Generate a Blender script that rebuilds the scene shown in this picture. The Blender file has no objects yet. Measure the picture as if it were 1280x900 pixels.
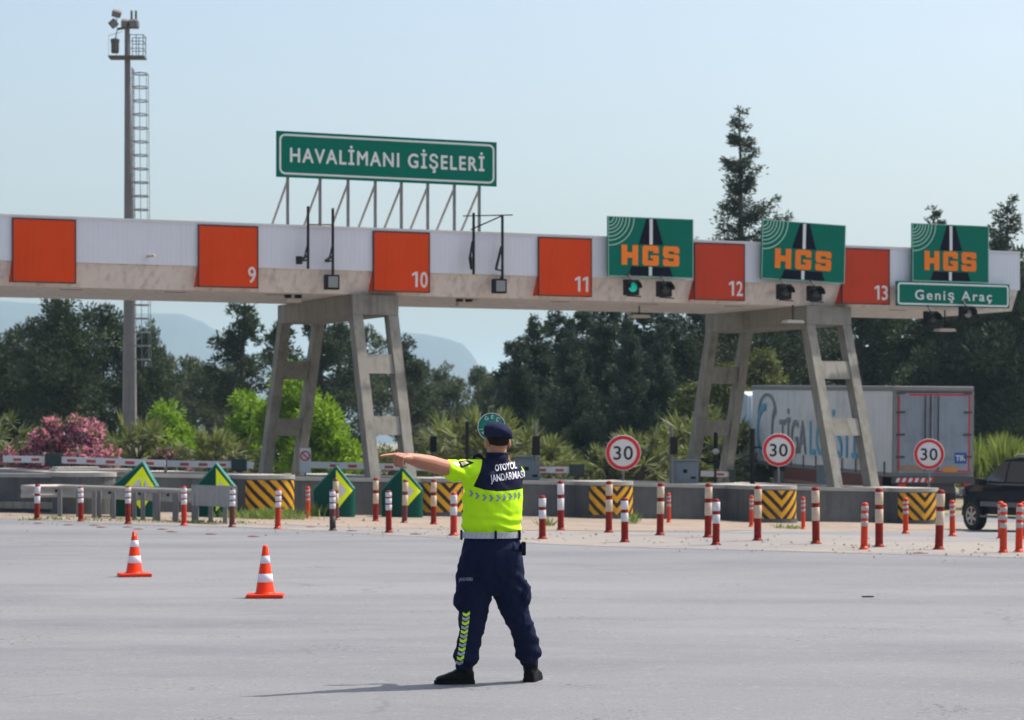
import bpy, bmesh, math, random
import numpy as np
from mathutils import Vector, Matrix, noise, Quaternion
from mathutils.bvhtree import BVHTree

SC = bpy.context.scene
COL = SC.collection
R = math.radians
random.seed(7)

# ------------------------------------------------------------------ camera, sky, sun, exposure
FPX, EYE, HOR = 3200.0, 1.65, 553.0          # focal length in photo pixels, lens height, horizon row
cd = bpy.data.cameras.new('camera')
cam = bpy.data.objects.new('camera', cd)
COL.objects.link(cam)
SC.camera = cam
cam.location = (0, 0, EYE)
cam.rotation_euler = (R(90), 0, 0)
cd.sensor_width = 36.0
cd.lens = FPX / 1280 * 36
cd.shift_y = (HOR - 450) / 1280
cd.clip_start = 0.5
cd.clip_end = 40000
cd.dof.use_dof = True
cd.dof.focus_distance = 17.5
cd.dof.aperture_fstop = 5.6

SUN_AZ, SUN_EL = 27.0, 57.0                   # azimuth measured from +X (right) towards +Y (away)
sdir = Vector((math.cos(R(SUN_AZ)) * math.cos(R(SUN_EL)), math.sin(R(SUN_AZ)) * math.cos(R(SUN_EL)), math.sin(R(SUN_EL))))
world = bpy.data.worlds.new('World')
SC.world = world
world.use_nodes = True
wn = world.node_tree
sky = wn.nodes.new('ShaderNodeTexSky')
sky.sky_type = 'NISHITA'
sky.sun_disc = False
sky.sun_elevation = R(SUN_EL)
sky.sun_rotation = R(90 - SUN_AZ)
sky.altitude = 50
sky.air_density = 1.0
sky.dust_density = 4.6
sky.ozone_density = 1.0
wn.links.new(sky.outputs[0], wn.nodes['Background'].inputs[0])
wn.nodes['Background'].inputs[1].default_value = 0.15
sl = bpy.data.lights.new('sun', 'SUN')
sun = bpy.data.objects.new('sun', sl)
COL.objects.link(sun)
sl.energy = 4.4
sl.angle = R(0.55)
sl.color = (1.0, 0.955, 0.88)
sun.rotation_euler = (-sdir).to_track_quat('-Z', 'Y').to_euler()
sun.location = (30, 10, 40)
SC.view_settings.view_transform = 'Standard'
SC.view_settings.look = 'None'
SC.view_settings.exposure = 0.40
SC.view_settings.gamma = 1.0
SC.view_settings.use_curve_mapping = False
SC.render.engine = 'CYCLES'
SC.cycles.max_bounces = 8
SC.cycles.volume_bounces = 4
SC.cycles.transparent_max_bounces = 8
SC.cycles.use_denoising = True

# ------------------------------------------------------------------ measuring helpers
def smooth(x):
    x = min(1.0, max(0.0, x))
    return x * x * (3 - 2 * x)

def gz(X, Y):
    """height of the ground: flat where the officer stands, falling gently to the right at the toll lanes"""
    return -0.026 * min(40.0, max(0.0, X + 10.0)) * smooth((Y - 45) / 17.0)

def U(px, py, up=0.0):
    """the ground point seen at a photo pixel"""
    Y = 50.0
    for _ in range(60):
        X = (px - 640) / FPX * Y
        Yn = (EYE - gz(X, Y) - up) * FPX / (py - HOR)
        Y = 0.5 * Y + 0.5 * Yn
    X = (px - 640) / FPX * Y
    return Vector((X, Y, gz(X, Y) + up))

def at(px, py, Y):
    return Vector(((px - 640) / FPX * Y, Y, EYE + (HOR - py) / FPX * Y))

TH = 0.42495
GC, GS = math.cos(TH), math.sin(TH)
GX0, GY0 = -12.101, 62.0
def G(s, t, z=0.0):
    return Vector((GX0 + s * GC - t * GS, GY0 + s * GS + t * GC, z))
def s_at(px, t):
    k = (px - 640) / FPX
    return (k * (GY0 + t * GC) - GX0 + t * GS) / (GC - k * GS)
def t_at(px, s):
    k = (px - 640) / FPX
    return (GX0 + s * GC - k * (GY0 + s * GS)) / (GS + k * GC)
def z_at(px, py, t):
    s = s_at(px, t)
    return EYE + (HOR - py) / FPX * (GY0 + s * GS + t * GC)

# ------------------------------------------------------------------ materials
MATS = {}
def mat(name, col, rough=0.6, metal=0.0, var=0.0, vscale=3.0, bump=0.0, bscale=40.0, spec=None, coat=0.0, streak=0.0, dirt=None, dscale=1.0, damt=0.5):
    m = bpy.data.materials.new(name)
    m.use_nodes = True
    nt = m.node_tree
    b = nt.nodes['Principled BSDF']
    b.inputs['Roughness'].default_value = rough
    b.inputs['Metallic'].default_value = metal
    if spec is not None:
        b.inputs['Specular IOR Level'].default_value = spec
    if coat:
        b.inputs['Coat Weight'].default_value = coat
        b.inputs['Coat Roughness'].default_value = 0.06
    b.inputs['Base Color'].default_value = (*col, 1)
    tc = nt.nodes.new('ShaderNodeTexCoord')
    out = None
    if var or streak or dirt:
        n = nt.nodes.new('ShaderNodeTexNoise')
        n.inputs['Scale'].default_value = vscale
        n.inputs['Detail'].default_value = 6
        n.inputs['Roughness'].default_value = 0.65
        nt.links.new(tc.outputs['Object'], n.inputs['Vector'])
        mr = nt.nodes.new('ShaderNodeMapRange')
        mr.inputs['From Min'].default_value = 0.25
        mr.inputs['From Max'].default_value = 0.75
        mr.inputs['To Min'].default_value = 1 - var
        mr.inputs['To Max'].default_value = 1 + var
        nt.links.new(n.outputs['Fac'], mr.inputs['Value'])
        mx = nt.nodes.new('ShaderNodeVectorMath')
        mx.operation = 'SCALE'
        mx.inputs[0].default_value = col
        nt.links.new(mr.outputs[0], mx.inputs['Scale'])
        out = mx.outputs[0]
        if streak:
            mp = nt.nodes.new('ShaderNodeMapping')
            mp.inputs['Scale'].default_value = (3.5, 3.5, 0.22)
            nt.links.new(tc.outputs['Object'], mp.inputs['Vector'])
            n2 = nt.nodes.new('ShaderNodeTexNoise')
            n2.inputs['Scale'].default_value = 2.0
            n2.inputs['Detail'].default_value = 5
            nt.links.new(mp.outputs[0], n2.inputs['Vector'])
            m2 = nt.nodes.new('ShaderNodeMapRange')
            m2.inputs['From Min'].default_value = 0.5
            m2.inputs['From Max'].default_value = 0.72
            m2.inputs['To Min'].default_value = 1.0
            m2.inputs['To Max'].default_value = 1 - streak
            nt.links.new(n2.outputs['Fac'], m2.inputs['Value'])
            mx2 = nt.nodes.new('ShaderNodeVectorMath')
            mx2.operation = 'SCALE'
            nt.links.new(out, mx2.inputs[0])
            nt.links.new(m2.outputs[0], mx2.inputs['Scale'])
            out = mx2.outputs[0]
        if dirt:
            n3 = nt.nodes.new('ShaderNodeTexNoise')
            n3.inputs['Scale'].default_value = dscale
            n3.inputs['Detail'].default_value = 8
            n3.inputs['Roughness'].default_value = 0.7
            nt.links.new(tc.outputs['Object'], n3.inputs['Vector'])
            m3 = nt.nodes.new('ShaderNodeMapRange')
            m3.inputs['From Min'].default_value = 0.48
            m3.inputs['From Max'].default_value = 0.68
            m3.inputs['To Max'].default_value = damt
            nt.links.new(n3.outputs['Fac'], m3.inputs['Value'])
            mc = nt.nodes.new('ShaderNodeMix')
            mc.data_type = 'RGBA'
            nt.links.new(m3.outputs[0], mc.inputs['Factor'])
            nt.links.new(out, mc.inputs['A'])
            mc.inputs['B'].default_value = (*dirt, 1)
            out = mc.outputs['Result']
        nt.links.new(out, b.inputs['Base Color'])
    if bump:
        n4 = nt.nodes.new('ShaderNodeTexNoise')
        n4.inputs['Scale'].default_value = bscale
        n4.inputs['Detail'].default_value = 5
        nt.links.new(tc.outputs['Object'], n4.inputs['Vector'])
        bp = nt.nodes.new('ShaderNodeBump')
        bp.inputs['Strength'].default_value = bump
        bp.inputs['Distance'].default_value = 0.02
        nt.links.new(n4.outputs['Fac'], bp.inputs['Height'])
        nt.links.new(bp.outputs[0], b.inputs['Normal'])
    MATS[name] = m
    return m

M = MATS
mat('concrete', (0.30, 0.282, 0.242), 0.95, var=0.16, vscale=1.2, bump=0.25, bscale=25, streak=0.3, dirt=(0.12, 0.105, 0.085), dscale=0.7, damt=0.55, spec=0.1)
mat('beam_concrete', (0.72, 0.645, 0.595), 0.9, var=0.06, vscale=1.5, bump=0.15, bscale=25, streak=0.28, dirt=(0.58, 0.49, 0.42), dscale=3.5, damt=0.25, spec=0.1)
mat('coping_white', (0.62, 0.62, 0.63), 0.6)
mat('island_paint', (0.105, 0.108, 0.108), 0.85, var=0.22, vscale=1.0, bump=0.2, bscale=30, streak=0.25, dirt=(0.035, 0.036, 0.04), dscale=0.35, damt=0.8)
mat('island_top', (0.36, 0.345, 0.315), 0.9, var=0.15, vscale=2.5, bump=0.2, bscale=30, dirt=(0.28, 0.26, 0.23), dscale=1.5)
mat('cladding_white', (0.66, 0.67, 0.72), 0.45, var=0.04, vscale=0.5, streak=0.05)
mat('panel_orange', (0.68, 0.058, 0.006), 0.7, spec=0.12, var=0.07, vscale=1.2, streak=0.12, dirt=(0.5, 0.07, 0.02), dscale=1.2, damt=0.4)
mat('panel_red_fade', (0.50, 0.047, 0.016), 0.7, spec=0.15, var=0.07, vscale=1.2, streak=0.05)
mat('panel_edge', (0.05, 0.025, 0.03), 0.6, spec=0.2)
mat('number_white', (0.66, 0.65, 0.64), 0.6, spec=0.2)
mat('sign_green', (0.001, 0.150, 0.100), 0.6, spec=0.06, var=0.05, vscale=1.0)
mat('sign_white', (0.70, 0.72, 0.70), 0.5, spec=0.2)
mat('hgs_orange', (0.95, 0.22, 0.015), 0.5, spec=0.2)
mat('hgs_orange_dull', (0.85, 0.20, 0.012), 0.55, spec=0.2)
mat('sign_black', (0.008, 0.008, 0.02), 0.7, spec=0.04)
mat('wave_green', (0.33, 0.52, 0.42), 0.5, spec=0.2)
mat('galvanised', (0.17, 0.17, 0.17), 0.55, 0.2, var=0.12, vscale=4)
mat('rail_steel', (0.40, 0.375, 0.34), 0.55, 0.15, var=0.12, vscale=3, streak=0.1)
mat('plate_steel', (0.30, 0.295, 0.29), 0.55, 0.2, var=0.15, vscale=5, streak=0.2)
mat('dark_metal', (0.012, 0.012, 0.014), 0.6, 0.1, spec=0.2)
mat('rust_metal', (0.20, 0.09, 0.05), 0.8, var=0.3, vscale=10)
mat('lamp_glass', (0.25, 0.26, 0.26), 0.15, 0.2)
mat('lamp_housing', (0.52, 0.46, 0.40), 0.6)
mat('mast_steel', (0.20, 0.18, 0.17), 0.6, 0.1, var=0.18, vscale=1.5, streak=0.3)
mat('mast_dark', (0.12, 0.11, 0.10), 0.6, 0.2, var=0.2)
mat('mast_light', (0.20, 0.21, 0.22), 0.5, 0.2)
mat('post_red', (0.25, 0.018, 0.010), 0.6, spec=0.12, var=0.16, vscale=6, dirt=(0.07, 0.016, 0.012), dscale=5, damt=0.6)
mat('post_brightred', (0.50, 0.032, 0.014), 0.45, spec=0.2, var=0.08, vscale=6)
mat('post_darkred', (0.13, 0.015, 0.013), 0.55, var=0.2, vscale=6)
mat('post_orange', (0.62, 0.048, 0.012), 0.45, spec=0.2, var=0.06, vscale=6)
mat('post_sooty', (0.03, 0.02, 0.02), 0.7, var=0.3, vscale=8)
mat('band_white', (0.66, 0.65, 0.67), 0.5, var=0.06, vscale=9, dirt=(0.34, 0.30, 0.28), dscale=7, damt=0.5)
mat('band_cream', (0.60, 0.47, 0.34), 0.6, var=0.08, vscale=9, dirt=(0.33, 0.24, 0.17), dscale=7, damt=0.5)
mat('band_silver', (0.42, 0.40, 0.38), 0.35, 0.3, var=0.1, vscale=9)
mat('cone_orange', (0.88, 0.048, 0.006), 0.42, spec=0.2, var=0.05, vscale=8)
mat('cone_base', (0.75, 0.038, 0.006), 0.5, spec=0.2, var=0.08, vscale=8, dirt=(0.3, 0.06, 0.03), dscale=6, damt=0.4)
mat('cone_band', (0.76, 0.74, 0.78), 0.35)
mat('marker_green', (0.002, 0.065, 0.048), 0.5, spec=0.1, var=0.08, vscale=2)
mat('marker_edge', (0.03, 0.19, 0.15), 0.4, var=0.08)
mat('fluo_yellow', (0.80, 0.95, 0.008), 0.4, spec=0.2)
mat('marker_grey', (0.62, 0.61, 0.64), 0.5)
mat('boom_white', (0.72, 0.70, 0.69), 0.45, var=0.05)
mat('boom_red', (0.52, 0.07, 0.06), 0.5)
mat('boom_box', (0.018, 0.032, 0.03), 0.45)
mat('cabinet_grey', (0.165, 0.20, 0.225), 0.5, var=0.06, streak=0.08)
mat('ring_red', (0.62, 0.025, 0.03), 0.45, spec=0.2)
mat('digit_black', (0.02, 0.02, 0.022), 0.5, spec=0.2)
mat('lens_dark', (0.03, 0.03, 0.032), 0.2)
mat('tyre', (0.02, 0.02, 0.02), 0.85)
mat('alloy', (0.55, 0.56, 0.58), 0.3, 0.8)
mat('suv_paint', (0.003, 0.006, 0.016), 0.3, 0.0, spec=0.10, coat=0.06)
mat('suv_glass', (0.06, 0.058, 0.055), 0.06, spec=0.6)
mat('suv_trim', (0.10, 0.11, 0.125), 0.4)
mat('headlamp', (0.25, 0.27, 0.30), 0.15, 0.3)
mat('tarp_white', (0.70, 0.675, 0.66), 0.6, var=0.06, vscale=1.2, streak=0.14, dirt=(0.36, 0.33, 0.30), dscale=0.5, damt=0.45)
mat('truck_rail', (0.22, 0.215, 0.21), 0.5, 0.2)
mat('truck_dark', (0.06, 0.055, 0.055), 0.6)
mat('truck_skirt', (0.16, 0.045, 0.04), 0.6, var=0.15)
mat('truck_tan', (0.32, 0.19, 0.11), 0.7, var=0.15)
mat('door_grey', (0.24, 0.285, 0.33), 0.55, var=0.07, vscale=1.2, streak=0.14, dirt=(0.12, 0.13, 0.15), dscale=1.1, damt=0.5)
mat('tape_red', (0.50, 0.02, 0.04), 0.45)
mat('plate_orange', (0.60, 0.22, 0.02), 0.5)
mat('plate_blue', (0.02, 0.07, 0.30), 0.5)
mat('logo_blue', (0.10, 0.38, 0.56), 0.6)
mat('logo_grey', (0.22, 0.22, 0.24), 0.6)
mat('cab_white', (0.62, 0.68, 0.75), 0.35, coat=0.4)
mat('bark', (0.055, 0.043, 0.033), 0.95, var=0.3, vscale=6, bump=0.5, bscale=15)
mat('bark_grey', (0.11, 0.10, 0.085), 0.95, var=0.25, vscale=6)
mat('skin', (0.40, 0.180, 0.112), 0.5, spec=0.25, var=0.1, vscale=14, bump=0.06, bscale=120)
mat('hair', (0.020, 0.015, 0.012), 0.8, spec=0.1, var=0.3, vscale=60, bump=0.4, bscale=200)
mat('navy', (0.008, 0.011, 0.032), 0.9, spec=0.12, var=0.12, vscale=8, bump=0.12, bscale=160)
mat('trouser', (0.0085, 0.012, 0.037), 0.9, spec=0.12, var=0.14, vscale=6, bump=0.14, bscale=140)
mat('beret', (0.017, 0.020, 0.050), 0.95, spec=0.1, var=0.14, vscale=10, bump=0.2, bscale=260)
mat('boot', (0.006, 0.006, 0.006), 0.45, spec=0.12, var=0.2, vscale=20, bump=0.1, bscale=60)
mat('boot_sole', (0.012, 0.012, 0.012), 0.85, spec=0.1)
mat('reflective_grey', (0.42, 0.42, 0.46), 0.4, 0.1)
mat('chevron_grey', (0.22, 0.235, 0.30), 0.5)
mat('belt_grey', (0.48, 0.48, 0.50), 0.5)
mat('letter_white', (0.66, 0.66, 0.72), 0.5)
mat('pocket_letter', (0.20, 0.21, 0.28), 0.6)
mat('patch_cream', (0.55, 0.45, 0.30), 0.7, var=0.2, vscale=60)
mat('lime', (0.62, 0.95, 0.03), 0.55)
mat('paddle_green', (0.003, 0.22, 0.145), 0.35)
mat('remnant', (0.17, 0.09, 0.085), 0.9, var=0.3, vscale=20)

def emit_mat(name, col, strength):
    m = bpy.data.materials.new(name)
    m.use_nodes = True
    b = m.node_tree.nodes['Principled BSDF']
    b.inputs['Base Color'].default_value = (*col, 1)
    b.inputs['Emission Color'].default_value = (*col, 1)
    b.inputs['Emission Strength'].default_value = strength
    b.inputs['Roughness'].default_value = 0.2
    MATS[name] = m
emit_mat('signal_green', (0.0, 0.30, 0.21), 0.55)

# ------------------------------------------------------------------ mesh building
class MB:
    """collects shapes and links them as ONE mesh object"""
    def __init__(self):
        self.v, self.f, self.mi, self.sm = [], [], [], []
    def add(self, vs, fs, mi=0, smooth=False, X=None):
        o = len(self.v)
        for p in vs:
            p = Vector(p)
            self.v.append(X @ p if X is not None else p)
        for f in fs:
            self.f.append([o + i for i in f])
            self.mi.append(mi)
            self.sm.append(smooth)
        return self
    def box(self, lo, hi, mi=0, X=None, bev=0.0):
        (x0, y0, z0), (x1, y1, z1) = lo, hi
        vs = [(x0, y0, z0), (x1, y0, z0), (x1, y1, z0), (x0, y1, z0), (x0, y0, z1), (x1, y0, z1), (x1, y1, z1), (x0, y1, z1)]
        fs = [(0, 3, 2, 1), (4, 5, 6, 7), (0, 1, 5, 4), (1, 2, 6, 5), (2, 3, 7, 6), (3, 0, 4, 7)]
        if bev:
            bm = bmesh.new()
            bv = [bm.verts.new(p) for p in vs]
            for q in fs:
                bm.faces.new([bv[i] for i in q])
            bmesh.ops.bevel(bm, geom=list(bm.edges), offset=bev, segments=2, affect='EDGES', profile=0.6)
            bm.verts.index_update()
            vs = [v.co.copy() for v in bm.verts]
            fs = [[v.index for v in q.verts] for q in bm.faces]
            bm.free()
        return self.add(vs, fs, mi, False, X)
    def tube(self, pts, r, n=10, mi=0, X=None, cap=True, smooth=True):
        pts = [Vector(p) for p in pts]
        rs = r if isinstance(r, (list, tuple)) else [r] * len(pts)
        vs, fs = [], []
        ref = None
        for i, p in enumerate(pts):
            d = (pts[min(i + 1, len(pts) - 1)] - pts[max(i - 1, 0)]).normalized()
            if ref is None:
                ref = Vector((0, 0, 1)) if abs(d.z) < 0.9 else Vector((1, 0, 0))
            a = d.cross(ref).normalized()
            b = a.cross(d).normalized()
            ref = b
            for k in range(n):
                t = 2 * math.pi * k / n
                vs.append(p + (a * math.cos(t) + b * math.sin(t)) * rs[i])
        for i in range(len(pts) - 1):
            for k in range(n):
                fs.append((i * n + k, (i + 1) * n + k, (i + 1) * n + (k + 1) % n, i * n + (k + 1) % n))
        self.add(vs, fs, mi, smooth, X)
        if cap:
            m = (len(pts) - 1) * n
            self.add([vs[k] for k in range(n)], [list(range(n))], mi, False, X)
            self.add([vs[m + k] for k in range(n)], [list(range(n))[::-1]], mi, False, X)
        return self
    def lathe(self, prof, n=20, mi=0, X=None, smooth=True):
        """prof: (radius, z) from bottom to top"""
        vs, fs = [], []
        for r, z in prof:
            for k in range(n):
                t = 2 * math.pi * k / n
                vs.append((r * math.cos(t), r * math.sin(t), z))
        for i in range(len(prof) - 1):
            for k in range(n):
                fs.append((i * n + k, i * n + (k + 1) % n, (i + 1) * n + (k + 1) % n, (i + 1) * n + k))
        if prof[0][0] > 1e-4:
            fs.append(list(range(n))[::-1])
        if prof[-1][0] > 1e-4:
            fs.append([(len(prof) - 1) * n + k for k in range(n)])
        return self.add(vs, fs, mi, smooth, X)
    def prism(self, poly, y0, y1, mi=0, X=None):
        """poly in (x, z), extruded along y"""
        n = len(poly)
        vs = [(p[0], y0, p[1]) for p in poly] + [(p[0], y1, p[1]) for p in poly]
        fs = [list(range(n)), list(range(n, 2 * n))[::-1]] + [(i, n + i, n + (i + 1) % n, (i + 1) % n) for i in range(n)]
        return self.add(vs, fs, mi, False, X)
    def plan(self, poly, z0, z1, mi=0, X=None, mtop=None, smooth=False):
        n = len(poly)
        vs = [(p[0], p[1], z0) for p in poly] + [(p[0], p[1], z1) for p in poly]
        self.add(vs, [(i, (i + 1) % n, n + (i + 1) % n, n + i) for i in range(n)], mi, smooth, X)
        self.add(vs, [list(range(n))[::-1], list(range(n, 2 * n))], mi if mtop is None else mtop, False, X)
        return self
    def bar(self, a, b, w, h, mi=0, up=(0, 0, 1), X=None):
        a, b = Vector(a), Vector(b)
        d = (b - a).normalized()
        u = Vector(up)
        s = d.cross(u).normalized()
        u = s.cross(d).normalized()
        vs = []
        for p in (a, b):
            for i, j in ((-1, -1), (1, -1), (1, 1), (-1, 1)):
                vs.append(p + s * (i * w / 2) + u * (j * h / 2))
        return self.add(vs, [(0, 1, 2, 3), (7, 6, 5, 4), (0, 4, 5, 1), (1, 5, 6, 2), (2, 6, 7, 3), (3, 7, 4, 0)], mi, False, X)
    def mesh(self, name):
        me = bpy.data.meshes.new(name)
        me.from_pydata([tuple(p) for p in self.v], [], self.f)
        me.polygons.foreach_set('material_index', self.mi)
        me.polygons.foreach_set('use_smooth', self.sm)
        bm = bmesh.new()
        bm.from_mesh(me)
        bmesh.ops.recalc_face_normals(bm, faces=bm.faces)
        bm.to_mesh(me)
        bm.free()
        me.update()
        return me
    def build(self, name, mats, parent=None, loc=None, rz=None, label=None):
        return link(name, self.mesh(name), mats, parent, loc, rz, label)

def link(name, me, mats, parent=None, loc=None, rz=None, label=None):
    o = bpy.data.objects.new(name, me)
    COL.objects.link(o)
    if not isinstance(mats, (list, tuple)):
        mats = [mats]
    for m in mats:
        me.materials.append(M[m] if isinstance(m, str) else m)
    if parent is not None:
        o.parent = parent
    if loc is not None:
        o.location = loc
    if rz is not None:
        o.rotation_euler[2] = rz
    if label:
        o['label'] = label
    return o

def tag(o, label, cat, group=None):
    o['label'] = label
    o['category'] = cat
    if group:
        o['group'] = group
    return o

def thing(name, label, cat, loc=(0, 0, 0), rz=0.0, group=None):
    o = bpy.data.objects.new(name, None)
    o.empty_display_size = 0.2
    COL.objects.link(o)
    o.location = loc
    o.rotation_euler = (0, 0, rz)
    return tag(o, label, cat, group)

def structure(o, kind='structure'):
    o['kind'] = kind
    return o

def dup(root, loc=None, rz=None, label=None, group=None, scale=None):
    r = root.copy()
    COL.objects.link(r)
    if loc is not None:
        r.location = loc
    if rz is not None:
        r.rotation_euler = (0, 0, rz)
    if scale is not None:
        r.scale = scale
    if label:
        r['label'] = label
    if group:
        r['group'] = group
    for ch in list(root.children):
        c = ch.copy()
        COL.objects.link(c)
        c.parent = r
        for g in list(ch.children):
            d = g.copy()
            COL.objects.link(d)
            d.parent = c
    return r

def text_mesh(body, height=1.0, width=None, bold=0.0, spacing=1.0, extrude=0.0):
    """lettering as a flat mesh in the XY plane centred on the origin, cap height = height"""
    cu = bpy.data.curves.new('lettering', 'FONT')
    cu.body = body
    cu.size = 1.0
    cu.space_character = spacing
    cu.offset = bold
    cu.extrude = extrude
    cu.resolution_u = 5
    ob = bpy.data.objects.new('lettering_tmp', cu)
    COL.objects.link(ob)
    dg = bpy.context.evaluated_depsgraph_get()
    dg.update()
    me = bpy.data.meshes.new_from_object(ob.evaluated_get(dg))
    bpy.data.objects.remove(ob)
    n = len(me.vertices)
    co = np.zeros(n * 3)
    me.vertices.foreach_get('co', co)
    co = co.reshape(-1, 3)
    cap = 0.70
    k = height / cap
    lo, hi = co.min(0), co.max(0)
    w = (hi[0] - lo[0])
    kx = k if width is None else width / w
    co[:, 0] = (co[:, 0] - (lo[0] + hi[0]) / 2) * kx
    co[:, 1] = (co[:, 1] - cap / 2) * k
    if extrude:
        co[:, 2] *= 1.0
    me.vertices.foreach_set('co', co.ravel())
    me.update()
    return me

def thicken(me, dx):
    """bolder strokes: the same letter sheet laid again, shifted sideways, a millimetre apart"""
    bm = bmesh.new()
    bm.from_mesh(me)
    geo = list(bm.verts) + list(bm.edges) + list(bm.faces)
    for i, (ox, oy) in enumerate(((dx, 0), (-dx, 0), (0, dx), (0, -dx))):
        r = bmesh.ops.duplicate(bm, geom=geo)
        bmesh.ops.translate(bm, vec=(ox, oy, 0.001 * (i + 1)), verts=[g for g in r['geom'] if isinstance(g, bmesh.types.BMVert)])
    bm.to_mesh(me)
    bm.free()

def text_on(name, body, parent, loc, height, width=None, m='sign_white', bold=0.0, spacing=1.0, rot=(math.pi / 2, 0, 0), thick=0.003, label=None, heavy=0.0):
    me = text_mesh(body, height, width, bold, spacing, thick)
    if heavy:
        thicken(me, heavy)
    o = link(name, me, m, parent)
    o.location = loc
    o.rotation_euler = rot
    if label:
        o['label'] = label
    return o

def number_on(body, parent, x_right, y, z, h, m):
    """lane number: narrow digits, the 1 with its slanted flag; right edge at x_right"""
    mb = MB()
    wd = h * 0.50
    gap = h * 0.08
    x = x_right - len(body) * wd - (len(body) - 1) * gap
    for c in body:
        if c == '1':
            xc = x + wd * 0.62
            sw = h * 0.085
            mb.prism([(xc - sw, z - h / 2), (xc + sw, z - h / 2), (xc + sw, z + h / 2), (xc - sw, z + h / 2)], y - 0.004, y)
            mb.prism([(xc - sw - 0.001, z + h * 0.5), (xc - wd * 0.62, z + h * 0.36), (xc - wd * 0.62, z + h * 0.20), (xc - sw - 0.001, z + h * 0.32)], y - 0.004, y)
        else:
            me = text_mesh(c, h, wd, 0.012, 1.0, 0.002)
            X = Matrix.Translation((x + wd / 2, y - 0.002, z)) @ Matrix.Rotation(R(90), 4, 'X')
            mb.add([v.co.copy() for v in me.vertices], [list(p.vertices) for p in me.polygons], 0, False, X)
        x += wd + gap
    o = bpy.data.objects.new('lane_number', None) if False else link('lane_number', mb_plain(mb, 'lane_number'), m, parent)
    return o
def mb_plain(mb, name):
    me = bpy.data.meshes.new(name)
    me.from_pydata([tuple(p) for p in mb.v], [], mb.f)
    me.update()
    return me

def rrect(w, h, r, n=6):
    pts = []
    for cx, cy, a0 in ((w / 2 - r, h / 2 - r, 0), (-w / 2 + r, h / 2 - r, 90), (-w / 2 + r, -h / 2 + r, 180), (w / 2 - r, -h / 2 + r, 270)):
        for i in range(n + 1):
            a = R(a0 + 90 * i / n)
            pts.append((cx + r * math.cos(a), cy + r * math.sin(a)))
    return pts

def ring_prism(mb, outer, inner, y0, y1, mi=0, X=None):
    n = len(outer)
    vs = [(p[0], y0, p[1]) for p in outer] + [(p[0], y0, p[1]) for p in inner] + [(p[0], y1, p[1]) for p in outer] + [(p[0], y1, p[1]) for p in inner]
    fs = []
    for i in range(n):
        j = (i + 1) % n
        fs += [(i, j, n + j, n + i), (2 * n + i, 3 * n + i, 3 * n + j, 2 * n + j), (i, 2 * n + i, 2 * n + j, j), (n + i, n + j, 3 * n + j, 3 * n + i)]
    mb.add(vs, fs, mi, False, X)
    return mb
def circle(r, n=40, cx=0, cz=0):
    return [(cx + r * math.cos(2 * math.pi * i / n), cz + r * math.sin(2 * math.pi * i / n)) for i in range(n)]
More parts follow.
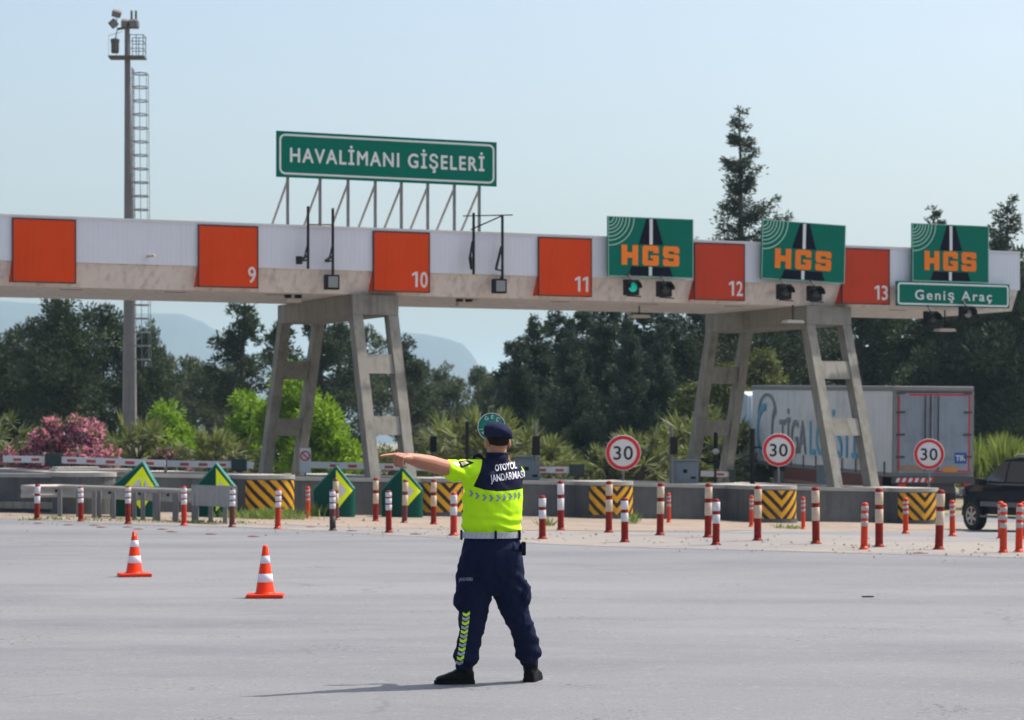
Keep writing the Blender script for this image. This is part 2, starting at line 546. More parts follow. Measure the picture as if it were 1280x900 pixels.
# ------------------------------------------------------------------ ground, road, verge
def ground_mat(name, base, c2, c3, grain, patch, streak_dir=None, bump=0.3, rough=0.85, tan=None, cracks=False):
    m = bpy.data.materials.new(name)
    m.use_nodes = True
    nt = m.node_tree
    L = nt.links.new
    b = nt.nodes['Principled BSDF']
    b.inputs['Roughness'].default_value = rough
    b.inputs['Specular IOR Level'].default_value = 0.35
    tc = nt.nodes.new('ShaderNodeTexCoord')
    def noi(scale, detail=6, rough=0.6, vec=None, mp=None):
        n = nt.nodes.new('ShaderNodeTexNoise')
        n.inputs['Scale'].default_value = scale
        n.inputs['Detail'].default_value = detail
        n.inputs['Roughness'].default_value = rough
        if mp:
            q = nt.nodes.new('ShaderNodeMapping')
            q.inputs['Scale'].default_value = mp[0]
            q.inputs['Rotation'].default_value = (0, 0, mp[1])
            L(tc.outputs['Object'], q.inputs['Vector'])
            L(q.outputs[0], n.inputs['Vector'])
        else:
            L(tc.outputs['Object'], n.inputs['Vector'])
        return n
    def mix(fac, a, c, f0=0.4, f1=0.6, amt=1.0):
        mr = nt.nodes.new('ShaderNodeMapRange')
        mr.inputs['From Min'].default_value = f0
        mr.inputs['From Max'].default_value = f1
        mr.inputs['To Max'].default_value = amt
        L(fac, mr.inputs['Value'])
        mx = nt.nodes.new('ShaderNodeMix')
        mx.data_type = 'RGBA'
        L(mr.outputs[0], mx.inputs['Factor'])
        if isinstance(a, tuple):
            mx.inputs['A'].default_value = (*a, 1)
        else:
            L(a, mx.inputs['A'])
        if isinstance(c, tuple):
            mx.inputs['B'].default_value = (*c, 1)
        else:
            L(c, mx.inputs['B'])
        return mx.outputs['Result']
    big = noi(patch, 6, 0.62, mp=((0.55, 1.0, 1.0), R(-28)))
    st = noi(0.34, 7, 0.68, mp=((0.45, 1.0, 1.0), R(20)))
    fine = noi(grain, 3, 0.75)
    fine2 = noi(grain * 0.28, 4, 0.75)
    spots = noi(2.3, 7, 0.75)
    c = mix(big.outputs['Fac'], base, c2, 0.36, 0.64)
    c = mix(st.outputs['Fac'], c, c3, 0.45, 0.70, 0.8)
    c = mix(spots.outputs['Fac'], c, tuple(x * 0.72 for x in base), 0.58, 0.75, 0.45)
    if tan:
        pn = noi(0.22, 6, 0.7)
        c = mix(pn.outputs['Fac'], c, tan, 0.44, 0.6, 0.8)
    c = mix(fine.outputs['Fac'], c, tuple(x * 0.30 for x in base), 0.56, 0.66, 0.62)
    c = mix(fine2.outputs['Fac'], c, tuple(min(1, x * 1.6) for x in base), 0.56, 0.68, 0.5)
    pits = noi(0.9, 3, 0.5)
    pit2 = noi(17, 2, 0.5)
    ml = nt.nodes.new('ShaderNodeMath')
    ml.operation = 'MULTIPLY'
    L(pits.outputs['Fac'], ml.inputs[0])
    L(pit2.outputs['Fac'], ml.inputs[1])
    c = mix(ml.outputs[0], c, tuple(x * 0.35 for x in base), 0.385, 0.42, 0.7)
    if cracks:
        wob = noi(0.9, 5, 0.65)
        ad = nt.nodes.new('ShaderNodeVectorMath')
        ad.operation = 'MULTIPLY_ADD'
        L(wob.outputs['Color'], ad.inputs[0])
        ad.inputs[1].default_value = (1.1, 1.1, 0)
        L(tc.outputs['Object'], ad.inputs[2])
        vo = nt.nodes.new('ShaderNodeTexVoronoi')
        vo.feature = 'DISTANCE_TO_EDGE'
        vo.inputs['Scale'].default_value = 0.16
        L(ad.outputs[0], vo.inputs['Vector'])
        lt = nt.nodes.new('ShaderNodeMapRange')
        lt.inputs['From Min'].default_value = 0.0012
        lt.inputs['From Max'].default_value = 0.0045
        lt.inputs['To Min'].default_value = 1.0
        lt.inputs['To Max'].default_value = 0.0
        L(vo.outputs['Distance'], lt.inputs['Value'])
        pm = noi(0.23, 3, 0.5)
        pr = nt.nodes.new('ShaderNodeMapRange')
        pr.inputs['From Min'].default_value = 0.52
        pr.inputs['From Max'].default_value = 0.60
        L(pm.outputs['Fac'], pr.inputs['Value'])
        mm = nt.nodes.new('ShaderNodeMath')
        mm.operation = 'MULTIPLY'
        L(lt.outputs[0], mm.inputs[0])
        L(pr.outputs[0], mm.inputs[1])
        c = mix(mm.outputs[0], c, tuple(x * 0.35 for x in base), 0.0, 1.0, 0.35)
    L(c, b.inputs['Base Color'])
    bp = nt.nodes.new('ShaderNodeBump')
    bp.inputs['Strength'].default_value = bump
    bp.inputs['Distance'].default_value = 0.01
    L(fine.outputs['Fac'], bp.inputs['Height'])
    L(bp.outputs[0], b.inputs['Normal'])
    MATS[name] = m
ground_mat('asphalt', (0.158, 0.160, 0.170), (0.187, 0.188, 0.195), (0.104, 0.108, 0.123), 34, 0.12, bump=0.5, cracks=True)
ground_mat('shoulder_dust', (0.205, 0.195, 0.188), (0.175, 0.168, 0.165), (0.24, 0.225, 0.21), 22, 0.5, tan=(0.265, 0.225, 0.185))
ground_mat('sand', (0.29, 0.220, 0.165), (0.20, 0.165, 0.135), (0.25, 0.21, 0.17), 9, 0.8, bump=0.6)
ground_mat('dry_earth', (0.20, 0.16, 0.10), (0.13, 0.12, 0.06), (0.24, 0.185, 0.115), 12, 0.08, bump=0.5)
ground_mat('lane_concrete', (0.27, 0.25, 0.235), (0.24, 0.225, 0.21), (0.21, 0.20, 0.19), 60, 0.3)

def sheet(name, xs, ys, lift, m, keep=None):
    vs, fs = [], []
    for y in ys:
        for x in xs:
            vs.append((x, y, gz(x, y) + lift))
    n = len(xs)
    for j in range(len(ys) - 1):
        for i in range(n - 1):
            fs.append((j * n + i, j * n + i + 1, (j + 1) * n + i + 1, (j + 1) * n + i))
    me = bpy.data.meshes.new(name)
    me.from_pydata(vs, [], fs)
    for p in me.polygons:
        p.use_smooth = True
    return structure(link(name, me, m))
gx = [-9000, -3000, -800, -200, -60] + list(range(-40, 32, 2)) + [34, 60, 200, 800, 3000, 9000]
gy = [-9000, -1000, -100, -10, 20, 40] + list(range(44, 64, 1)) + [66, 70, 80, 100, 140, 200, 400, 1000, 3000, 9000]
sheet('ground', gx, gy, -0.03, 'dry_earth')
rx = list(range(-40, 32, 2))
ry = [-12, 0, 8, 16, 24, 32, 40] + list(range(44, 64, 1)) + [66, 70, 76, 80]
sheet('road', rx, ry, 0.0, 'asphalt')

def ribbon(name, near, far, m, lift, seed, jag=0.25, n=160, cols=10):
    """irregular strip on the ground between two polylines given in ground coordinates"""
    def samp(pl, t):
        d = [0]
        for i in range(1, len(pl)):
            d.append(d[-1] + (pl[i] - pl[i - 1]).length)
        q = t * d[-1]
        for i in range(1, len(pl)):
            if q <= d[i] + 1e-6:
                return pl[i - 1].lerp(pl[i], (q - d[i - 1]) / max(1e-6, d[i] - d[i - 1]))
        return pl[-1]
    vs, fs = [], []
    for i in range(n + 1):
        t = i / n
        a, b = samp(near, t), samp(far, t)
        ja = sum(noise.noise(Vector((t * k, seed, k * .1))) / k ** .5 for k in (9, 27, 70)) * jag * 2.2
        a = a + (b - a).normalized() * ja
        for j in range(cols + 1):
            p = a.lerp(b, j / cols)
            vs.append((p.x, p.y, gz(p.x, p.y) + lift))
    for i in range(n):
        for j in range(cols):
            q = i * (cols + 1) + j
            fs.append((q, q + cols + 1, q + cols + 2, q + 1))
    me = bpy.data.meshes.new(name)
    me.from_pydata(vs, [], fs)
    return structure(link(name, me, m))
def flat(pts):
    return [Vector((p.x, p.y, 0)) for p in (U(*q) for q in pts)]
near1 = flat([(-60, 648), (0, 648.5), (150, 655), (300, 659), (450, 667), (560, 673), (700, 681), (850, 686), (1000, 690), (1150, 694), (1340, 700)])
far1 = flat([(-60, 636), (0, 636), (150, 640), (300, 641), (450, 642), (560, 644), (700, 645), (850, 648), (1000, 650), (1150, 652), (1340, 655)])
ribbon('shoulder', near1, far1, 'shoulder_dust', 0.004, 3.1, 0.35)
near2 = flat([(-60, 646), (0, 647), (150, 652.5), (300, 655), (450, 659), (560, 662), (650, 663), (760, 664), (900, 664), (1010, 663), (1120, 664), (1200, 662)])
far2 = flat([(-60, 637), (0, 637), (150, 641), (300, 642), (450, 643), (560, 645), (650, 646), (760, 648), (900, 650), (1010, 651), (1120, 653), (1200, 657)])
ribbon('sand_verge', near2, far2, 'sand', 0.008, 8.7, 0.5)

# ------------------------------------------------------------------ far hills
def hills():
    prof = [(-2500, 420), (-1200, 385), (-500, 372), (-200, 366), (0, 376), (46, 379), (100, 386), (150, 391), (193, 391.5), (227, 392), (253, 402), (278, 418), (300, 436), (330, 455), (380, 476), (430, 476), (465, 446), (485, 424), (504, 415), (534, 418), (560, 424), (578, 429.5), (587, 439), (594, 449), (603, 465), (614, 480), (650, 494), (760, 505), (1000, 500), (1500, 480), (2200, 470), (3500, 510)]
    D = 3600.0
    xs = []
    for i in range(len(prof) - 1):
        k = 6
        for j in range(k):
            t = j / k
            a = prof[max(0, i - 1)]; b = prof[i]; c = prof[i + 1]; d = prof[min(len(prof) - 1, i + 2)]
            xs.append((b[0] + (c[0] - b[0]) * t, b[1] + (c[1] - b[1]) * t))
    xs.append(prof[-1])
    ts = [-1.0, -0.8, -0.6, -0.45, -0.3, -0.2, -0.1, -0.04, 0, 0.06, 0.2, 0.5, 1.0]
    vs, fs = [], []
    for px, py in xs:
        top = EYE + (HOR - py) / FPX * D
        for t in ts:
            Y = D + t * 950
            X = (px - 640) / FPX * D
            k = (1 - abs(t)) ** 1.25
            nz = noise.fractal(Vector((X / 233, Y / 233, 0.3)), 1.0, 2.0, 5) * 33 * min(1, abs(t) * 4) * (1 - abs(t))
            nt = noise.noise(Vector((X / 50, 4.2, 0))) * 1.6
            vs.append((X + t * 66 * math.sin(X / 280), Y, max(-3, top * k + nz + nt * k)))
    n = len(ts)
    for i in range(len(xs) - 1):
        for j in range(n - 1):
            fs.append((i * n + j, (i + 1) * n + j, (i + 1) * n + j + 1, i * n + j + 1))
    me = bpy.data.meshes.new('hills')
    me.from_pydata(vs, [], fs)
    for p in me.polygons:
        p.use_smooth = True
    mat('hazed_scrub', (0.03, 0.045, 0.06), 0.95, var=0.4, vscale=0.008, dirt=(0.03, 0.042, 0.04), dscale=0.004, damt=0.4)  # scrub turned blue: distance haze is put into its base colour too
    structure(link('hills', me, 'hazed_scrub'))
hills()

# air: one closed box of even haze, sky outside
hz = MB().box((-4600, -300, -8), (4600, 8400, 245))
hm = bpy.data.materials.new('haze')
hm.use_nodes = True
hn = hm.node_tree
hn.nodes.remove(hn.nodes['Principled BSDF'])
pv = hn.nodes.new('ShaderNodeVolumePrincipled')
pv.inputs['Color'].default_value = (0.60, 0.845, 1.0, 1)
pv.inputs['Density'].default_value = 0.00015
pv.inputs['Anisotropy'].default_value = 0.2
hn.links.new(pv.outputs[0], hn.nodes['Material Output'].inputs['Volume'])
MATS['haze'] = hm
structure(hz.build('haze', 'haze'), 'stuff')

# ------------------------------------------------------------------ gantry
gan = thing('toll_gantry', 'long white clad concrete toll gantry on two splayed concrete piers across the lanes', 'toll gantry', G(0, 0), TH)
SL, SR = -14.0, s_at(1273.7, 0.06)
ZB, ZC, ZT = 5.47, 6.06, 7.13
# deck: slanted lower fascia, soffit, back
mb = MB()
prof = [(0.12, ZC), (0.42, ZB), (0.75, ZB - 0.002), (5.45, ZB - 0.002), (5.85, ZC), (5.85, 6.75), (0.12, 6.75)]
ns = 60
vs, fs = [], []
for i in range(ns + 1):
    s = SL + (SR - SL) * i / ns
    for (t, z) in prof:
        vs.append((s, t, z))
k = len(prof)
for i in range(ns):
    for j in range(k):
        fs.append((i * k + j, (i + 1) * k + j, (i + 1) * k + (j + 1) % k, i * k + (j + 1) % k))
fs += [tuple(range(k)), tuple(ns * k + j for j in range(k))]
mb.add(vs, fs)
mb.build('deck', 'beam_concrete', gan)
# corrugated white cladding, front / back / right end, with a parapet top
mb = MB()
pitch = 0.125
ks = int((SR - SL) / pitch)
for face, (tf, d) in enumerate(((0.06, 1), (5.9, -1))):
    pts = []
    for i in range(ks):
        s0 = SL + i * pitch
        pts += [(s0, tf), (s0 + pitch * 0.86, tf), (s0 + pitch * 0.90, tf + 0.003 * d), (s0 + pitch * 0.96, tf + 0.003 * d)]
    pts.append((SR, tf))
    vs = [(s, t, ZC) for s, t in pts] + [(s, t, ZT) for s, t in pts]
    n = len(pts)
    mb.add(vs, [(i, i + 1, n + i + 1, n + i) for i in range(n - 1)])
mb.box((SR - 0.005, 0.058, ZC), (SR + 0.03, 5.902, ZT))
mb.build('cladding', 'cladding_white', gan)
mb = MB()
mb.box((SL, 0.035, ZT + 0.002), (SR + 0.04, 0.20, ZT + 0.05))
mb.box((SL, 5.78, ZT + 0.002), (SR + 0.04, 5.93, ZT + 0.05))
mb.build('coping_strip', 'coping_white', gan)
for s in [-12 + 2.7 * i for i in range(15)]:
    MB().box((s, 1.2, ZB - 0.012), (s + 0.55, 1.32, ZB - 0.004)).build('soffit_slot', 'truck_dark', gan)

def pier(s0, s1, label, spf, spr):
    p = MB()
    t0, t1 = 0.2, 6.1
    p.box((s0, t0, 4.94), (s1, t1, ZB - 0.006), bev=0.02)
    cap = p.build('pier_cap', 'concrete', gan, label=label)
    for side in (0, 1):
        for end in (0, 1):
            w, d = 0.27, 0.34
            sa = s0 + 0.004 if side == 0 else s1 - w - 0.004
            ta = t0 + 0.004 if end == 0 else t1 - d - 0.004
            tb = -spf if end == 0 else t1 + spr - d
            zf = gz(0, 70) - 0.15
            vs = [(sa, ta, 4.938), (sa + w, ta, 4.938), (sa + w, ta + d, 4.938), (sa, ta + d, 4.938), (sa, tb, zf), (sa + w, tb, zf), (sa + w, tb + d + 0.08, zf), (sa, tb + d + 0.08, zf)]
            q = MB().add(vs, [(3, 2, 1, 0), (4, 5, 6, 7), (0, 1, 5, 4), (1, 2, 6, 5), (2, 3, 7, 6), (3, 0, 4, 7)])
            q.build('pier_leg', 'concrete', cap)
    for end in (0, 1):
        for (za, zb) in ((3.42, 3.92), (1.84, 2.32)):
            def tt(z):
                q = (4.94 - z) / (4.94 - gz(0, 70) + 0.15)
                return (t0 + 0.05 + (-spf - t0) * q) if end == 0 else (t1 - 0.34 + 0.05 + spr * q)
            vs = []
            for z in (za, zb):
                a = tt(z)
                vs += [(s0 + 0.277, a, z), (s1 - 0.277, a, z), (s1 - 0.277, a + 0.28, z), (s0 + 0.277, a + 0.28, z)]
            MB().add(vs, [(3, 2, 1, 0), (4, 5, 6, 7), (0, 1, 5, 4), (1, 2, 6, 5), (2, 3, 7, 6), (3, 0, 4, 7)]).build('pier_tie', 'concrete', cap)
pier(8.88, 10.15, 'concrete pier below the lane 10 panel', 1.40, 2.05)
pier(22.40, 23.85, 'concrete pier in front of the truck', 1.55, 1.55)

# ------------------------------------------------------------------ lane number panels
def lane_panel(i, num, label):
    L, w = 4.68457, 1.578
    s = i * L
    ped = ('panel_red_fade' if i >= 4 else 'panel_orange')
    t = thing('lane_number_panel', label, 'lane sign', G(s, 0.02), TH, 'orange lane panels along the gantry')
    zb, zt = 5.534, 7.098
    MB().box((0.03, -0.01, zb + 0.03), (w - 0.03, 0.0, zt - 0.03)).build('panel_face', ped, t)
    f = MB()
    f.box((0, -0.016, zb), (w, 0.038, zb + 0.028)).box((0, -0.016, zt - 0.028), (w, 0.038, zt))
    f.box((0, -0.016, zb + 0.028), (0.028, 0.038, zt - 0.028)).box((w - 0.028, -0.016, zb + 0.028), (w, 0.038, zt - 0.028))
    f.build('panel_frame', 'panel_edge', t)
    c = MB()
    for s0 in (0.004, w - 0.012):
        c.add([(s0, 0.04, zb + 0.01), (s0, 0.36, zb + 0.01), (s0, 0.085, ZC - 0.01), (s0, 0.04, ZC - 0.01),
               (s0 + 0.008, 0.04, zb + 0.01), (s0 + 0.008, 0.36, zb + 0.01), (s0 + 0.008, 0.085, ZC - 0.01), (s0 + 0.008, 0.04, ZC - 0.01)],
              [(0, 1, 2, 3), (7, 6, 5, 4), (0, 4, 5, 1), (1, 5, 6, 2), (2, 6, 7, 3), (3, 7, 4, 0)])
    c.build('side_cheek', ped, t)
    if num:
        number_on(num, t, w - 0.07, -0.011, zb + 0.34, 0.40, 'number_white')
lane_panel(0, '', 'plain orange square panel without a number on the left end of the gantry')
lane_panel(1, '9', 'orange square panel numbered 9 on the white gantry')
lane_panel(2, '10', 'orange square panel numbered 10 above the left pier')
lane_panel(3, '11', 'orange square panel numbered 11 left of the first green toll sign')
lane_panel(4, '12', 'faded orange panel numbered 12 between two green toll signs')
lane_panel(5, '13', 'faded orange panel numbered 13 above the right pier')

# ------------------------------------------------------------------ green signs
def border(w, h, ins, lw, r):
    m = MB()
    ring_prism(m, rrect(w - 2 * ins, h - 2 * ins, r), rrect(w - 2 * ins - 2 * lw, h - 2 * ins - 2 * lw, max(0.01, r - lw)), -0.006, -0.001)
    return m
def hava():
    s0, s1 = s_at(345.8, 0.4), s_at(621, 0.4)
    w, h, zc = s1 - s0, 1.175, 9.005
    t = thing('overhead_name_sign', 'long green name sign standing on steel posts on top of the gantry', 'road sign', G((s0 + s1) / 2, 0.4), TH)
    MB().box((-w / 2, 0, zc - h / 2), (w / 2, 0.06, zc + h / 2), bev=0.006).build('sign_board', 'sign_green', t)
    b = border(w, h, 0.07, 0.05, 0.16).build('sign_border', 'sign_white', t, loc=(0, 0, zc))
    text_on('lettering', 'HAVALİMANI GİŞELERİ', t, (0, -0.004, zc - 0.01), 0.36, w * 0.88, 'sign_white', 0.0, 1.2, thick=0.0005, heavy=0.011)
    sc = (s0 + s1) / 2
    for px in (359.5, 400, 435, 469, 501.6, 534.6, 567.9, 599):
        s = s_at(px, 0.5) - sc
        p = MB().bar((s, 0.10, ZT - 0.30), (s, 0.10, zc + h / 2 - 0.1), 0.065, 0.065, up=(0, 1, 0))
        post = p.build('sign_post', 'galvanised', t)
        MB().bar((s, 0.16, zc - h / 2 - 0.12), (s, 1.9, ZT - 0.32), 0.045, 0.045).build('brace', 'galvanised', post)
hava()

def letter_blocks(ch):
    """heavy square letters as butted boxes in a 1 x 1 cell"""
    a = 0.34
    if ch == 'H':
        return [(0, 0, a, 1), (1 - a, 0, 1, 1), (a, 0.36, 1 - a, 0.64)]
    if ch == 'G':
        return [(0, 0.07, a, 0.93), (a, 0.74, 0.94, 1), (0.07, 0.93, a, 1), (0.07, 0, a, 0.07), (a, 0, 0.94, 0.25), (0.94, 0.07, 1, 0.25), (0.66, 0.25, 1, 0.52), (0.50, 0.36, 0.66, 0.52), (0.66, 0.63, 1, 0.74), (0.94, 0.74, 1, 0.93)]
    return [(0.07, 0.75, 0.93, 1), (0, 0.50, a, 0.93 - 0.18), (0, 0.75, 0.07, 0.93), (a, 0.40, 0.93, 0.60), (0.07, 0.40, a, 0.50), (0.66, 0.07, 1, 0.40), (0.93, 0.40, 1, 0.54), (0.07, 0, 0.66, 0.25), (0.66, 0, 0.93, 0.07), (0, 0.05, 0.07, 0.34), (0.07, 0.25, a, 0.34), (0.66, 0.66, 1, 0.75), (0.93, 0.75, 1, 0.93)]
def hgs(px0, px1, zb, zt, label, om, tilt=0.0):
    s0, s1 = s_at(px0, -0.15), s_at(px1, -0.15)
    w, h = s1 - s0, zt - zb
    zc = (zt + zb) / 2
    t = thing('toll_system_sign', label, 'road sign', G((s0 + s1) / 2, -0.15, zc), TH, 'green toll system signs on the gantry')
    t.rotation_euler = (0, tilt, TH)
    MB().box((-w / 2, 0, -h / 2), (w / 2, 0.07, h / 2), bev=0.005).build('sign_board', 'sign_green', t)
    e = MB()
    ring_prism(e, [(-w / 2, -h / 2), (w / 2, -h / 2), (w / 2, h / 2), (-w / 2, h / 2)], [(-w / 2 + .02, -h / 2 + .02), (w / 2 - .02, -h / 2 + .02), (w / 2 - .02, h / 2 - .02), (-w / 2 + .02, h / 2 - .02)], -0.004, -0.0005)
    e.build('sign_edge', 'wave_green', t)
    def xq(f_): return -w / 2 + f_ * w
    def zq(f_): return h / 2 - f_ * h
    # road in perspective: upper and lower pieces, white centre line
    rd = MB()
    rd.prism([(xq(.355), zq(.452)), (xq(.478), zq(.452)), (xq(.478), zq(.025)), (xq(.445), zq(.025))], -0.006, -0.001)
    rd.prism([(xq(.523), zq(.452)), (xq(.645), zq(.452)), (xq(.562), zq(.025)), (xq(.523), zq(.025))], -0.006, -0.001)
    rd.prism([(xq(.235), zq(.975)), (xq(.470), zq(.975)), (xq(.470), zq(.825)), (xq(.268), zq(.825))], -0.006, -0.001)
    rd.prism([(xq(.515), zq(.975)), (xq(.755), zq(.975)), (xq(.722), zq(.825)), (xq(.515), zq(.825))], -0.006, -0.001)
    rd.build('road_symbol', 'sign_black', t)
    cl = MB()
    cl.box((xq(.483), -0.006, zq(.452)), (xq(.518), -0.001, zq(.025)))
    cl.box((xq(.475), -0.006, zq(.975)), (xq(.510), -0.001, zq(.825)))
    cl.build('centre_line', 'sign_white', t)
    lt = MB()
    x = xq(.155)
    lw, gap, lh = w * .192, w * .050, h * .335
    for ch in 'HGS':
        for (a, b, c, d) in letter_blocks(ch):
            lt.box((x + a * lw, -0.012, zq(.805) + b * lh), (x + c * lw, -0.001, zq(.805) + d * lh))
        x += lw + gap
    lt.build('lettering', om, t)
    wv = MB()
    for r in (0.05, 0.085, 0.12, 0.155, 0.195, 0.235, 0.285):
        n = 14
        R0 = r * w
        vs, fs = [], []
        for i in range(n + 1):
            a = -math.pi / 2 * i / n
            for q in (R0, R0 + 0.012 * w):
                for yy in (-0.005, -0.001):
                    vs.append((-w / 2 + 0.025 + q * math.cos(a), yy, h / 2 - 0.025 + q * math.sin(a)))
        for i in range(n):
            o = i * 4
            fs += [(o, o + 2, o + 6, o + 4), (o + 1, o + 5, o + 7, o + 3), (o, o + 4, o + 5, o + 1), (o + 2, o + 3, o + 7, o + 6)]
        wv.add(vs, fs)
    wv.build('radio_waves', 'wave_green', t)
    br = MB()
    for x in (-w * .3, w * .3):
        br.bar((x, 0.072, -h / 2 + 0.2), (x, 0.072, h / 2 - 0.1), 0.06, 0.05, up=(0, 1, 0))
        br.bar((x, 0.10, -0.2), (x, 0.22, -0.2), 0.05, 0.05)
    br.build('bracket', 'galvanised', t)
hgs(760, 866.7, 6.10, 7.71, 'green toll sign with bright orange letters between the lane 11 and 12 panels', 'hgs_orange')
hgs(952.5, 1056.5, 6.12, 7.75, 'slightly tilted green toll sign between the lane 12 and 13 panels', 'hgs_orange_dull', R(1.6))
hgs(1140.5, 1236, 6.22, 7.858, 'green toll sign above the long green wide vehicle sign', 'hgs_orange_dull')
def wide():
    s0, s1 = s_at(1120.5, -0.15), s_at(1261.7, -0.15)
    w, zb, zt = s1 - s0, 5.51, 6.205
    h = zt - zb
    t = thing('lane_class_sign', 'long low green sign for wide vehicles under the rightmost toll sign', 'road sign', G((s0 + s1) / 2, -0.16, (zb + zt) / 2), TH)
    MB().box((-w / 2, 0, -h / 2), (w / 2, 0.06, h / 2), bev=0.005).build('sign_board', 'sign_green', t)
    border(w, h, 0.035, 0.05, 0.10).build('sign_border', 'sign_white', t)
    text_on('lettering', 'Geniş Araç', t, (0, -0.004, -0.02), 0.27, w * 0.68, 'sign_white', 0.012, 1.25)
wide()

# ------------------------------------------------------------------ things hung on the gantry
def lamp_box(mb, x, y, z, w, h, d):
    mb.box((x - w / 2, y, z - h / 2), (x + w / 2, y + d, z + h / 2), bev=0.02)
def signal(px, py, t0, label, lit=None, r=0.13, back=True):
    s = s_at(px, t0)
    t = thing('lane_signal', label, 'traffic light', G(s, t0, z_at(px, py, t0)), TH, 'lane signals under the gantry signs')
    b = MB()
    b.box((-0.20, 0, -0.21), (0.20, 0.20, 0.21), bev=0.02)
    n = 18
    vs = []
    for q in range(n + 1):
        a = R(-10 + 200 * q / n)
        vs += [(0.155 * math.cos(a), 0, 0.155 * math.sin(a)), (0.165 * math.cos(a), -0.22, 0.165 * math.sin(a)), (0.172 * math.cos(a), -0.22, 0.172 * math.sin(a)), (0.168 * math.cos(a), 0, 0.168 * math.sin(a))]
    fs = []
    for q in range(n):
        o = q * 4
        fs += [(o, o + 1, o + 5, o + 4), (o + 1, o + 2, o + 6, o + 5), (o + 2, o + 3, o + 7, o + 6)]
    b.add(vs, fs)
    b.build('signal_housing', 'dark_metal', t)
    MB().lathe([(0.13, 0), (0.12, 0.012), (0.07, 0.025), (0, 0.03)], 24, X=Matrix.Rotation(R(90), 4, 'X') @ Matrix.Translation((0, 0, 0.002))).build('lens', lit or 'lens_dark', t)
    k = MB()
    k.bar((0.0, 0.10, 0.215), (0.0, 0.30, 0.42), 0.035, 0.035)
    k.bar((-0.12, 0.12, -0.225), (0.32, 0.14, -0.24), 0.03, 0.03)
    k.build('bracket', 'dark_metal', t)
signal(791, 359, -0.42, 'green lit lane signal hanging under the first green toll sign', 'signal_green')
signal(832, 361, -0.40, 'dark lane signal right of the green lit one')
signal(982, 364.5, -0.42, 'dark lane signal under the left half of the tilted toll sign')
signal(1020, 366.5, -0.42, 'dark lane signal under the right half of the tilted toll sign')
signal(1166, 398, -0.42, 'dark lane signal below the left half of the wide vehicle sign')
signal(1210, 391.5, -0.42, 'dark lane signal below the right half of the wide vehicle sign', 'lamp_glass')

def bracket(pxs, ytop, ybot, label, lamp_px, lamp_py, bar):
    t0 = -0.18
    s0, s1 = s_at(pxs[0], t0), s_at(pxs[1], t0)
    zt, zb = z_at(pxs[0], ytop, t0), z_at(pxs[0], ybot, t0)
    t = thing('camera_bracket', label, 'bracket', G(s0, t0), TH)
    d = s1 - s0
    m = MB()
    m.bar((0, 0, zb), (0, 0, zt), 0.055, 0.055, up=(0, 1, 0))
    m.bar((d, 0, zb - 0.12), (d, 0, zt - 0.02), 0.055, 0.055, up=(0, 1, 0))
    m.build('upright', 'dark_metal', t)
    if bar == 'low':
        MB().bar((0.03, 0.0, zt - 0.46), (d - 0.03, 0.0, zt - 0.44), 0.03, 0.03).build('crossbar', 'rust_metal', t)
        for x in (0, d):
            a = MB()
            a.bar((x - 0.02, -0.03, zb + 0.34), (x - 0.26, -0.16, zb + 0.20), 0.05, 0.06)
            a.bar((x - 0.05, 0.02, zb + 0.22), (x - 0.05, 0.26, zb + 0.22), 0.04, 0.04)
            a.bar((x - 0.02, -0.03, zb + 0.62), (x - 0.12, -0.04, zb + 0.25), 0.03, 0.03)
            if x == 0:
                a.box((-0.36, -0.20, zb + 0.10), (-0.22, -0.08, zb + 0.30))
            a.build('camera_arm', 'dark_metal', t)
    else:
        m2 = MB()
        m2.bar((-0.32, -0.05, zt - 0.10), (d + 0.27, -0.05, zt - 0.02), 0.028, 0.028)
        m2.bar((0.03, 0.25, zt - 0.42), (d - 0.03, 0.03, zt - 0.06), 0.035, 0.035)
        m2.build('crossbar', 'dark_metal', t)
        a = MB()
        a.bar((-0.03, 0, zb + 0.85), (-0.16, -0.14, zb + 0.45), 0.05, 0.05)
        a.bar((-0.16, -0.14, zb + 0.45), (-0.06, -0.02, zb + 0.14), 0.07, 0.09)
        a.build('camera_arm', 'dark_metal', t)
        a = MB()
        a.bar((d - 0.03, 0, zb + 0.75), (d - 0.24, -0.12, zb + 0.14), 0.05, 0.05)
        a.bar((d - 0.24, -0.12, zb + 0.14), (d - 0.02, 0, zb + 0.12), 0.04, 0.04)
        a.build('camera_arm', 'dark_metal', t)
    zl = z_at(lamp_px, lamp_py, t0)
    xl = s_at(lamp_px, t0) - s0
    b = MB()
    b.box((xl - 0.19, -0.02, zl - 0.19), (xl + 0.17, 0.20, zl + 0.19), bev=0.015)
    b.bar((xl, 0.03, zl + 0.18), (d, 0.0, zb + 0.02), 0.04, 0.04)
    lm = b.build('floodlight', 'dark_metal', t)
    MB().box((xl - 0.14, -0.03, zl - 0.14), (xl + 0.12, -0.022, zl + 0.14)).build('lamp_glass', 'lamp_glass', lm)
bracket((385, 416), 258, 336, 'pair of dark bracket posts with a rusty crossbar left of the lane 10 panel', 416.5, 352.5, 'low')
bracket((592, 628), 266, 343, 'pair of dark bracket posts with a long top bar right of the lane 10 panel', 626, 357.5, 'high')

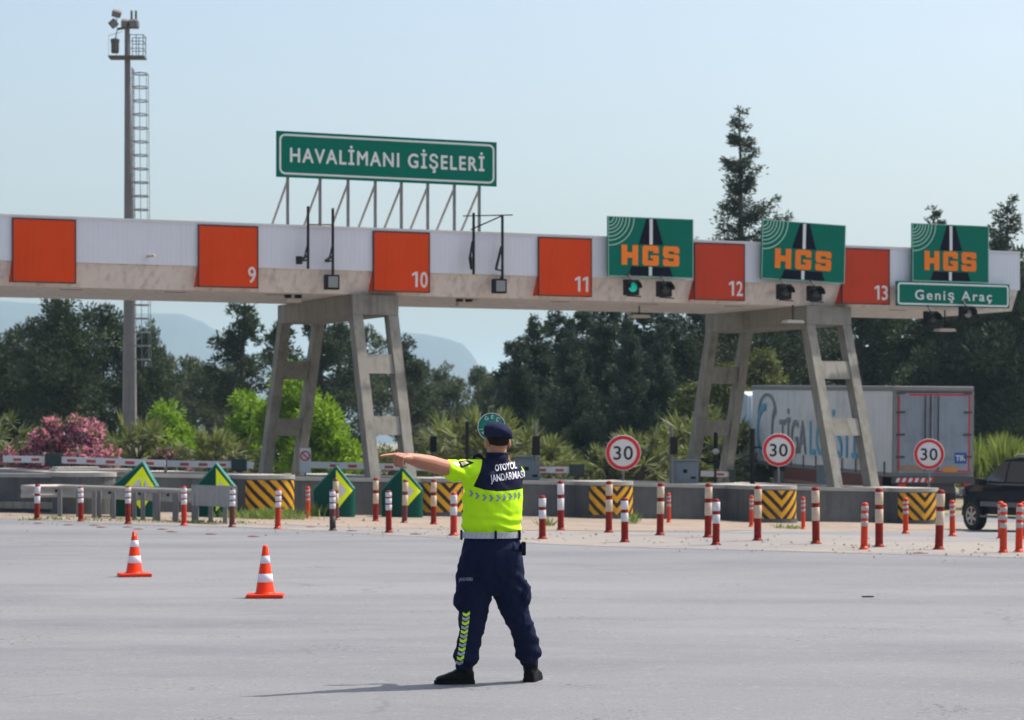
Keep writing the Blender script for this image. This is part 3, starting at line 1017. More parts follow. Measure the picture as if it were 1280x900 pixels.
def under_lamp(px, py, label, kind, t0=1.1):
    s = s_at(px, t0)
    z = z_at(px, py, t0)
    t = thing('soffit_lamp', label, 'lamp', G(s, t0, z), TH, 'lamps under the gantry deck')
    if kind == 'box':
        MB().box((-0.20, -0.12, -0.06), (0.20, 0.12, 0.05), bev=0.015).build('lamp_body', 'lamp_housing', t)
        m = MB()
        for x in (-0.14, 0.14):
            m.box((x - 0.08, -0.07, 0.06), (x + 0.08, 0.05, 0.20))
            m.bar((x, 0, 0.052), (x, 0, ZB - z - 0.004), 0.05, 0.05, up=(0, 1, 0))
        m.box((-0.20, -0.05, 0.16), (0.20, 0.05, 0.19))
        m.build('hanger', 'dark_metal', t)
    else:
        MB().prism([(-0.30, -0.03), (0.30, -0.03), (0.24, 0.05), (-0.24, 0.05)], -0.16, 0.16).build('lamp_body', 'lamp_housing', t)
        MB().bar((0, 0, 0.05), (0, 0, max(0.1, ZB - z - 0.004)), 0.03, 0.03, up=(0, 1, 0)).build('hanger', 'dark_metal', t)
under_lamp(366, 375.5, 'small lamp under the gantry left of the lane 10 panel', 'box')
under_lamp(580, 380, 'small lamp under the gantry right of the lane 10 panel', 'box')
under_lamp(799, 396, 'flat lamp hanging under the deck below the first green toll sign', 'flat', 2.2)
under_lamp(991, 402.5, 'flat lamp hanging beside the cap of the right pier', 'flat', 0.0)
under_lamp(1181, 413, 'flat lamp hanging lowest under the wide vehicle sign', 'flat', 0.6)
def stub(px, py, label):
    s = s_at(px, 0.0)
    t = thing('cable_stub', label, 'cable outlet', G(s, 0.05, z_at(px, py, 0.0)), TH)
    MB().tube([(0, 0.02, 0), (-0.02, -0.12, 0.0), (0.10, -0.22, 0.01)], 0.035, 8).build('pipe_end', 'lamp_housing', t)
stub(186, 320, 'short pipe end sticking out of the cladding left of panel 9')
# ------------------------------------------------------------------ toll islands and closure barriers
def gst(p):
    d = Vector((p[0] - GX0, p[1] - GY0, 0))
    return d.x * GC + d.y * GS, -d.x * GS + d.y * GC

def stripe_mat(name, chevron):
    m = bpy.data.materials.new(name)
    m.use_nodes = True
    nt = m.node_tree
    L = nt.links.new
    b = nt.nodes['Principled BSDF']
    b.inputs['Roughness'].default_value = 0.55
    b.inputs['Specular IOR Level'].default_value = 0.2
    uv = nt.nodes.new('ShaderNodeUVMap')
    sep = nt.nodes.new('ShaderNodeSeparateXYZ')
    L(uv.outputs[0], sep.inputs[0])
    x = sep.outputs[0]
    def math_(op, a, c=None):
        n = nt.nodes.new('ShaderNodeMath')
        n.operation = op
        for i, q in enumerate((a, c)):
            if q is None:
                continue
            if isinstance(q, (int, float)):
                n.inputs[i].default_value = q
            else:
                L(q, n.inputs[i])
        return n.outputs[0]
    if chevron:
        x = math_('ABSOLUTE', x)
        d = math_('SUBTRACT', sep.outputs[1], x)
        sc = 0.31
    else:
        d = math_('ADD', sep.outputs[1], x)
        sc = 0.30
    w = nt.nodes.new('ShaderNodeTexNoise')
    w.inputs['Scale'].default_value = 9
    tc = nt.nodes.new('ShaderNodeTexCoord')
    L(tc.outputs['Object'], w.inputs['Vector'])
    d = math_('ADD', d, math_('MULTIPLY', w.outputs['Fac'], 0.03))
    fr = math_('FRACT', math_('DIVIDE', math_('ADD', d, 3.0 + (0.12 if chevron else 0.0)), sc))
    st = math_('GREATER_THAN', fr, 0.44)
    n2 = nt.nodes.new('ShaderNodeTexNoise')
    n2.inputs['Scale'].default_value = 3
    n2.inputs['Detail'].default_value = 8
    L(tc.outputs['Object'], n2.inputs['Vector'])
    mr = nt.nodes.new('ShaderNodeMapRange')
    mr.inputs['From Min'].default_value = 0.5
    mr.inputs['From Max'].default_value = 0.8
    mr.inputs['To Max'].default_value = 0.6
    L(n2.outputs['Fac'], mr.inputs['Value'])
    mx = nt.nodes.new('ShaderNodeMix')
    mx.data_type = 'RGBA'
    L(st, mx.inputs['Factor'])
    mx.inputs['A'].default_value = (0.022, 0.022, 0.026, 1)
    mx.inputs['B'].default_value = (0.74, 0.36, 0.012, 1)
    m2 = nt.nodes.new('ShaderNodeMix')
    m2.data_type = 'RGBA'
    L(mr.outputs[0], m2.inputs['Factor'])
    L(mx.outputs['Result'], m2.inputs['A'])
    m2.inputs['B'].default_value = (0.12, 0.09, 0.05, 1)
    L(m2.outputs['Result'], b.inputs['Base Color'])
    MATS[name] = m
stripe_mat('stripes_diagonal', False)
stripe_mat('stripes_chevron', True)

def island(px, py, label, panel=None, hw=0.62, length=11.0, pw=0.5):
    """rounded island nose: (px, py) is the foot of the nose's middle"""
    p = U(px, py)
    s, t = gst(p)
    zg = gz(p.x, p.y)
    top = zg + 0.97
    out = []
    nn = 14
    for i in range(nn + 1):
        a = math.pi + math.pi * i / nn
        out.append((hw * math.cos(a), hw * 0.62 + hw * 0.62 * math.sin(a)))
    out += [(hw, length), (-hw, length)]
    o = thing('toll_island', label, 'traffic island', (p.x, p.y, 0), TH, 'concrete toll islands under the gantry')
    m = MB()
    m.plan(out, zg - 0.35, top - 0.10)
    m.build('island_wall', 'island_paint', o)
    m = MB()
    grow = [(x * 1.03, y * 1.0 - (0.02 if y < 1 else -0.02)) for x, y in out]
    m.plan(grow, top - 0.10, top)
    m.build('coping', 'island_top', o)
    m = MB()
    m.plan([(x * 1.05, y - (0.03 if y < 1 else -0.03)) for x, y in out], zg - 0.3, zg + 0.10)
    m.build('kerb_foot', 'island_paint', o)
    if panel:
        me = bpy.data.meshes.new('nose_panel')
        vs, fs, uvs = [], [], []
        arc = 0
        last = None
        pts = []
        N = 40
        for i in range(N + 1):
            a = math.pi + R(6) + (math.pi - R(12)) * i / N
            q = Vector(((hw + 0.006) * math.cos(a), hw * 0.62 + (hw * 0.62 + 0.006) * math.sin(a)))
            if last is not None:
                arc += (q - last).length
            last = q
            pts.append((q, arc))
        tot = arc
        for q, a in pts:
            for z in (zg + 0.115, top - 0.125):
                vs.append((q.x, q.y, z))
                uvs.append((a - tot / 2, z - zg))
        for i in range(N):
            fs.append((2 * i, 2 * i + 2, 2 * i + 3, 2 * i + 1))
        me.from_pydata(vs, [], fs)
        ul = me.uv_layers.new(name='UVMap')
        for lp in me.loops:
            ul.data[lp.index].uv = uvs[lp.vertex_index]
        for pl in me.polygons:
            pl.use_smooth = True
        link('nose_panel', me, 'stripes_' + panel, o)
    return o, s, t, top
isl = {}
isl[1] = island(343, 644, 'toll island nose with diagonal yellow and black stripes below the left pier', 'diagonal')
isl[2] = island(562, 646, 'toll island nose with yellow and black chevrons behind the officer', 'chevron')
isl[3] = island(771, 649, 'toll island nose with chevrons under the leftmost speed limit sign', 'chevron')
isl[4] = island(977, 654, 'toll island nose with chevrons in front of the white truck side', 'chevron')
isl[5] = island(1156, 655.5, 'toll island nose with chevrons below the truck rear doors', 'chevron')
isl[0] = island(117, 643.5, 'plain grey rounded island end behind the left end of the guardrail', None)

def barrier(pa, pb, label, back=0.5, h=0.93, ledge=False, mname='island_paint'):
    a, b = U(*pa), U(*pb)
    n = Vector((-GS, GC, 0))
    a = a + n * back
    b = b + n * back
    o = thing('closure_barrier', label, 'concrete barrier', (a.x, a.y, gz(a.x, a.y)), math.atan2(b.y - a.y, b.x - a.x), 'concrete barriers closing the lanes')
    L_ = (b - a).xy.length
    dz = gz(b.x, b.y) - gz(a.x, a.y)
    def slab(y0, y1, z0, z1, m, nm, parent=o):
        vs = []
        for (x, d) in ((0, 0), (L_, dz)):
            vs += [(x, y0, z0 + d), (x, y1, z0 + d), (x, y1, z1 + d), (x, y0, z1 + d)]
        return MB().add(vs, [(0, 1, 2, 3), (7, 6, 5, 4), (0, 4, 5, 1), (1, 5, 6, 2), (2, 6, 7, 3), (3, 7, 4, 0)]).build(nm, m, parent)
    slab(0, 0.42, -0.2, h - 0.09, mname, 'barrier_wall')
    slab(-0.02, 0.44, h - 0.09, h, 'island_top', 'coping')
    if ledge:
        slab(-0.10, -0.004, 0.10, 0.26, 'concrete', 'ledge')
    return o
barrier((-90, 640), (112, 643), 'long grey wall with a ledge behind the leftmost red and white posts', 0.55, 0.92, True)
barrier((122, 641), (322, 643), 'dark wall behind the guardrail and the two arrow markers', 1.0)
barrier((362, 643), (548, 645), 'dark wall behind the pointing hand and two arrow markers', -0.15)
barrier((585, 645), (752, 648), 'dark wall right of the officer', 0.6)
barrier((793, 649), (957, 652), 'black stained wall between the left and middle speed limit signs', 0.6)
barrier((998, 653), (1136, 655), 'dark wall between the middle and right speed limit signs', 0.6)
# raised slab on the left wall
q = U(95, 641)
o = thing('stepped_slab', 'pale stepped concrete slab lying on top of the leftmost wall', 'slab', (q.x + 0.2, q.y + 1.3, 0.0), TH)
m = MB()
m.box((-1.0, -0.25, 0.925), (0.9, 0.35, 1.02), bev=0.02)
m.box((-0.95, -0.2, 1.022), (0.1, 0.3, 1.07), bev=0.02)
m.build('slab_body', 'island_top', o)

# ------------------------------------------------------------------ arrow markers
def marker(px, py, apx, wpx, label, both):
    p = U(px, py)
    Y = p.y
    k = FPX / Y
    w = wpx / k
    xr = (apx - px) / k
    H_ = 1.24
    sh = 0.68
    o = thing('arrow_marker', label, 'road marker', (p.x, p.y, p.z), 0, 'green arrow markers at the island ends')
    xl, xw = -w / 2, w / 2
    def yp(x):
        if x <= xr:
            return (xr - x) * (0.12 if both else 0.5)
        q = (x - xr) / (xw - xr)
        return 0.55 * (xw - xr) * (1 - math.sqrt(max(0, 1 - 0.96 * q * q)))
    def top(x):
        if x <= xr:
            return sh + (H_ - sh) * (x - xl) / (xr - xl)
        return sh + (H_ - sh) * (xw - x) / (xw - xr)
    xs = [xl + (xr - xl) * i / 6 for i in range(6)] + [xr + (xw - xr) * i / 10 for i in range(11)]
    m = MB()
    n = len(xs)
    vs = []
    for x in xs:
        vs += [(x, yp(x), -0.1), (x, yp(x), top(x)), (x, yp(x) + 0.42, top(x)), (x, yp(x) + 0.42, -0.1)]
    fs = []
    for i in range(n - 1):
        a, b = 4 * i, 4 * i + 4
        fs += [(a, b, b + 1, a + 1), (a + 1, b + 1, b + 2, a + 2), (a + 2, b + 2, b + 3, a + 3)]
    fs += [(0, 1, 2, 3), (4 * n - 4, 4 * n - 1, 4 * n - 2, 4 * n - 3)]
    m.add(vs, fs, 0, False)
    m.build('marker_body', 'marker_green', o)
    e = MB()
    for i in range(n - 1):
        a, b = xs[i], xs[i + 1]
        e.add([(a, yp(a) - 0.004, top(a) - 0.035), (b, yp(b) - 0.004, top(b) - 0.035), (b, yp(b) - 0.004, top(b) + 0.012), (a, yp(a) - 0.004, top(a) + 0.012),
               (a, yp(a) + 0.42, top(a) + 0.012), (b, yp(b) + 0.42, top(b) + 0.012)], [(0, 1, 2, 3), (3, 2, 5, 4)])
    e.build('edge_trim', 'marker_edge', o)
    zc, hh = 0.64, 0.50
    hwid = (xw - xr) * 0.93
    def plate(nm, mname, poly_fn, x0, x1, off, nseg=12):
        a = MB()
        for i in range(nseg):
            q0, q1 = x0 + (x1 - x0) * i / nseg, x0 + (x1 - x0) * (i + 1) / nseg
            for (f0, f1) in zip(poly_fn(q0), poly_fn(q1)):
                (l0, h0), (l1, h1) = f0, f1
                if h0 - l0 < 1e-4 and h1 - l1 < 1e-4:
                    continue
                a.add([(q0, yp(q0) - off, l0), (q1, yp(q1) - off, l1), (q1, yp(q1) - off, h1), (q0, yp(q0) - off, h0)], [(0, 1, 2, 3)])
        return a.build(nm, mname, o)
    sides = [1] + ([-1] if both else [])
    for sd in sides:
        span = hwid if sd == 1 else (xr - xl) * 0.62
        bw = 0.185
        def half(x):
            return hh * (1 - abs(x - xr) / span)
        def outer(x):
            h = max(0, half(x))
            if abs(x - xr) < (0.045 if both else 0.07):
                return [(zc - h, zc + h)]
            i = max(0, h - bw)
            return [(zc - h, zc - i), (zc + i, zc + h)]
        def outer_all(x):
            r = outer(x)
            return r if len(r) == 2 else [(r[0][0], zc), (zc, r[0][1])]
        def inner(x):
            return [(zc - max(0, half(x) - bw), zc + max(0, half(x) - bw))]
        plate('arrow_panel', 'fluo_yellow', outer_all, xr + sd * 0.0005, xr + sd * span, 0.007, 18)
        plate('arrow_centre', 'marker_grey', inner, xr + sd * (0.047 if both else 0.072), xr + sd * (span * 0.68), 0.006)
    return o
marker(166, 646.5, 178, 58, 'green marker with a full yellow arrow diamond behind the guardrail', True)
marker(267, 647, 270, 52, 'green half arrow marker behind the grey end plate of the guardrail', False)
marker(416.5, 646.5, 420, 51, 'green half arrow marker between the left pier and the pointing hand', False)
marker(502, 647, 503, 51, 'green half arrow marker just below the pointing hand', False)

# ------------------------------------------------------------------ guardrail
def guardrail():
    pts_px = [(40, 645), (75, 644.5), (130, 647), (190, 650), (245, 653), (292, 655.5)]
    P = [U(*q) for q in pts_px]
    o = thing('guardrail', 'low steel guardrail with closely set posts and a pale flat end plate', 'guardrail', P[0])
    b0 = P[0]
    def loc(p, z=0, side=0.0):
        return Vector((p.x - b0.x, p.y - b0.y + side, p.z - b0.z + z))
    prof = [(0.0, -0.145), (-0.085, -0.115), (-0.085, -0.075), (0.0, -0.03), (0.0, 0.03), (-0.085, 0.075), (-0.085, 0.115), (0.0, 0.145)]
    for side, nm in ((0.0, 'rail_beam'), (0.62, 'rail_beam')):
        line = []
        n = 40
        for i in range(n + 1):
            t = i / n * (len(P) - 1)
            a = min(len(P) - 2, int(t))
            p = P[a].lerp(P[a + 1], t - a)
            line.append(loc(p, 0.56, side))
        if side == 0.0:
            line = [line[0] + Vector((-0.32, 0.42, -0.02)), line[0] + Vector((-0.24, 0.16, -0.01))] + line
        m = MB()
        vs, fs = [], []
        sg = -1 if side else 1
        for p in line:
            for (dy, dz) in prof:
                vs.append(p + Vector((0, dy * sg, dz)))
        k = len(prof)
        for i in range(len(line) - 1):
            for j in range(k - 1):
                fs.append((i * k + j, (i + 1) * k + j, (i + 1) * k + j + 1, i * k + j + 1))
        m.add(vs, fs, 0, True)
        rb = m.build(nm, 'rail_steel', o)
        if side == 0.0:
            for q in range(4, n, 5):
                MB().box((line[q].x - 0.03, line[q].y - 0.03, line[q].z - 0.028), (line[q].x + 0.03, line[q].y - 0.001, line[q].z + 0.028)).build('bolt', 'dark_metal', rb)
    ppx = [74, 95, 117, 121, 141, 165, 178, 191, 197, 216, 220, 240, 245, 261, 281]
    for i, px in enumerate(ppx):
        t0 = (px - 40) / 252
        p = U(px, 644.5 + t0 * 11)
        q = loc(p, 0, 0.32 if i % 2 else 0.07)
        MB().box((q.x - 0.045, q.y - 0.045, -0.25 + q.z), (q.x + 0.045, q.y + 0.045, 0.60 + q.z)).build('rail_post', 'galvanised', o)
    a, b = loc(U(240, 653), 0, -0.10), loc(U(297, 656), 0, -0.10)
    m = MB()
    m.add([a + Vector((0, 0, 0.36)), b + Vector((0, 0, 0.36)), b + Vector((0, 0, 0.80)), a + Vector((0, 0, 0.80)), a + Vector((0, .02, 0.36)), b + Vector((0, .02, 0.36)), b + Vector((0, .02, 0.80)), a + Vector((0, .02, 0.80))],
          [(0, 1, 2, 3), (7, 6, 5, 4), (0, 4, 5, 1), (1, 5, 6, 2), (2, 6, 7, 3), (3, 7, 4, 0)])
    m.build('end_plate', 'plate_steel', o, label='pale flat end plate of the guardrail')
guardrail()

# ------------------------------------------------------------------ barrier booms
def boom(piv, tip, Y, label, tail=None, boxw=20, rest=False, foot=None):
    a, b = at(piv[0], piv[1], Y), at(tip[0], tip[1], Y)
    o = thing('barrier_boom', label, 'barrier', (a.x, a.y, 0), 0, 'red and white barrier booms behind the island walls')
    k = Y / FPX
    sg = 1 if b.x > a.x else -1
    bw = boxw * k
    MB().box((-bw / 2, -0.12, a.z - 0.16), (bw / 2, 0.12, a.z + 0.16), bev=0.02).build('pivot_box', 'boom_box', o)
    zf = gz(a.x, a.y) + 0.3
    MB().bar((0, 0, zf), (0, 0, a.z - 0.15), 0.14, 0.14, up=(0, 1, 0)).build('boom_post', 'boom_box', o)
    L_ = abs(b.x - a.x) - bw / 2 - 0.004
    x0 = sg * (bw / 2 + 0.004)
    z0, z1 = a.z, b.z
    def zz(x):
        return z0 + (z1 - z0) * (abs(x) / abs(b.x - a.x))
    MB().bar((x0, 0, zz(x0)), (b.x - a.x, 0, z1), 0.09, 0.17).build('boom_arm', 'boom_white', o)
    n = max(2, int(L_ / 0.48))
    for i in range(n):
        xa = x0 + sg * (0.14 + 0.48 * i)
        xb = xa + sg * 0.23
        if abs(xb) > abs(b.x - a.x):
            break
        MB().bar((xa, -0.048, zz(xa) - 0.008), (xb, -0.048, zz(xb) - 0.008), 0.004, 0.075).build('red_strip', 'boom_red', o)
    if tail:
        c = at(tail[0], tail[1], Y)
        MB().bar((-x0, 0, z0), (c.x - a.x, 0, c.z), 0.09, 0.17).build('counterweight_arm', 'boom_white', o)
        for i in range(2):
            xa = -x0 - sg * (0.14 + 0.45 * i)
            if abs(xa) + 0.22 > abs(c.x - a.x):
                break
            MB().bar((xa, -0.048, z0), (xa - sg * 0.2, -0.048, z0), 0.004, 0.07).build('red_strip', 'boom_red', o)
    if rest:
        MB().bar((b.x - a.x, 0.0, zf - 0.2), (b.x - a.x, 0.0, b.z - 0.09), 0.07, 0.07, up=(0, 1, 0)).build('arm_rest', 'truck_tan', o)
boom((67, 574.5), (207, 579.5), 63.5, 'long boom arm above the leftmost wall with a white counterweight end', tail=(4, 573.5), rest=True)
boom((299, 581), (209, 579.5), 66.5, 'short boom arm left of the left pier pointing left', tail=(317, 582), boxw=19)
boom((556, 585), (388, 581), 67.5, 'boom arm behind the pointing hand', boxw=24)
boom((721, 587.5), (645, 587), 69.0, 'boom arm just right of the officer', boxw=19)
boom((915, 593), (876, 592), 78.0, 'faded boom arm at the foot of the right pier', boxw=8)

# ------------------------------------------------------------------ speed limit signs and the small parking sign
def speed(px, py, rpx, Y, label, footpy):
    c = at(px, py, Y)
    r = rpx * Y / FPX
    zf = EYE + (HOR - footpy) / FPX * Y
    o = thing('speed_limit_sign', label, 'road sign', (c.x, c.y, 0), 0.03, 'round speed limit signs on the islands')
    m = MB().lathe([(r, -0.012), (r, 0.0), (r * 0.98, 0.004), (0, 0.004)], 44, X=Matrix.Translation((0, 0, c.z)) @ Matrix.Rotation(R(90), 4, 'X'))
    m.build('sign_disc', 'number_white', o)
    g = MB()
    ring_prism(g, circle(r * 0.965, 44, 0, c.z), circle(r * 0.765, 44, 0, c.z), -0.010, -0.005)
    g.build('red_ring', 'ring_red', o)
    text_on('speed_number', '30', o, (0, -0.008, c.z), r * 0.76, r * 1.10, 'digit_black', 0.012, 1.08)
    MB().tube([(0, 0.045, zf), (0, 0.045, c.z + r * 0.5)], 0.03, 10).build('sign_pole', 'galvanised', o)
speed(779, 566, 22.2, 68.0, 'speed limit 30 sign in front of the dark conifers', 608)
speed(973.3, 562.5, 20.6, 69.0, 'speed limit 30 sign in front of the white truck side', 612)
speed(1161.3, 567.7, 19.4, 71.5, 'speed limit 30 sign in front of the truck rear doors', 615)
def smallsign():
    c = at(381.5, 575.5, 68)
    o = thing('prohibition_sign', 'small white rectangular sign with a red ring beside the foot of the left pier', 'road sign', (c.x, c.y, 0), 0.0)
    MB().box((-0.14, -0.012, c.z - 0.33), (0.15, 0.012, c.z + 0.33), bev=0.004).build('sign_board', 'sign_white', o)
    g = MB()
    ring_prism(g, circle(0.135, 28, 0, c.z + 0.12), circle(0.10, 28, 0, c.z + 0.12), -0.022, -0.014)
    g.bar((-0.07, -0.018, c.z + 0.19), (0.07, -0.018, c.z + 0.05), 0.006, 0.03)
    g.build('red_ring', 'ring_red', o)
    MB().bar((0, 0.04, gz(c.x, c.y)), (0, 0.04, c.z + 0.2), 0.05, 0.05, up=(0, 1, 0)).build('sign_pole', 'galvanised', o)
smallsign()

# ------------------------------------------------------------------ cabinets, signal posts
def cabinet(x0, x1, ytop, ybot, Y, label):
    a, b = at(x0, ytop, Y), at(x1, ybot, Y)
    w, h = b.x - a.x, a.z - b.z
    o = thing('control_cabinet', label, 'cabinet', ((a.x + b.x) / 2, Y, b.z - 0.12), 0.12)
    MB().box((-w / 2, 0, 0.0), (w / 2, 0.5, h + 0.10), bev=0.015).build('cabinet_body', 'cabinet_grey', o)
    MB().box((-w / 2 - 0.03, -0.04, h + 0.102), (w / 2 + 0.03, 0.54, h + 0.14), bev=0.01).build('cabinet_roof', 'cabinet_grey', o)
    MB().box((-w / 2 + 0.05, -0.012, 0.17), (w / 2 - 0.05, -0.001, h + 0.05)).build('cabinet_door', 'cabinet_grey', o)
    MB().box((-w * 0.15, -0.022, h * 0.62), (0.02, -0.013, h * 0.62 + 0.10)).build('vent_grille', 'dark_metal', o)
    MB().box((w * 0.18, -0.022, h * 0.35), (w * 0.40, -0.013, h * 0.35 + 0.06)).build('handle', 'dark_metal', o)
cabinet(645, 675, 571, 601, 68.5, 'grey roadside cabinet just right of the officer')
cabinet(843, 873, 575.5, 602.5, 70.0, 'grey roadside cabinet left of the right pier')
cabinet(1025.5, 1040, 582, 604, 74.0, 'small grey cabinet behind the front leg of the right pier')
def sigpost(px, ytop, ybot, box, Y, label, wpx=4.5, dark=False):
    a, b = at(px, ytop, Y), at(px, ybot, Y)
    k = Y / FPX
    o = thing('signal_post', label, 'signal post', (a.x, Y, b.z - 0.1), 0)
    H_ = a.z - b.z + 0.1
    MB().tube([(0, 0, 0), (0, 0, H_)], wpx * k / 2, 10).build('post', 'dark_metal' if dark else 'galvanised', o)
    if box:
        z1, z0 = (ybot - box[0]) * k + 0.1, (ybot - box[1]) * k + 0.1
        bw = box[2] * k / 2
        MB().box((-bw + box[3] * k, -0.22, z0), (bw + box[3] * k, -0.06, z1), bev=0.02).build('signal_box', 'dark_metal', o)
    return o
sigpost(669, 529, 572, (545, 569, 10, 1), 68.0, 'signal post with a black box above the cabinet beside the officer', 4)
sigpost(839, 533, 602, (546, 568, 9.5, 3), 69.5, 'signal post with a black box left of the grey cabinet', 5)
sigpost(541, 545, 600, (545, 565, 8.5, 1), 71.0, 'signal post with a black box behind the front leg of the left pier', 5)
sigpost(584, 527, 600, None, 67.0, 'thin dark post left of the officer', 5, True)
o = sigpost(940.5, 536, 603, None, 70.5, 'thick dark post left of the middle speed limit sign', 6.5, True)
MB().tube([(0.05, -0.02, 1.05), (0.18, -0.03, 1.08), (0.30, -0.03, 1.02), (0.42, -0.02, 1.05)], 0.03, 8).build('curved_bracket', 'dark_metal', o)
o = sigpost(894, 540, 604, (541, 562, 5, 0), 75.0, 'dark signal post with a small white lamp seen through the right pier', 3, True)
MB().lathe([(0.09, 0), (0.08, 0.03), (0, 0.05)], 14, X=Matrix.Translation((0, -0.225, 1.03)) @ Matrix.Rotation(R(90), 4, 'X')).build('lamp', 'band_white', o)

# ------------------------------------------------------------------ flexible posts
ORD = ['first', 'second', 'third', 'fourth', 'fifth', 'sixth', 'seventh', 'eighth', 'ninth', 'tenth', 'eleventh', 'twelfth', 'thirteenth', 'fourteenth', 'fifteenth']
def flexpost(px, py, ytop, name, label, group, body, bands, bandm, r, flare=True, soot=False, lean=0.0):
    p = U(px, py)
    h = (py - ytop) * p.y / FPX
    o = thing(name, label, 'bollard', p, random.uniform(0, 6), group)
    r *= 0.90
    b = MB()
    prof = [(r * 1.02, 0.03), (r, 0.10), (r * 0.98, h - 0.05), (r * 0.9, h - 0.02), (r * 0.55, h - 0.003), (0, h)]
    b.lathe(prof, 16)
    body_o = b.build('post_body', body, o)
    d = MB()
    d.lathe([(r * 1.55, 0.001), (r * 1.5, 0.012), (r * 1.15, 0.03), (r * 1.03, 0.055)], 16)
    d.build('post_base', 'post_sooty' if soot else body, o)
    if soot:
        MB().lathe([(r * 1.05, 0.02), (r * 1.05, h * 0.36)], 16).build('sooty_foot', 'post_sooty', o)
    for (z0, z1) in bands:
        MB().lathe([(r * 1.005, h * z0 - 0.002), (r * 1.035, h * z0), (r * 1.035, h * z1), (r * 1.005, h * z1 + 0.002)], 16).build('reflective_band', bandm, o)
    o.rotation_euler = (random.gauss(0, 0.014), random.gauss(0, 0.016), random.uniform(0, 6))
W2 = [(0.47, 0.66), (0.74, 0.93)]
W3 = [(0.54, 0.66), (0.70, 0.81), (0.85, 0.95)]
A = [(46, 650, 605, W2, 'r'), (101, 652, 608, W3, 'r'), (160, 655, 607, W3, 'r'), (230, 657, 608, W3, 'b'), (290, 659, 610, W3, 'd'), (347, 661, 611, W3, 'b'), (416, 663.5, 612, W3, 's'), (486, 666, 613, W3, 'r'), (567, 669.5, 615, W2, 'b'), (678, 674, 619, W2, 'r'), (781, 678, 622, W2, 'r'), (895, 681.5, 623.5, W2, 'r')]
notes = ['short red post with two white bands at the left end of the guardrail', 'short red post with three white bands in front of the guardrail, leftmost of three', 'short red post in front of the arrow diamond marker', 'short bright red post in front of the guardrail, left of its end plate', 'short dark red post in front of the guardrail end plate', 'short bright red post in front of the diagonal striped nose', 'short post with a soot black foot in front of the green arrow marker', 'short red post with three white bands below the pointing arm', 'short bright red post with two bands touching the officer in the photo', 'short red post with two white bands just right of the officer', 'short red post in front of the leftmost chevron nose with a sign', 'short red post with two white bands right of the black stained wall']
for (px, py, yt, bd, kd), lb in zip(A, notes):
    flexpost(px, py, yt, 'flexible_post', lb, 'short red and white posts in the front row', {'r': 'post_red', 'b': 'post_brightred', 'd': 'post_darkred', 's': 'post_darkred'}[kd], bd, 'band_white', 0.062 if len(bd) == 3 else 0.066, soot=kd == 's')
for px, py, yt, lb in [(1080, 687, 628, 'short orange post with silver bands between two tall cream banded posts on the right'), (1254, 691, 629, 'short orange post in front of the dark car, left of the pair'), (1273.5, 690.5, 629, 'short orange post in front of the dark car, right of the pair'), (1251.5, 673, 626.5, 'orange post partly hidden behind another one beside the dark car'), (1278.5, 674, 627, 'orange post at the right edge of the photo behind the pair')]:
    flexpost(px, py, yt, 'flexible_post', lb, 'short orange posts on the right', 'post_orange', [(0.50, 0.60), (0.67, 0.76), (0.83, 0.92)], 'band_silver', 0.06)
TB = [(0.41, 0.64), (0.72, 0.93)]
Tall = [(469.5, 652, 597, 'c', 'tall post with cream bands left of the green marker under the hand'), (505.5, 654, 599, 'c', 'tall cream banded post in front of the arrow marker under the hand'), (542, 656, 599, 'c', 'tall cream banded post in front of the nose behind the officer'), (701, 663, 600.5, 'w', 'tall red post with white bands right of the officer'), (761, 666, 601, 'c', 'tall cream banded post in front of the left chevron nose with a sign'), (825, 669, 603.5, 'c', 'tall cream banded post in front of the black stained wall'), (885, 672, 604, 'c', 'tall cream banded post beside the short one below the grey cabinet'), (947, 676, 606.5, 'c', 'tall cream banded post at the left edge of the middle sign nose'), (1020, 680, 608.5, 'c', 'tall cream banded post right of the middle chevron nose'), (1099, 684, 610, 'c', 'tall cream banded post left of the rightmost chevron nose'), (1173.5, 687, 612, 'c', 'tall cream banded post in front of the rightmost chevron nose'), (420.5, 650.5, 598, 'c', 'tall cream banded post standing close to the half arrow marker left of the hand')]
for px, py, yt, kd, lb in Tall:
    flexpost(px, py, yt, 'tall_flexible_post', lb, 'tall red posts with two wide bands', 'post_darkred' if px in (505.5, 420.5) else 'post_red', TB, 'band_cream' if kd == 'c' else 'band_white', 0.069)
for px, py, yt, lb in [(385, 648, 608, 'thin orange post between the striped nose and the half arrow marker'), (836, 653.5, 616, 'thin orange post at the foot of the black stained wall'), (939, 659, 619, 'thin orange post left of the middle chevron nose'), (1004, 662, 621, 'thin orange post right of the middle chevron nose'), (1132, 667, 622, 'thin leaning orange post left of the rightmost chevron nose'), (1190.5, 670, 625, 'thin orange post between the rightmost chevron nose and the dark car')]:
    flexpost(px, py, yt, 'thin_flexible_post', lb, 'thin orange posts near the walls', 'post_orange', [(0.55, 0.62), (0.70, 0.77), (0.83, 0.89)], 'band_silver', 0.055, lean=0.0)

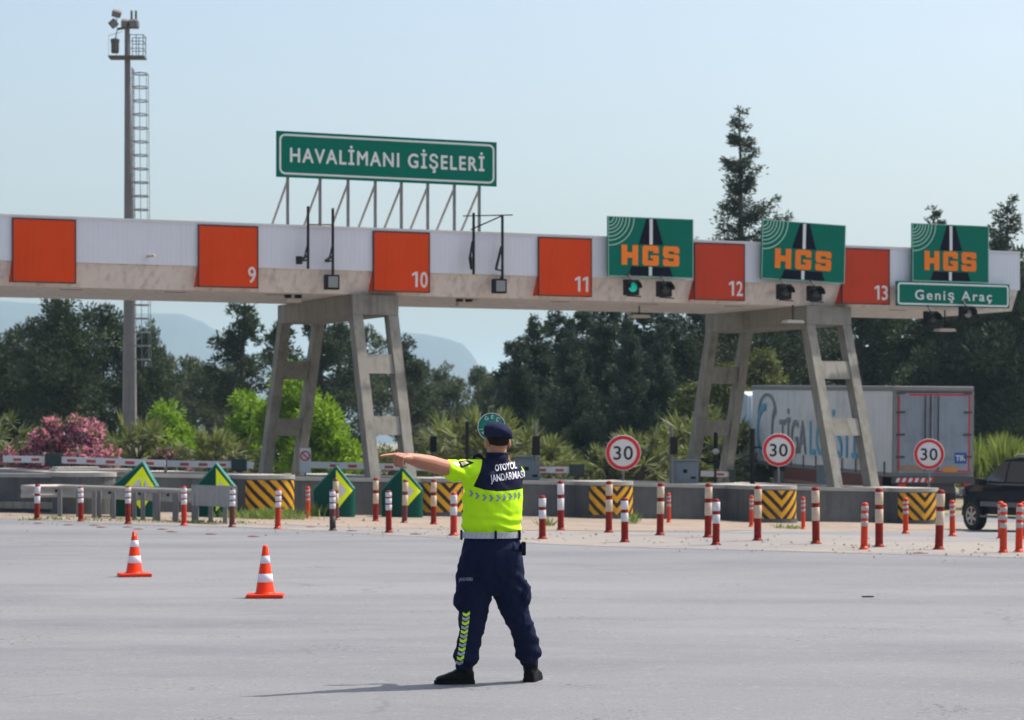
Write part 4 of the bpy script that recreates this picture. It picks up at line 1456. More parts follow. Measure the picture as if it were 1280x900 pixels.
# ------------------------------------------------------------------ traffic cones
def cone(px, py, rot, label, worn):
    p = U(px, py)
    o = thing('traffic_cone', label, 'traffic cone', p, rot, 'traffic cones on the asphalt')
    h = 0.56
    def rad(z):
        return 0.104 - (0.104 - 0.024) * (z - 0.045) / (h - 0.045)
    MB().box((-0.195, -0.195, 0.002), (0.195, 0.195, 0.042), bev=0.012).build('cone_base', 'cone_base', o)
    m = MB()
    m.lathe([(0.122, 0.043), (0.108, 0.052), (rad(0.065), 0.065), (rad(h - 0.02), h - 0.02), (0.02, h - 0.002), (0.016, h - 0.004), (0.010, h - 0.06)], 28)
    m.build('cone_body', 'cone_orange', o)
    for z0, z1 in ((0.165, 0.255), (0.365, 0.445)):
        MB().lathe([(rad(z0) + 0.0005, z0), (rad(z0) + 0.003, z0 + 0.002), (rad(z1) + 0.003, z1 - 0.002), (rad(z1) + 0.0005, z1)], 28).build('reflective_sleeve', 'cone_band', o)
    if worn:
        MB().bar((0.0, -0.047, 0.50), (0.0, -0.034, 0.548), 0.012, 0.003, up=(0, 1, 0)).build('white_scuff', 'cone_band', o)
cone(168, 720.5, 0.25, 'orange traffic cone standing farther back on the left', True)
cone(331.5, 747, 0.05, 'orange traffic cone standing nearer to the officer', False)

# reddish feet of lost posts left on the road, a scrap of rubber
for i, (px, py) in enumerate([(48, 654.5), (86, 656.5), (118, 657), (127, 659.5), (160, 659.3), (173, 661.8), (203, 662), (215, 665), (264, 668), (317, 671), (388, 659), (440, 664), (520, 668), (1150, 692), (640, 690)]):
    p = U(px, py)
    o = MB().lathe([(0.11, 0.001), (0.10, 0.008), (0.05, 0.012), (0.04, 0.02), (0, 0.02)], 12).build('post_foot_remnant', 'remnant', None, (p.x, p.y, p.z + 0.006))
    tag(o, 'low reddish foot of a lost post stuck flat on the asphalt', 'post remnant', 'reddish post feet left on the road')
p = U(1085, 746.5)
o = MB().box((-0.06, -0.03, 0.001), (0.06, 0.04, 0.012), bev=0.005).build('rubber_scrap', 'tyre', None, (p.x, p.y, p.z + 0.002), 0.3)
tag(o, 'small dark scrap of rubber lying on the empty asphalt at right', 'litter')

# ------------------------------------------------------------------ light mast
def mast():
    Y = 97.0
    b = at(162, 560, Y)
    b.z = 0
    k = Y / FPX
    def zz(py):
        return EYE + (HOR - py) * k
    o = thing('light_mast', 'tall steel floodlight mast with a caged ladder behind the gantry', 'light mast', (b.x, Y, -0.1))
    def dx(px, py):
        return (px - 162) * k
    top = zz(31)
    MB().tube([(0, 0, 0), (0, 0, zz(380)), (dx(160.5, 0), 0, zz(200)), (dx(159, 0), 0, top)], [0.30, 0.225, 0.155, 0.095], 18).build('mast_pole', 'mast_steel', o)
    # platform
    pf = MB()
    zp = zz(68.5)
    pf.box((dx(137, 0), -0.35, zp - 0.05), (dx(182, 0), 0.35, zp + 0.03))
    pf.build('platform', 'mast_dark', o)
    rl = MB()
    for px in (164, 172, 180.5):
        for y in (-0.33, 0.33):
            rl.bar((dx(px, 0), y, zp + 0.03), (dx(px, 0), y, zz(42)), 0.03, 0.03, up=(0, 1, 0))
    for py in (42, 50, 59):
        for y in (-0.36, 0.36):
            rl.bar((dx(163.5, 0), y, zz(py)), (dx(181, 0), y, zz(py)), 0.025, 0.025)
        rl.bar((dx(181, 0), -0.34, zz(py)), (dx(181, 0), 0.34, zz(py)), 0.025, 0.025)
    for px in (137.5, 147):
        rl.bar((dx(px, 0), -0.33, zp + 0.03), (dx(px, 0), -0.33, zz(43)), 0.012, 0.012, up=(0, 1, 0))
    rl.bar((dx(137, 0), -0.33, zz(43)), (dx(155, 0), -0.33, zz(38)), 0.015, 0.015)
    rl.build('railing', 'mast_light', o)
    hd = MB()
    hd.box((dx(153, 0), -0.2, zz(32)), (dx(173.5, 0), 0.2, zz(22.5)), bev=0.05)
    hd.bar((dx(147, 0), 0, zz(33)), (dx(160, 0), 0, zz(31)), 0.08, 0.08)
    hd.build('head_frame', 'mast_dark', o)
    for px, py, w, h, rot in ((147, 15, 11, 8, 0.25), (143, 27.5, 10, 9, -0.7), (157, 27, 8, 9, 0.1), (167.5, 27, 10, 9, -0.1)):
        X = Matrix.Translation((dx(px, 0), -0.24, zz(py))) @ Matrix.Rotation(rot, 4, 'Y') @ Matrix.Rotation(0.5, 4, 'X')
        f_ = MB().box((-w * k / 2, -0.12, -h * k / 2), (w * k / 2, 0.12, h * k / 2), bev=0.04, X=X).build('floodlight', 'mast_dark', o)
        MB().box((-w * k * 0.38, -0.13, -h * k * 0.38), (w * k * 0.38, -0.122, h * k * 0.38), X=X).build('lamp_glass', 'mast_light', f_)
    MB().bar((dx(147, 0), -0.2, zz(32)), (dx(146.5, 0), -0.2, zz(13)), 0.03, 0.03, up=(0, 1, 0)).build('lamp_stem', 'mast_dark', o)
    for px in (164.5, 170):
        MB().tube([(dx(px, 0), 0, zz(23)), (dx(px, 0), 0, zz(10))], 0.045, 8).build('antenna', 'mast_dark', o)
    MB().lathe([(0.13, 0), (0.15, 0.05), (0.15, 0.38), (0.17, 0.42), (0.17, 0.52), (0.05, 0.56)], 14, X=Matrix.Translation((dx(143.8, 0), 0, zz(63)))).build('hanging_drum', 'mast_dark', o)
    MB().tube([(dx(143.8, 0), 0, zz(47)), (dx(147, 0), 0, zz(32))], 0.02, 6).build('drum_wire', 'mast_dark', o)
    # ladder with safety hoops
    ld = MB()
    xo = dx(166, 0)
    for y in (-0.2, 0.2):
        ld.bar((dx(168.5, 0) + 0.03, y, 2.2), (xo, y, zz(82)), 0.035, 0.035, up=(0, 1, 0))
    z = 2.4
    while z < zz(84):
        q = z / zz(82)
        ld.bar((xo + (1 - q) * 0.10, -0.2, z), (xo + (1 - q) * 0.10, 0.2, z), 0.02, 0.02)
        z += 0.28
    ld.build('ladder', 'mast_light', o)
    cg = MB()
    z = zz(89)
    while z > 4.5:
        q = z / zz(82)
        x0 = xo + (1 - q) * 0.10
        pts = [(x0 + 0.02, -0.2, z), (x0 + 0.30, -0.36, z), (x0 + 0.54, -0.2, z), (x0 + 0.56, 0.2, z), (x0 + 0.30, 0.36, z), (x0 + 0.02, 0.2, z)]
        for i in range(5):
            cg.bar(pts[i], pts[i + 1], 0.015, 0.045)
        z -= 17 * k
    for (ddx, y) in ((0.30, -0.36), (0.54, -0.2), (0.56, 0.2)):
        cg.bar((xo + 0.10 + ddx, y, 4.6), (xo + ddx, y, zz(88)), 0.022, 0.015, up=(0, 1, 0))
    cg.build('ladder_cage', 'mast_light', o)
    MB().box((-0.35, -0.35, -0.3), (0.35, 0.35, 0.12)).build('mast_base', 'concrete', o)
mast()
# ------------------------------------------------------------------ vegetation
def leaf_mat(name, dark, light, trans=0.25, rough=0.7, flower=None):
    m = bpy.data.materials.new(name)
    m.use_nodes = True
    nt = m.node_tree
    L = nt.links.new
    b = nt.nodes['Principled BSDF']
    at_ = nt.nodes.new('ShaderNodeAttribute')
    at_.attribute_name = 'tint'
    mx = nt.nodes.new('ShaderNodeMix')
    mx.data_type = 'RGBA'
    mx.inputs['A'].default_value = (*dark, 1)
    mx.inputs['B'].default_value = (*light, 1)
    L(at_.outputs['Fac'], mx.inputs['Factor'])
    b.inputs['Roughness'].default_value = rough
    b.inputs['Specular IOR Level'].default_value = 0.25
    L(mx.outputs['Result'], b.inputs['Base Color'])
    tr = nt.nodes.new('ShaderNodeBsdfTranslucent')
    sc = nt.nodes.new('ShaderNodeVectorMath')
    sc.operation = 'MULTIPLY'
    sc.inputs[1].default_value = (1.25, 1.35, 0.7)
    L(mx.outputs['Result'], sc.inputs[0])
    L(sc.outputs[0], tr.inputs['Color'])
    ms = nt.nodes.new('ShaderNodeMixShader')
    ms.inputs[0].default_value = trans
    L(b.outputs[0], ms.inputs[1])
    L(tr.outputs[0], ms.inputs[2])
    L(ms.outputs[0], nt.nodes['Material Output'].inputs['Surface'])
    MATS[name] = m
leaf_mat('pine_needles', (0.012, 0.024, 0.014), (0.064, 0.09, 0.045), 0.15)
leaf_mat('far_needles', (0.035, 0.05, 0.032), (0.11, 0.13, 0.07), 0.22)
leaf_mat('cedar_needles', (0.009, 0.021, 0.017), (0.072, 0.105, 0.072), 0.15)
leaf_mat('spruce_needles', (0.014, 0.026, 0.019), (0.06, 0.078, 0.048), 0.15)
leaf_mat('olive_leaves', (0.045, 0.058, 0.022), (0.15, 0.165, 0.065), 0.3)
leaf_mat('lime_leaves', (0.09, 0.17, 0.015), (0.27, 0.4, 0.04), 0.4)
leaf_mat('oleander_leaves', (0.06, 0.075, 0.04), (0.16, 0.165, 0.085), 0.3)
leaf_mat('oleander_flowers', (0.5, 0.13, 0.34), (0.74, 0.33, 0.55), 0.35)
leaf_mat('palm_leaves', (0.07, 0.09, 0.03), (0.22, 0.24, 0.105), 0.3)
leaf_mat('palm_dry', (0.22, 0.17, 0.09), (0.42, 0.33, 0.19), 0.3)
leaf_mat('reed_leaves', (0.08, 0.12, 0.025), (0.24, 0.27, 0.08), 0.35)
leaf_mat('weed_leaves', (0.09, 0.14, 0.03), (0.22, 0.28, 0.08), 0.3)

def kites(name, P, D, ln, wd, rng, tint, flat_up=0.0):
    """a mesh of small kite-shaped leaves: base points P, directions D"""
    n = len(P)
    D = D / (np.linalg.norm(D, axis=1, keepdims=True) + 1e-9)
    rnd = rng.normal(size=(n, 3))
    if flat_up:
        rnd = rnd * (1 - flat_up)
        S = np.cross(D, np.array([0, 0, 1.0]) + rnd)
    else:
        S = np.cross(D, rnd)
    S /= np.linalg.norm(S, axis=1, keepdims=True) + 1e-9
    ln = np.asarray(ln).reshape(-1, 1) * np.ones((n, 1))
    wd = np.asarray(wd).reshape(-1, 1) * np.ones((n, 1))
    V = np.stack([P, P + D * ln * 0.45 + S * wd * 0.5, P + D * ln, P + D * ln * 0.45 - S * wd * 0.5], 1).reshape(-1, 3)
    me = bpy.data.meshes.new(name)
    me.vertices.add(4 * n)
    me.vertices.foreach_set('co', V.ravel().astype(np.float32))
    me.loops.add(4 * n)
    me.loops.foreach_set('vertex_index', np.arange(4 * n, dtype=np.int32))
    me.polygons.add(n)
    me.polygons.foreach_set('loop_start', np.arange(0, 4 * n, 4, dtype=np.int32))
    me.polygons.foreach_set('loop_total', np.full(n, 4, dtype=np.int32))
    a = me.attributes.new('tint', 'FLOAT', 'FACE')
    a.data.foreach_set('value', np.clip(tint, 0, 1).astype(np.float32))
    me.update()
    me.validate()
    return me

def clump_cloud(rng, centres, radii, per, squash=0.75):
    n = len(centres)
    k = np.repeat(np.arange(n), per)
    d = rng.normal(size=(n * per, 3))
    d /= np.linalg.norm(d, axis=1, keepdims=True)
    r = rng.random(n * per) ** 0.45
    off = d * r[:, None] * np.asarray(radii)[k][:, None]
    off[:, 2] *= squash
    return np.asarray(centres)[k] + off, d, k

def pine_meshes(seed, h, r, limbs=46, per=85, low=0.12, rad=0.5, top=1.0, lean=0.0, leaf=0.24):
    rng = np.random.default_rng(seed)
    w = MB()
    bx, by = rng.uniform(-.3, .3, 2)
    def trunk(z):
        q = z / h
        return np.array([bx * math.sin(q * 3) + lean * q * h, by * math.sin(q * 2.2 + 1), z])
    w.tube([trunk(h * i / 8) for i in range(9)], [0.028 * h * (1 - 0.85 * i / 8) + 0.02 for i in range(9)], 9)
    C, Rr = [], []
    for i in range(limbs):
        q = low + (1 - low) * (i + rng.random()) / limbs
        prof = (math.sin(min(1, (q - low) / (0.42 - low * .5)) * math.pi / 2) if q < 0.42 else (1 - ((q - 0.42) / 0.62) ** 1.5)) * top
        ln = r * max(0.16, prof) * rng.uniform(0.6, 1.15)
        a = rng.uniform(0, 2 * math.pi)
        up = rng.uniform(0.1, 0.55) + 0.35 * q
        b = trunk(q * h * 0.96)
        d = np.array([math.cos(a), math.sin(a), up])
        pts = [b, b + d * ln * 0.5 + np.array([0, 0, -0.05 * ln]), b + d * ln]
        w.tube(pts, [0.05 + 0.012 * ln, 0.03 + 0.006 * ln, 0.012], 5, cap=False)
        nc = max(2, int(ln / 0.42))
        for j in range(nc):
            t = 0.3 + 0.75 * (j + rng.random() * 0.6) / nc
            c = b + d * ln * t + rng.normal(size=3) * 0.24 * rad / 0.5
            C.append(c)
            Rr.append(rad * rng.uniform(0.55, 1.15))
    P, D, k = clump_cloud(rng, C, Rr, per, 0.72)
    base = rng.random(len(C)) * 0.45
    tint = base[k] + rng.random(len(P)) * 0.5
    D = D * 0.8 + np.array([0, 0, 0.45]) + rng.normal(size=D.shape) * 0.4
    return w, kites('crown', P, D, rng.uniform(leaf * .7, leaf * 1.35, len(P)), leaf * 0.34, rng, tint)

def conifer_meshes(seed, h, r, step=0.42, per_m=95, droop=0.15, upturn=0.5, low=0.04, power=0.85, gap=0.35, spread=0.2, leaf=0.26, nb=(5, 8), bare=0.12):
    rng = np.random.default_rng(seed)
    w = MB()
    w.tube([(0, 0, 0), (0.05, 0, h * 0.5), (0, 0.03, h * 0.985)], [0.019 * h, 0.011 * h, 0.012], 9)
    PP, DD, TT = [], [], []
    z = h * low
    while z < h * 0.985:
        q = z / h
        ln0 = r * (1 - q) ** power + 0.12
        for b in range(rng.integers(*nb)):
            if rng.random() < gap * 0.4:
                continue
            a = rng.uniform(0, 2 * math.pi)
            ln = ln0 * rng.uniform(1 - gap, 1 + gap * 0.6)
            out = np.array([math.cos(a), math.sin(a), 0.0])
            zz = z + rng.uniform(-.5, .5) * step
            def curve(t):
                return np.array([0, 0, zz]) + out * ln * t + np.array([0, 0, -droop * ln * t + upturn * ln * t ** 2.6])
            if ln > 0.5:
                w.tube([curve(0), curve(0.5), curve(0.95)], [0.02 + 0.012 * ln, 0.015 + 0.006 * ln, 0.008], 4, cap=False)
            n = int(max(10, ln * per_m))
            t = bare + (1.02 - bare) * rng.random(n) ** 0.8
            pts = np.array([0, 0, zz]) + out * (ln * t)[:, None] + np.outer(-droop * ln * t + upturn * ln * t ** 2.6, [0, 0, 1])
            wid = spread * (0.45 + 0.75 * np.sin(np.clip(t, 0, 1) * math.pi * 0.85)) * min(1.0, 0.5 + ln / 2.5)
            off = rng.normal(size=(n, 3)) * wid[:, None]
            side = np.array([-out[1], out[0], 0])
            lat = rng.normal(size=n) * wid * 0.9
            pts = pts + off * np.array([0.8, 0.8, 0.65]) + lat[:, None] * side
            d = out * 0.7 + np.sign(lat)[:, None] * side * 0.5 + rng.normal(size=(n, 3)) * 0.4 + np.array([0, 0, 0.15])
            PP.append(pts)
            DD.append(d)
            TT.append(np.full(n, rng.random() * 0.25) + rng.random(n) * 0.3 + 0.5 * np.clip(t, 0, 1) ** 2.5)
        z += step * rng.uniform(0.75, 1.3)
    P, D, T = np.concatenate(PP), np.concatenate(DD), np.concatenate(TT)
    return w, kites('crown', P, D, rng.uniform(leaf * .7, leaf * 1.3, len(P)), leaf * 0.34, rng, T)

def bush_meshes(seed, rx, ry, h, n=5000, lumps=26, leaf=0.13, flower=0, fsize=0.10, stems=7, upright=0.5, rad=0.42):
    rng = np.random.default_rng(seed)
    w = MB()
    C, Rr = [], []
    for i in range(lumps):
        a = rng.uniform(0, 2 * math.pi)
        q = rng.random() ** 0.5
        el = rng.random()
        z = h * (0.15 + 0.85 * el * math.sqrt(max(0.05, 1 - (q * 0.85) ** 2)))
        C.append(np.array([rx * q * 0.9 * math.cos(a), ry * q * 0.9 * math.sin(a), z * 0.92]))
        Rr.append(rad * rng.uniform(0.6, 1.2))
    for i in range(stems):
        c = C[i % len(C)]
        w.tube([(c[0] * .15, c[1] * .15, -0.1), (c[0] * .6, c[1] * .6, c[2] * .5), tuple(c)], [0.035, 0.025, 0.01], 5, cap=False)
    P, D, k = clump_cloud(rng, C, Rr, max(10, n // lumps), 0.85)
    P[:, 2] = np.maximum(P[:, 2], 0.02)
    base = rng.random(len(C)) * 0.4
    tint = base[k] + rng.random(len(P)) * 0.55
    D = D + np.array([0, 0, upright]) + rng.normal(size=D.shape) * 0.35
    cr = kites('crown', P, D, rng.uniform(leaf * .6, leaf * 1.4, len(P)), leaf * 0.42, rng, tint)
    fl = None
    if flower:
        P2, D2, k2 = clump_cloud(rng, C, np.array(Rr) * 1.08, max(4, flower // lumps), 0.9)
        keep = (P2[:, 2] > h * 0.22)
        # flowers sit in trusses
        P2, D2 = P2[keep], D2[keep]
        idx = rng.choice(len(P2), max(8, len(P2) // 7), replace=True)
        seeds = P2[idx]
        near = np.argmin(((P2[:, None, :] - seeds[None, :, :]) ** 2).sum(2), axis=1) if len(P2) < 16000 else rng.integers(0, len(seeds), len(P2))
        P2 = seeds[near] * 0.6 + P2 * 0.4
        fl = kites('flowers', P2, D2 + rng.normal(size=D2.shape) * 0.6, rng.uniform(fsize * .7, fsize * 1.4, len(P2)), fsize * 0.9, rng, rng.random(len(P2)))
    return w, cr, fl

def fan_palm_meshes(seed, h, fans=26, rr=0.62, spread=1.1):
    """cluster of fan leaves on arching stalks"""
    rng = np.random.default_rng(seed)
    w = MB()
    PP, DD, LL, WW, TT = [], [], [], [], []
    dryP = []
    w.tube([(0, 0, -0.1), (0, 0, h * 0.28), (0.03, 0, h * 0.45)], [0.2, 0.19, 0.14], 9)
    for i in range(fans):
        a = rng.uniform(0, 2 * math.pi)
        el = rng.uniform(-0.15, 1.35)
        ln = (h * 0.55) * rng.uniform(0.6, 1.0) * spread ** (1 - el / 1.4)
        b = np.array([0, 0, h * 0.42])
        out = np.array([math.cos(a) * math.cos(el), math.sin(a) * math.cos(el), math.sin(el)])
        tip = b + out * ln + np.array([0, 0, -0.12 * ln * math.cos(el)])
        w.tube([b, b + out * ln * 0.5, tip], [0.022, 0.016, 0.010], 4, cap=False)
        side = np.cross(out, [0, 0, 1.0])
        side /= np.linalg.norm(side) + 1e-9
        up = np.cross(side, out)
        R1 = rr * rng.uniform(0.7, 1.15)
        tone = rng.random() * 0.5
        nseg = 22
        for s in range(nseg):
            g = (s / (nseg - 1) - 0.5) * R(245)
            d = out * math.cos(g) + side * math.sin(g) + up * (0.25 * math.cos(g) - 0.1)
            d = d + np.array([0, 0, -0.30 * abs(g)]) + rng.normal(size=3) * 0.10
            PP.append(tip)
            DD.append(d)
            LL.append(R1 * (1 - 0.18 * abs(g) / R(122)))
            WW.append(0.085 * R1 / 0.75)
            TT.append(tone + rng.random() * 0.5)
    P, D = np.array(PP), np.array(DD)
    return w, kites('fronds', P, D, np.array(LL), np.array(WW), rng, np.array(TT), flat_up=0.5)

def reed_meshes(seed, w_, d_, h, n=700):
    rng = np.random.default_rng(seed)
    P = np.stack([rng.uniform(-w_, w_, n), rng.uniform(-d_, d_, n), np.zeros(n)], 1)
    c = rng.integers(0, 14, n)
    cx, cy, ch = rng.uniform(-w_, w_, 14), rng.uniform(-d_, d_, 14), rng.uniform(0.5, 1.0, 14)
    P[:, 0] = cx[c] + rng.normal(size=n) * 0.12
    P[:, 1] = cy[c] + rng.normal(size=n) * 0.12
    up = rng.uniform(0, 0.75, n)
    P[:, 2] = up * h * ch[c]
    D = np.stack([rng.normal(0, .45, n), rng.normal(0, .45, n), np.ones(n)], 1)
    hh = h * ch[c] * (1 - up) * rng.uniform(0.7, 1.05, n)
    return kites('blades', P, D, hh, 0.10, rng, 0.5 * rng.random(n) + 0.5 * rng.random(14)[c])

def plant(kind, px, Y, label, cat, group, wood, crown, leafm, crown_name='crown', wood_name='trunk', barkm='bark', rz=0.0, extra=None, base=None, scale=None):
    X = (px - 640) / FPX * Y
    o = thing(kind, label, cat, (X, Y, gz(X, Y) - 0.03), rz, group)
    if wood is not None:
        me = wood.mesh(wood_name) if isinstance(wood, MB) else wood
        link(wood_name, me, barkm if len(me.materials) == 0 else [], o)
    link(crown_name, crown, leafm if len(crown.materials) == 0 else [], o)
    if extra is not None:
        link('flowers', extra, 'oleander_flowers', o)
    if scale:
        o.scale = scale
    return o

def top_h(py, Y, px=640):
    X = (px - 640) / FPX * Y
    return EYE + (HOR - py) / FPX * Y - gz(X, Y) + 0.03

# --- tall open spruce above the gantry
Y = 112.0
h = top_h(127, Y, 928)
w, c = conifer_meshes(11, h, 6.6, step=0.50, per_m=230, droop=-0.16, upturn=0.42, power=1.38, gap=0.5, spread=0.17, leaf=0.19, nb=(4, 7), bare=0.0)
plant('spruce_tree', 925, Y, 'tall pointed spruce rising into the sky between the lane 12 panel and its neighbour sign', 'tree', 'trees behind the gantry', w, c, 'spruce_needles')
Y = 118.0
w, c = conifer_meshes(12, top_h(247, Y, 1258), 4.2, step=0.55, per_m=130, droop=0.1, upturn=0.5, power=0.9, gap=0.5, spread=0.17, leaf=0.24, nb=(4, 7), bare=0.02)
plant('spruce_tree', 1259, Y, 'pointed spruce whose tip shows at the right end of the gantry', 'tree', 'trees behind the gantry', w, c, 'spruce_needles')
w, c = conifer_meshes(13, top_h(255, Y + 4, 1166), 2.0, step=0.42, per_m=120, droop=0.1, upturn=0.5, power=0.8, gap=0.5, spread=0.16, leaf=0.24, nb=(4, 6), bare=0.02)
plant('spruce_tree', 1166, Y + 4, 'thin spruce tip peeping out above the rightmost toll sign', 'tree', 'trees behind the gantry', w, c, 'spruce_needles')

# --- dense dark cedars in the middle
cw = [conifer_meshes(21 + i, 8.0, 3.3, step=0.52, per_m=200, droop=0.10, upturn=0.40, power=1.0, gap=0.42, spread=0.17, leaf=0.22, nb=(7, 10), low=0.02) for i in range(3)]
cw = [(a.mesh('trunk'), b) for a, b in cw]
def tree(kind, src, i, px, Y, ytop, label, leafm, h0, wide=1.0, grp='trees behind the gantry', barkm='bark'):
    h = top_h(ytop, Y, px)
    k = h / h0
    wm, cm = src[i % len(src)]
    return plant(kind, px, Y, label, 'tree', grp, wm, cm, leafm, rz=random.uniform(0, 6.28), scale=(k * wide, k * wide, k), barkm=barkm)
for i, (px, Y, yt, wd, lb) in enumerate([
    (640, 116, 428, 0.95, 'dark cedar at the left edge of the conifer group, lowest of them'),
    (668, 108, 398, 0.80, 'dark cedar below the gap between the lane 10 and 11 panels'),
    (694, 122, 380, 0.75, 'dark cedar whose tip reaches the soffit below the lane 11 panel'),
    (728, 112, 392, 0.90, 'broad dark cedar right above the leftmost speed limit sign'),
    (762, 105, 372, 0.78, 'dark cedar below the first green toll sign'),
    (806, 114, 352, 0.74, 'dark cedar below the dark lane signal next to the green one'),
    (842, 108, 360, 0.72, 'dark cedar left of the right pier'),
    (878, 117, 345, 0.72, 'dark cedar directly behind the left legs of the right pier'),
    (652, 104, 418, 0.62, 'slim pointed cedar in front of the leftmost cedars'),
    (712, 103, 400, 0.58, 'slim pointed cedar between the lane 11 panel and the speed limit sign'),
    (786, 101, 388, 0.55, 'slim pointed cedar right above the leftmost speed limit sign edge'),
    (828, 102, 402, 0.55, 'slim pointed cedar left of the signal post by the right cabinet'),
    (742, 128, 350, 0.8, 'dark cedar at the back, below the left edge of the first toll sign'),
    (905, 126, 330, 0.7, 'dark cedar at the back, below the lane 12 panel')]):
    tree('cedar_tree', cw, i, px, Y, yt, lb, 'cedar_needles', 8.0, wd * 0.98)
# small light conifers beside the truck
sm = [conifer_meshes(41 + i, 6.0, 2.0, step=0.34, per_m=110, droop=0.15, upturn=0.35, power=0.75, gap=0.4, spread=0.2, leaf=0.24, nb=(6, 9), low=0.02) for i in range(2)]
sm = [(a.mesh('trunk'), b) for a, b in sm]
for i, (px, Y, yt, wd, lb) in enumerate([
    (952, 104, 437, 0.95, 'small olive green conifer with its tip just above the truck roof'),
    (866, 98, 478, 1.15, 'young light conifer left of the right pier'),
    (905, 100, 455, 1.1, 'young light conifer between the legs of the right pier')]):
    tree('young_conifer', sm, i, px, Y, yt, lb, 'olive_leaves', 6.0, wd)

# --- pines: left mass, middle, right mass
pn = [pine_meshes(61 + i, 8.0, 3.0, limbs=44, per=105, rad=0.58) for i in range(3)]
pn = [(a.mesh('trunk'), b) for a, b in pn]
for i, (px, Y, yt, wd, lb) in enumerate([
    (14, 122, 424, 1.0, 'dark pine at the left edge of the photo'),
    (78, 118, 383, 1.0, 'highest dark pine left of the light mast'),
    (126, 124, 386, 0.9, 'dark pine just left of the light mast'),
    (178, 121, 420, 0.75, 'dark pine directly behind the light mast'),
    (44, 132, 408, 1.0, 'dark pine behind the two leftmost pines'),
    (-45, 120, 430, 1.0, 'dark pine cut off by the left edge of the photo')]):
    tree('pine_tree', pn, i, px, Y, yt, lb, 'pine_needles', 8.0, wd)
fp = [pine_meshes(71 + i, 6.0, 2.0, limbs=34, per=75, rad=0.42, leaf=0.22) for i in range(3)]
fp = [(a.mesh('trunk'), b) for a, b in fp]
for i, (px, Y, yt, wd, lb) in enumerate([
    (208, 146, 455, 0.9, 'greyish far pine right of the light mast'),
    (236, 152, 449, 1.0, 'greyish far pine, second right of the light mast'),
    (262, 147, 461, 1.05, 'greyish far pine, low, third right of the light mast'),
    (190, 138, 410, 0.5, 'slender pine whose thin top stands just right of the mast ladder'),
    (288, 150, 458, 0.9, 'greyish far pine left of the tall loose pine'),
    (520, 150, 452, 1.0, 'far pine right of the left pier, tallest there'),
    (548, 156, 462, 1.0, 'far pine right of the left pier, second from it'),
    (574, 148, 476, 1.0, 'far low pine above the green paddle'),
    (598, 158, 460, 0.8, 'far pine with a thin top below the low end of the hill'),
    (455, 147, 408, 0.75, 'far pine seen between the front legs of the left pier'),
    (622, 150, 470, 0.9, 'far low pine touching the dark cedars')]):
    tree('far_pine_tree', fp, i, px, Y, yt, lb, 'far_needles', 6.0, wd, barkm='bark_grey')
lp = [pine_meshes(81 + i, 8.0, 1.9, limbs=40, per=80, rad=0.40, low=0.15) for i in range(2)]
lp = [(a.mesh('trunk'), b) for a, b in lp]
for i, (px, Y, yt, wd, lb) in enumerate([
    (306, 128, 379, 0.95, 'tall loose pine left of the left pier, its top at the soffit'),
    (352, 134, 402, 0.9, 'pine seen between the rear legs of the left pier'),
    (398, 130, 384, 1.0, 'pine rising behind the middle of the left pier'),
    (430, 136, 400, 1.0, 'pine just left of the front legs of the left pier'),
    (505, 138, 425, 0.9, 'pine just right of the front legs of the left pier')]):
    tree('loose_pine_tree', lp, i, px, Y, yt, lb, 'pine_needles', 8.0, wd)
for i, (px, Y, yt, wd, lb) in enumerate([
    (985, 118, 378, 1.0, 'pine behind the cap of the right pier'),
    (1030, 122, 368, 1.0, 'pine behind the front legs of the right pier'),
    (1078, 116, 372, 1.0, 'pine above the middle of the truck side'),
    (1124, 120, 366, 1.0, 'pine above the truck rear corner, left of the hanging signals'),
    (1172, 117, 372, 1.0, 'pine above the truck rear doors'),
    (1216, 121, 362, 1.0, 'pine right of the truck under the end of the wide vehicle sign'),
    (1262, 115, 330, 1.0, 'tall dark pine at the right edge of the photo'),
    (1306, 121, 345, 1.0, 'pine cut off by the right edge of the photo'),
    (1240, 128, 400, 0.9, 'lower pine behind the gap between the truck and the right edge')]):
    tree('stone_pine_tree', pn, i + 1, px, Y, yt, lb, 'pine_needles', 8.0, wd)

# --- bright broadleaf trees
def broad(seed, px, Y, ytop, rx, label, lumps=34, n=8000):
    h = top_h(ytop, Y, px)
    w, c, f = bush_meshes(seed, rx, rx, h, n=n, lumps=lumps, leaf=0.20, stems=9, upright=0.1, rad=0.5)
    w.tube([(0, 0, 0), (0.03, 0, h * 0.4), (0, 0, h * 0.8)], [0.10, 0.07, 0.03], 8)
    return plant('broadleaf_tree', px, Y, label, 'tree', 'bright green trees', w, c, 'lime_leaves')
broad(91, 405, 86, 500, 1.05, 'bright lime green small tree between the two halves of the left pier', 30, 7000)
broad(92, 360, 92, 435, 1.0, 'bright lime green slender tree behind the rear legs of the left pier', 40, 7000)
broad(93, 210, 92, 507, 1.15, 'bright lime green bush tree right of the light mast foot', 26, 6000)
broad(94, 312, 96, 478, 0.8, 'green tree half hidden by the leftmost pier leg', 26, 5000)

# --- oleanders
def oleander(seed, px, Y, ytop, rx, label, flower):
    h = top_h(ytop, Y, px)
    w, c, f = bush_meshes(seed, rx, rx * 0.8, h, n=6000, lumps=44, leaf=0.17, flower=flower, stems=10, upright=0.8, rad=0.36)
    return plant('oleander_bush', px, Y, label, 'shrub', 'flowering shrubs behind the walls', w, c, 'oleander_leaves', wood_name='stems', extra=f)
oleander(101, 78, 82, 516, 1.95, 'wide pink flowering oleander above the leftmost boom', 15000)
oleander(102, 216, 83, 553, 0.70, 'small pink oleander behind the right half of the leftmost boom', 2200)
oleander(103, 118, 82, 545, 0.62, 'low pink oleander against the right side of the wide one', 2400)

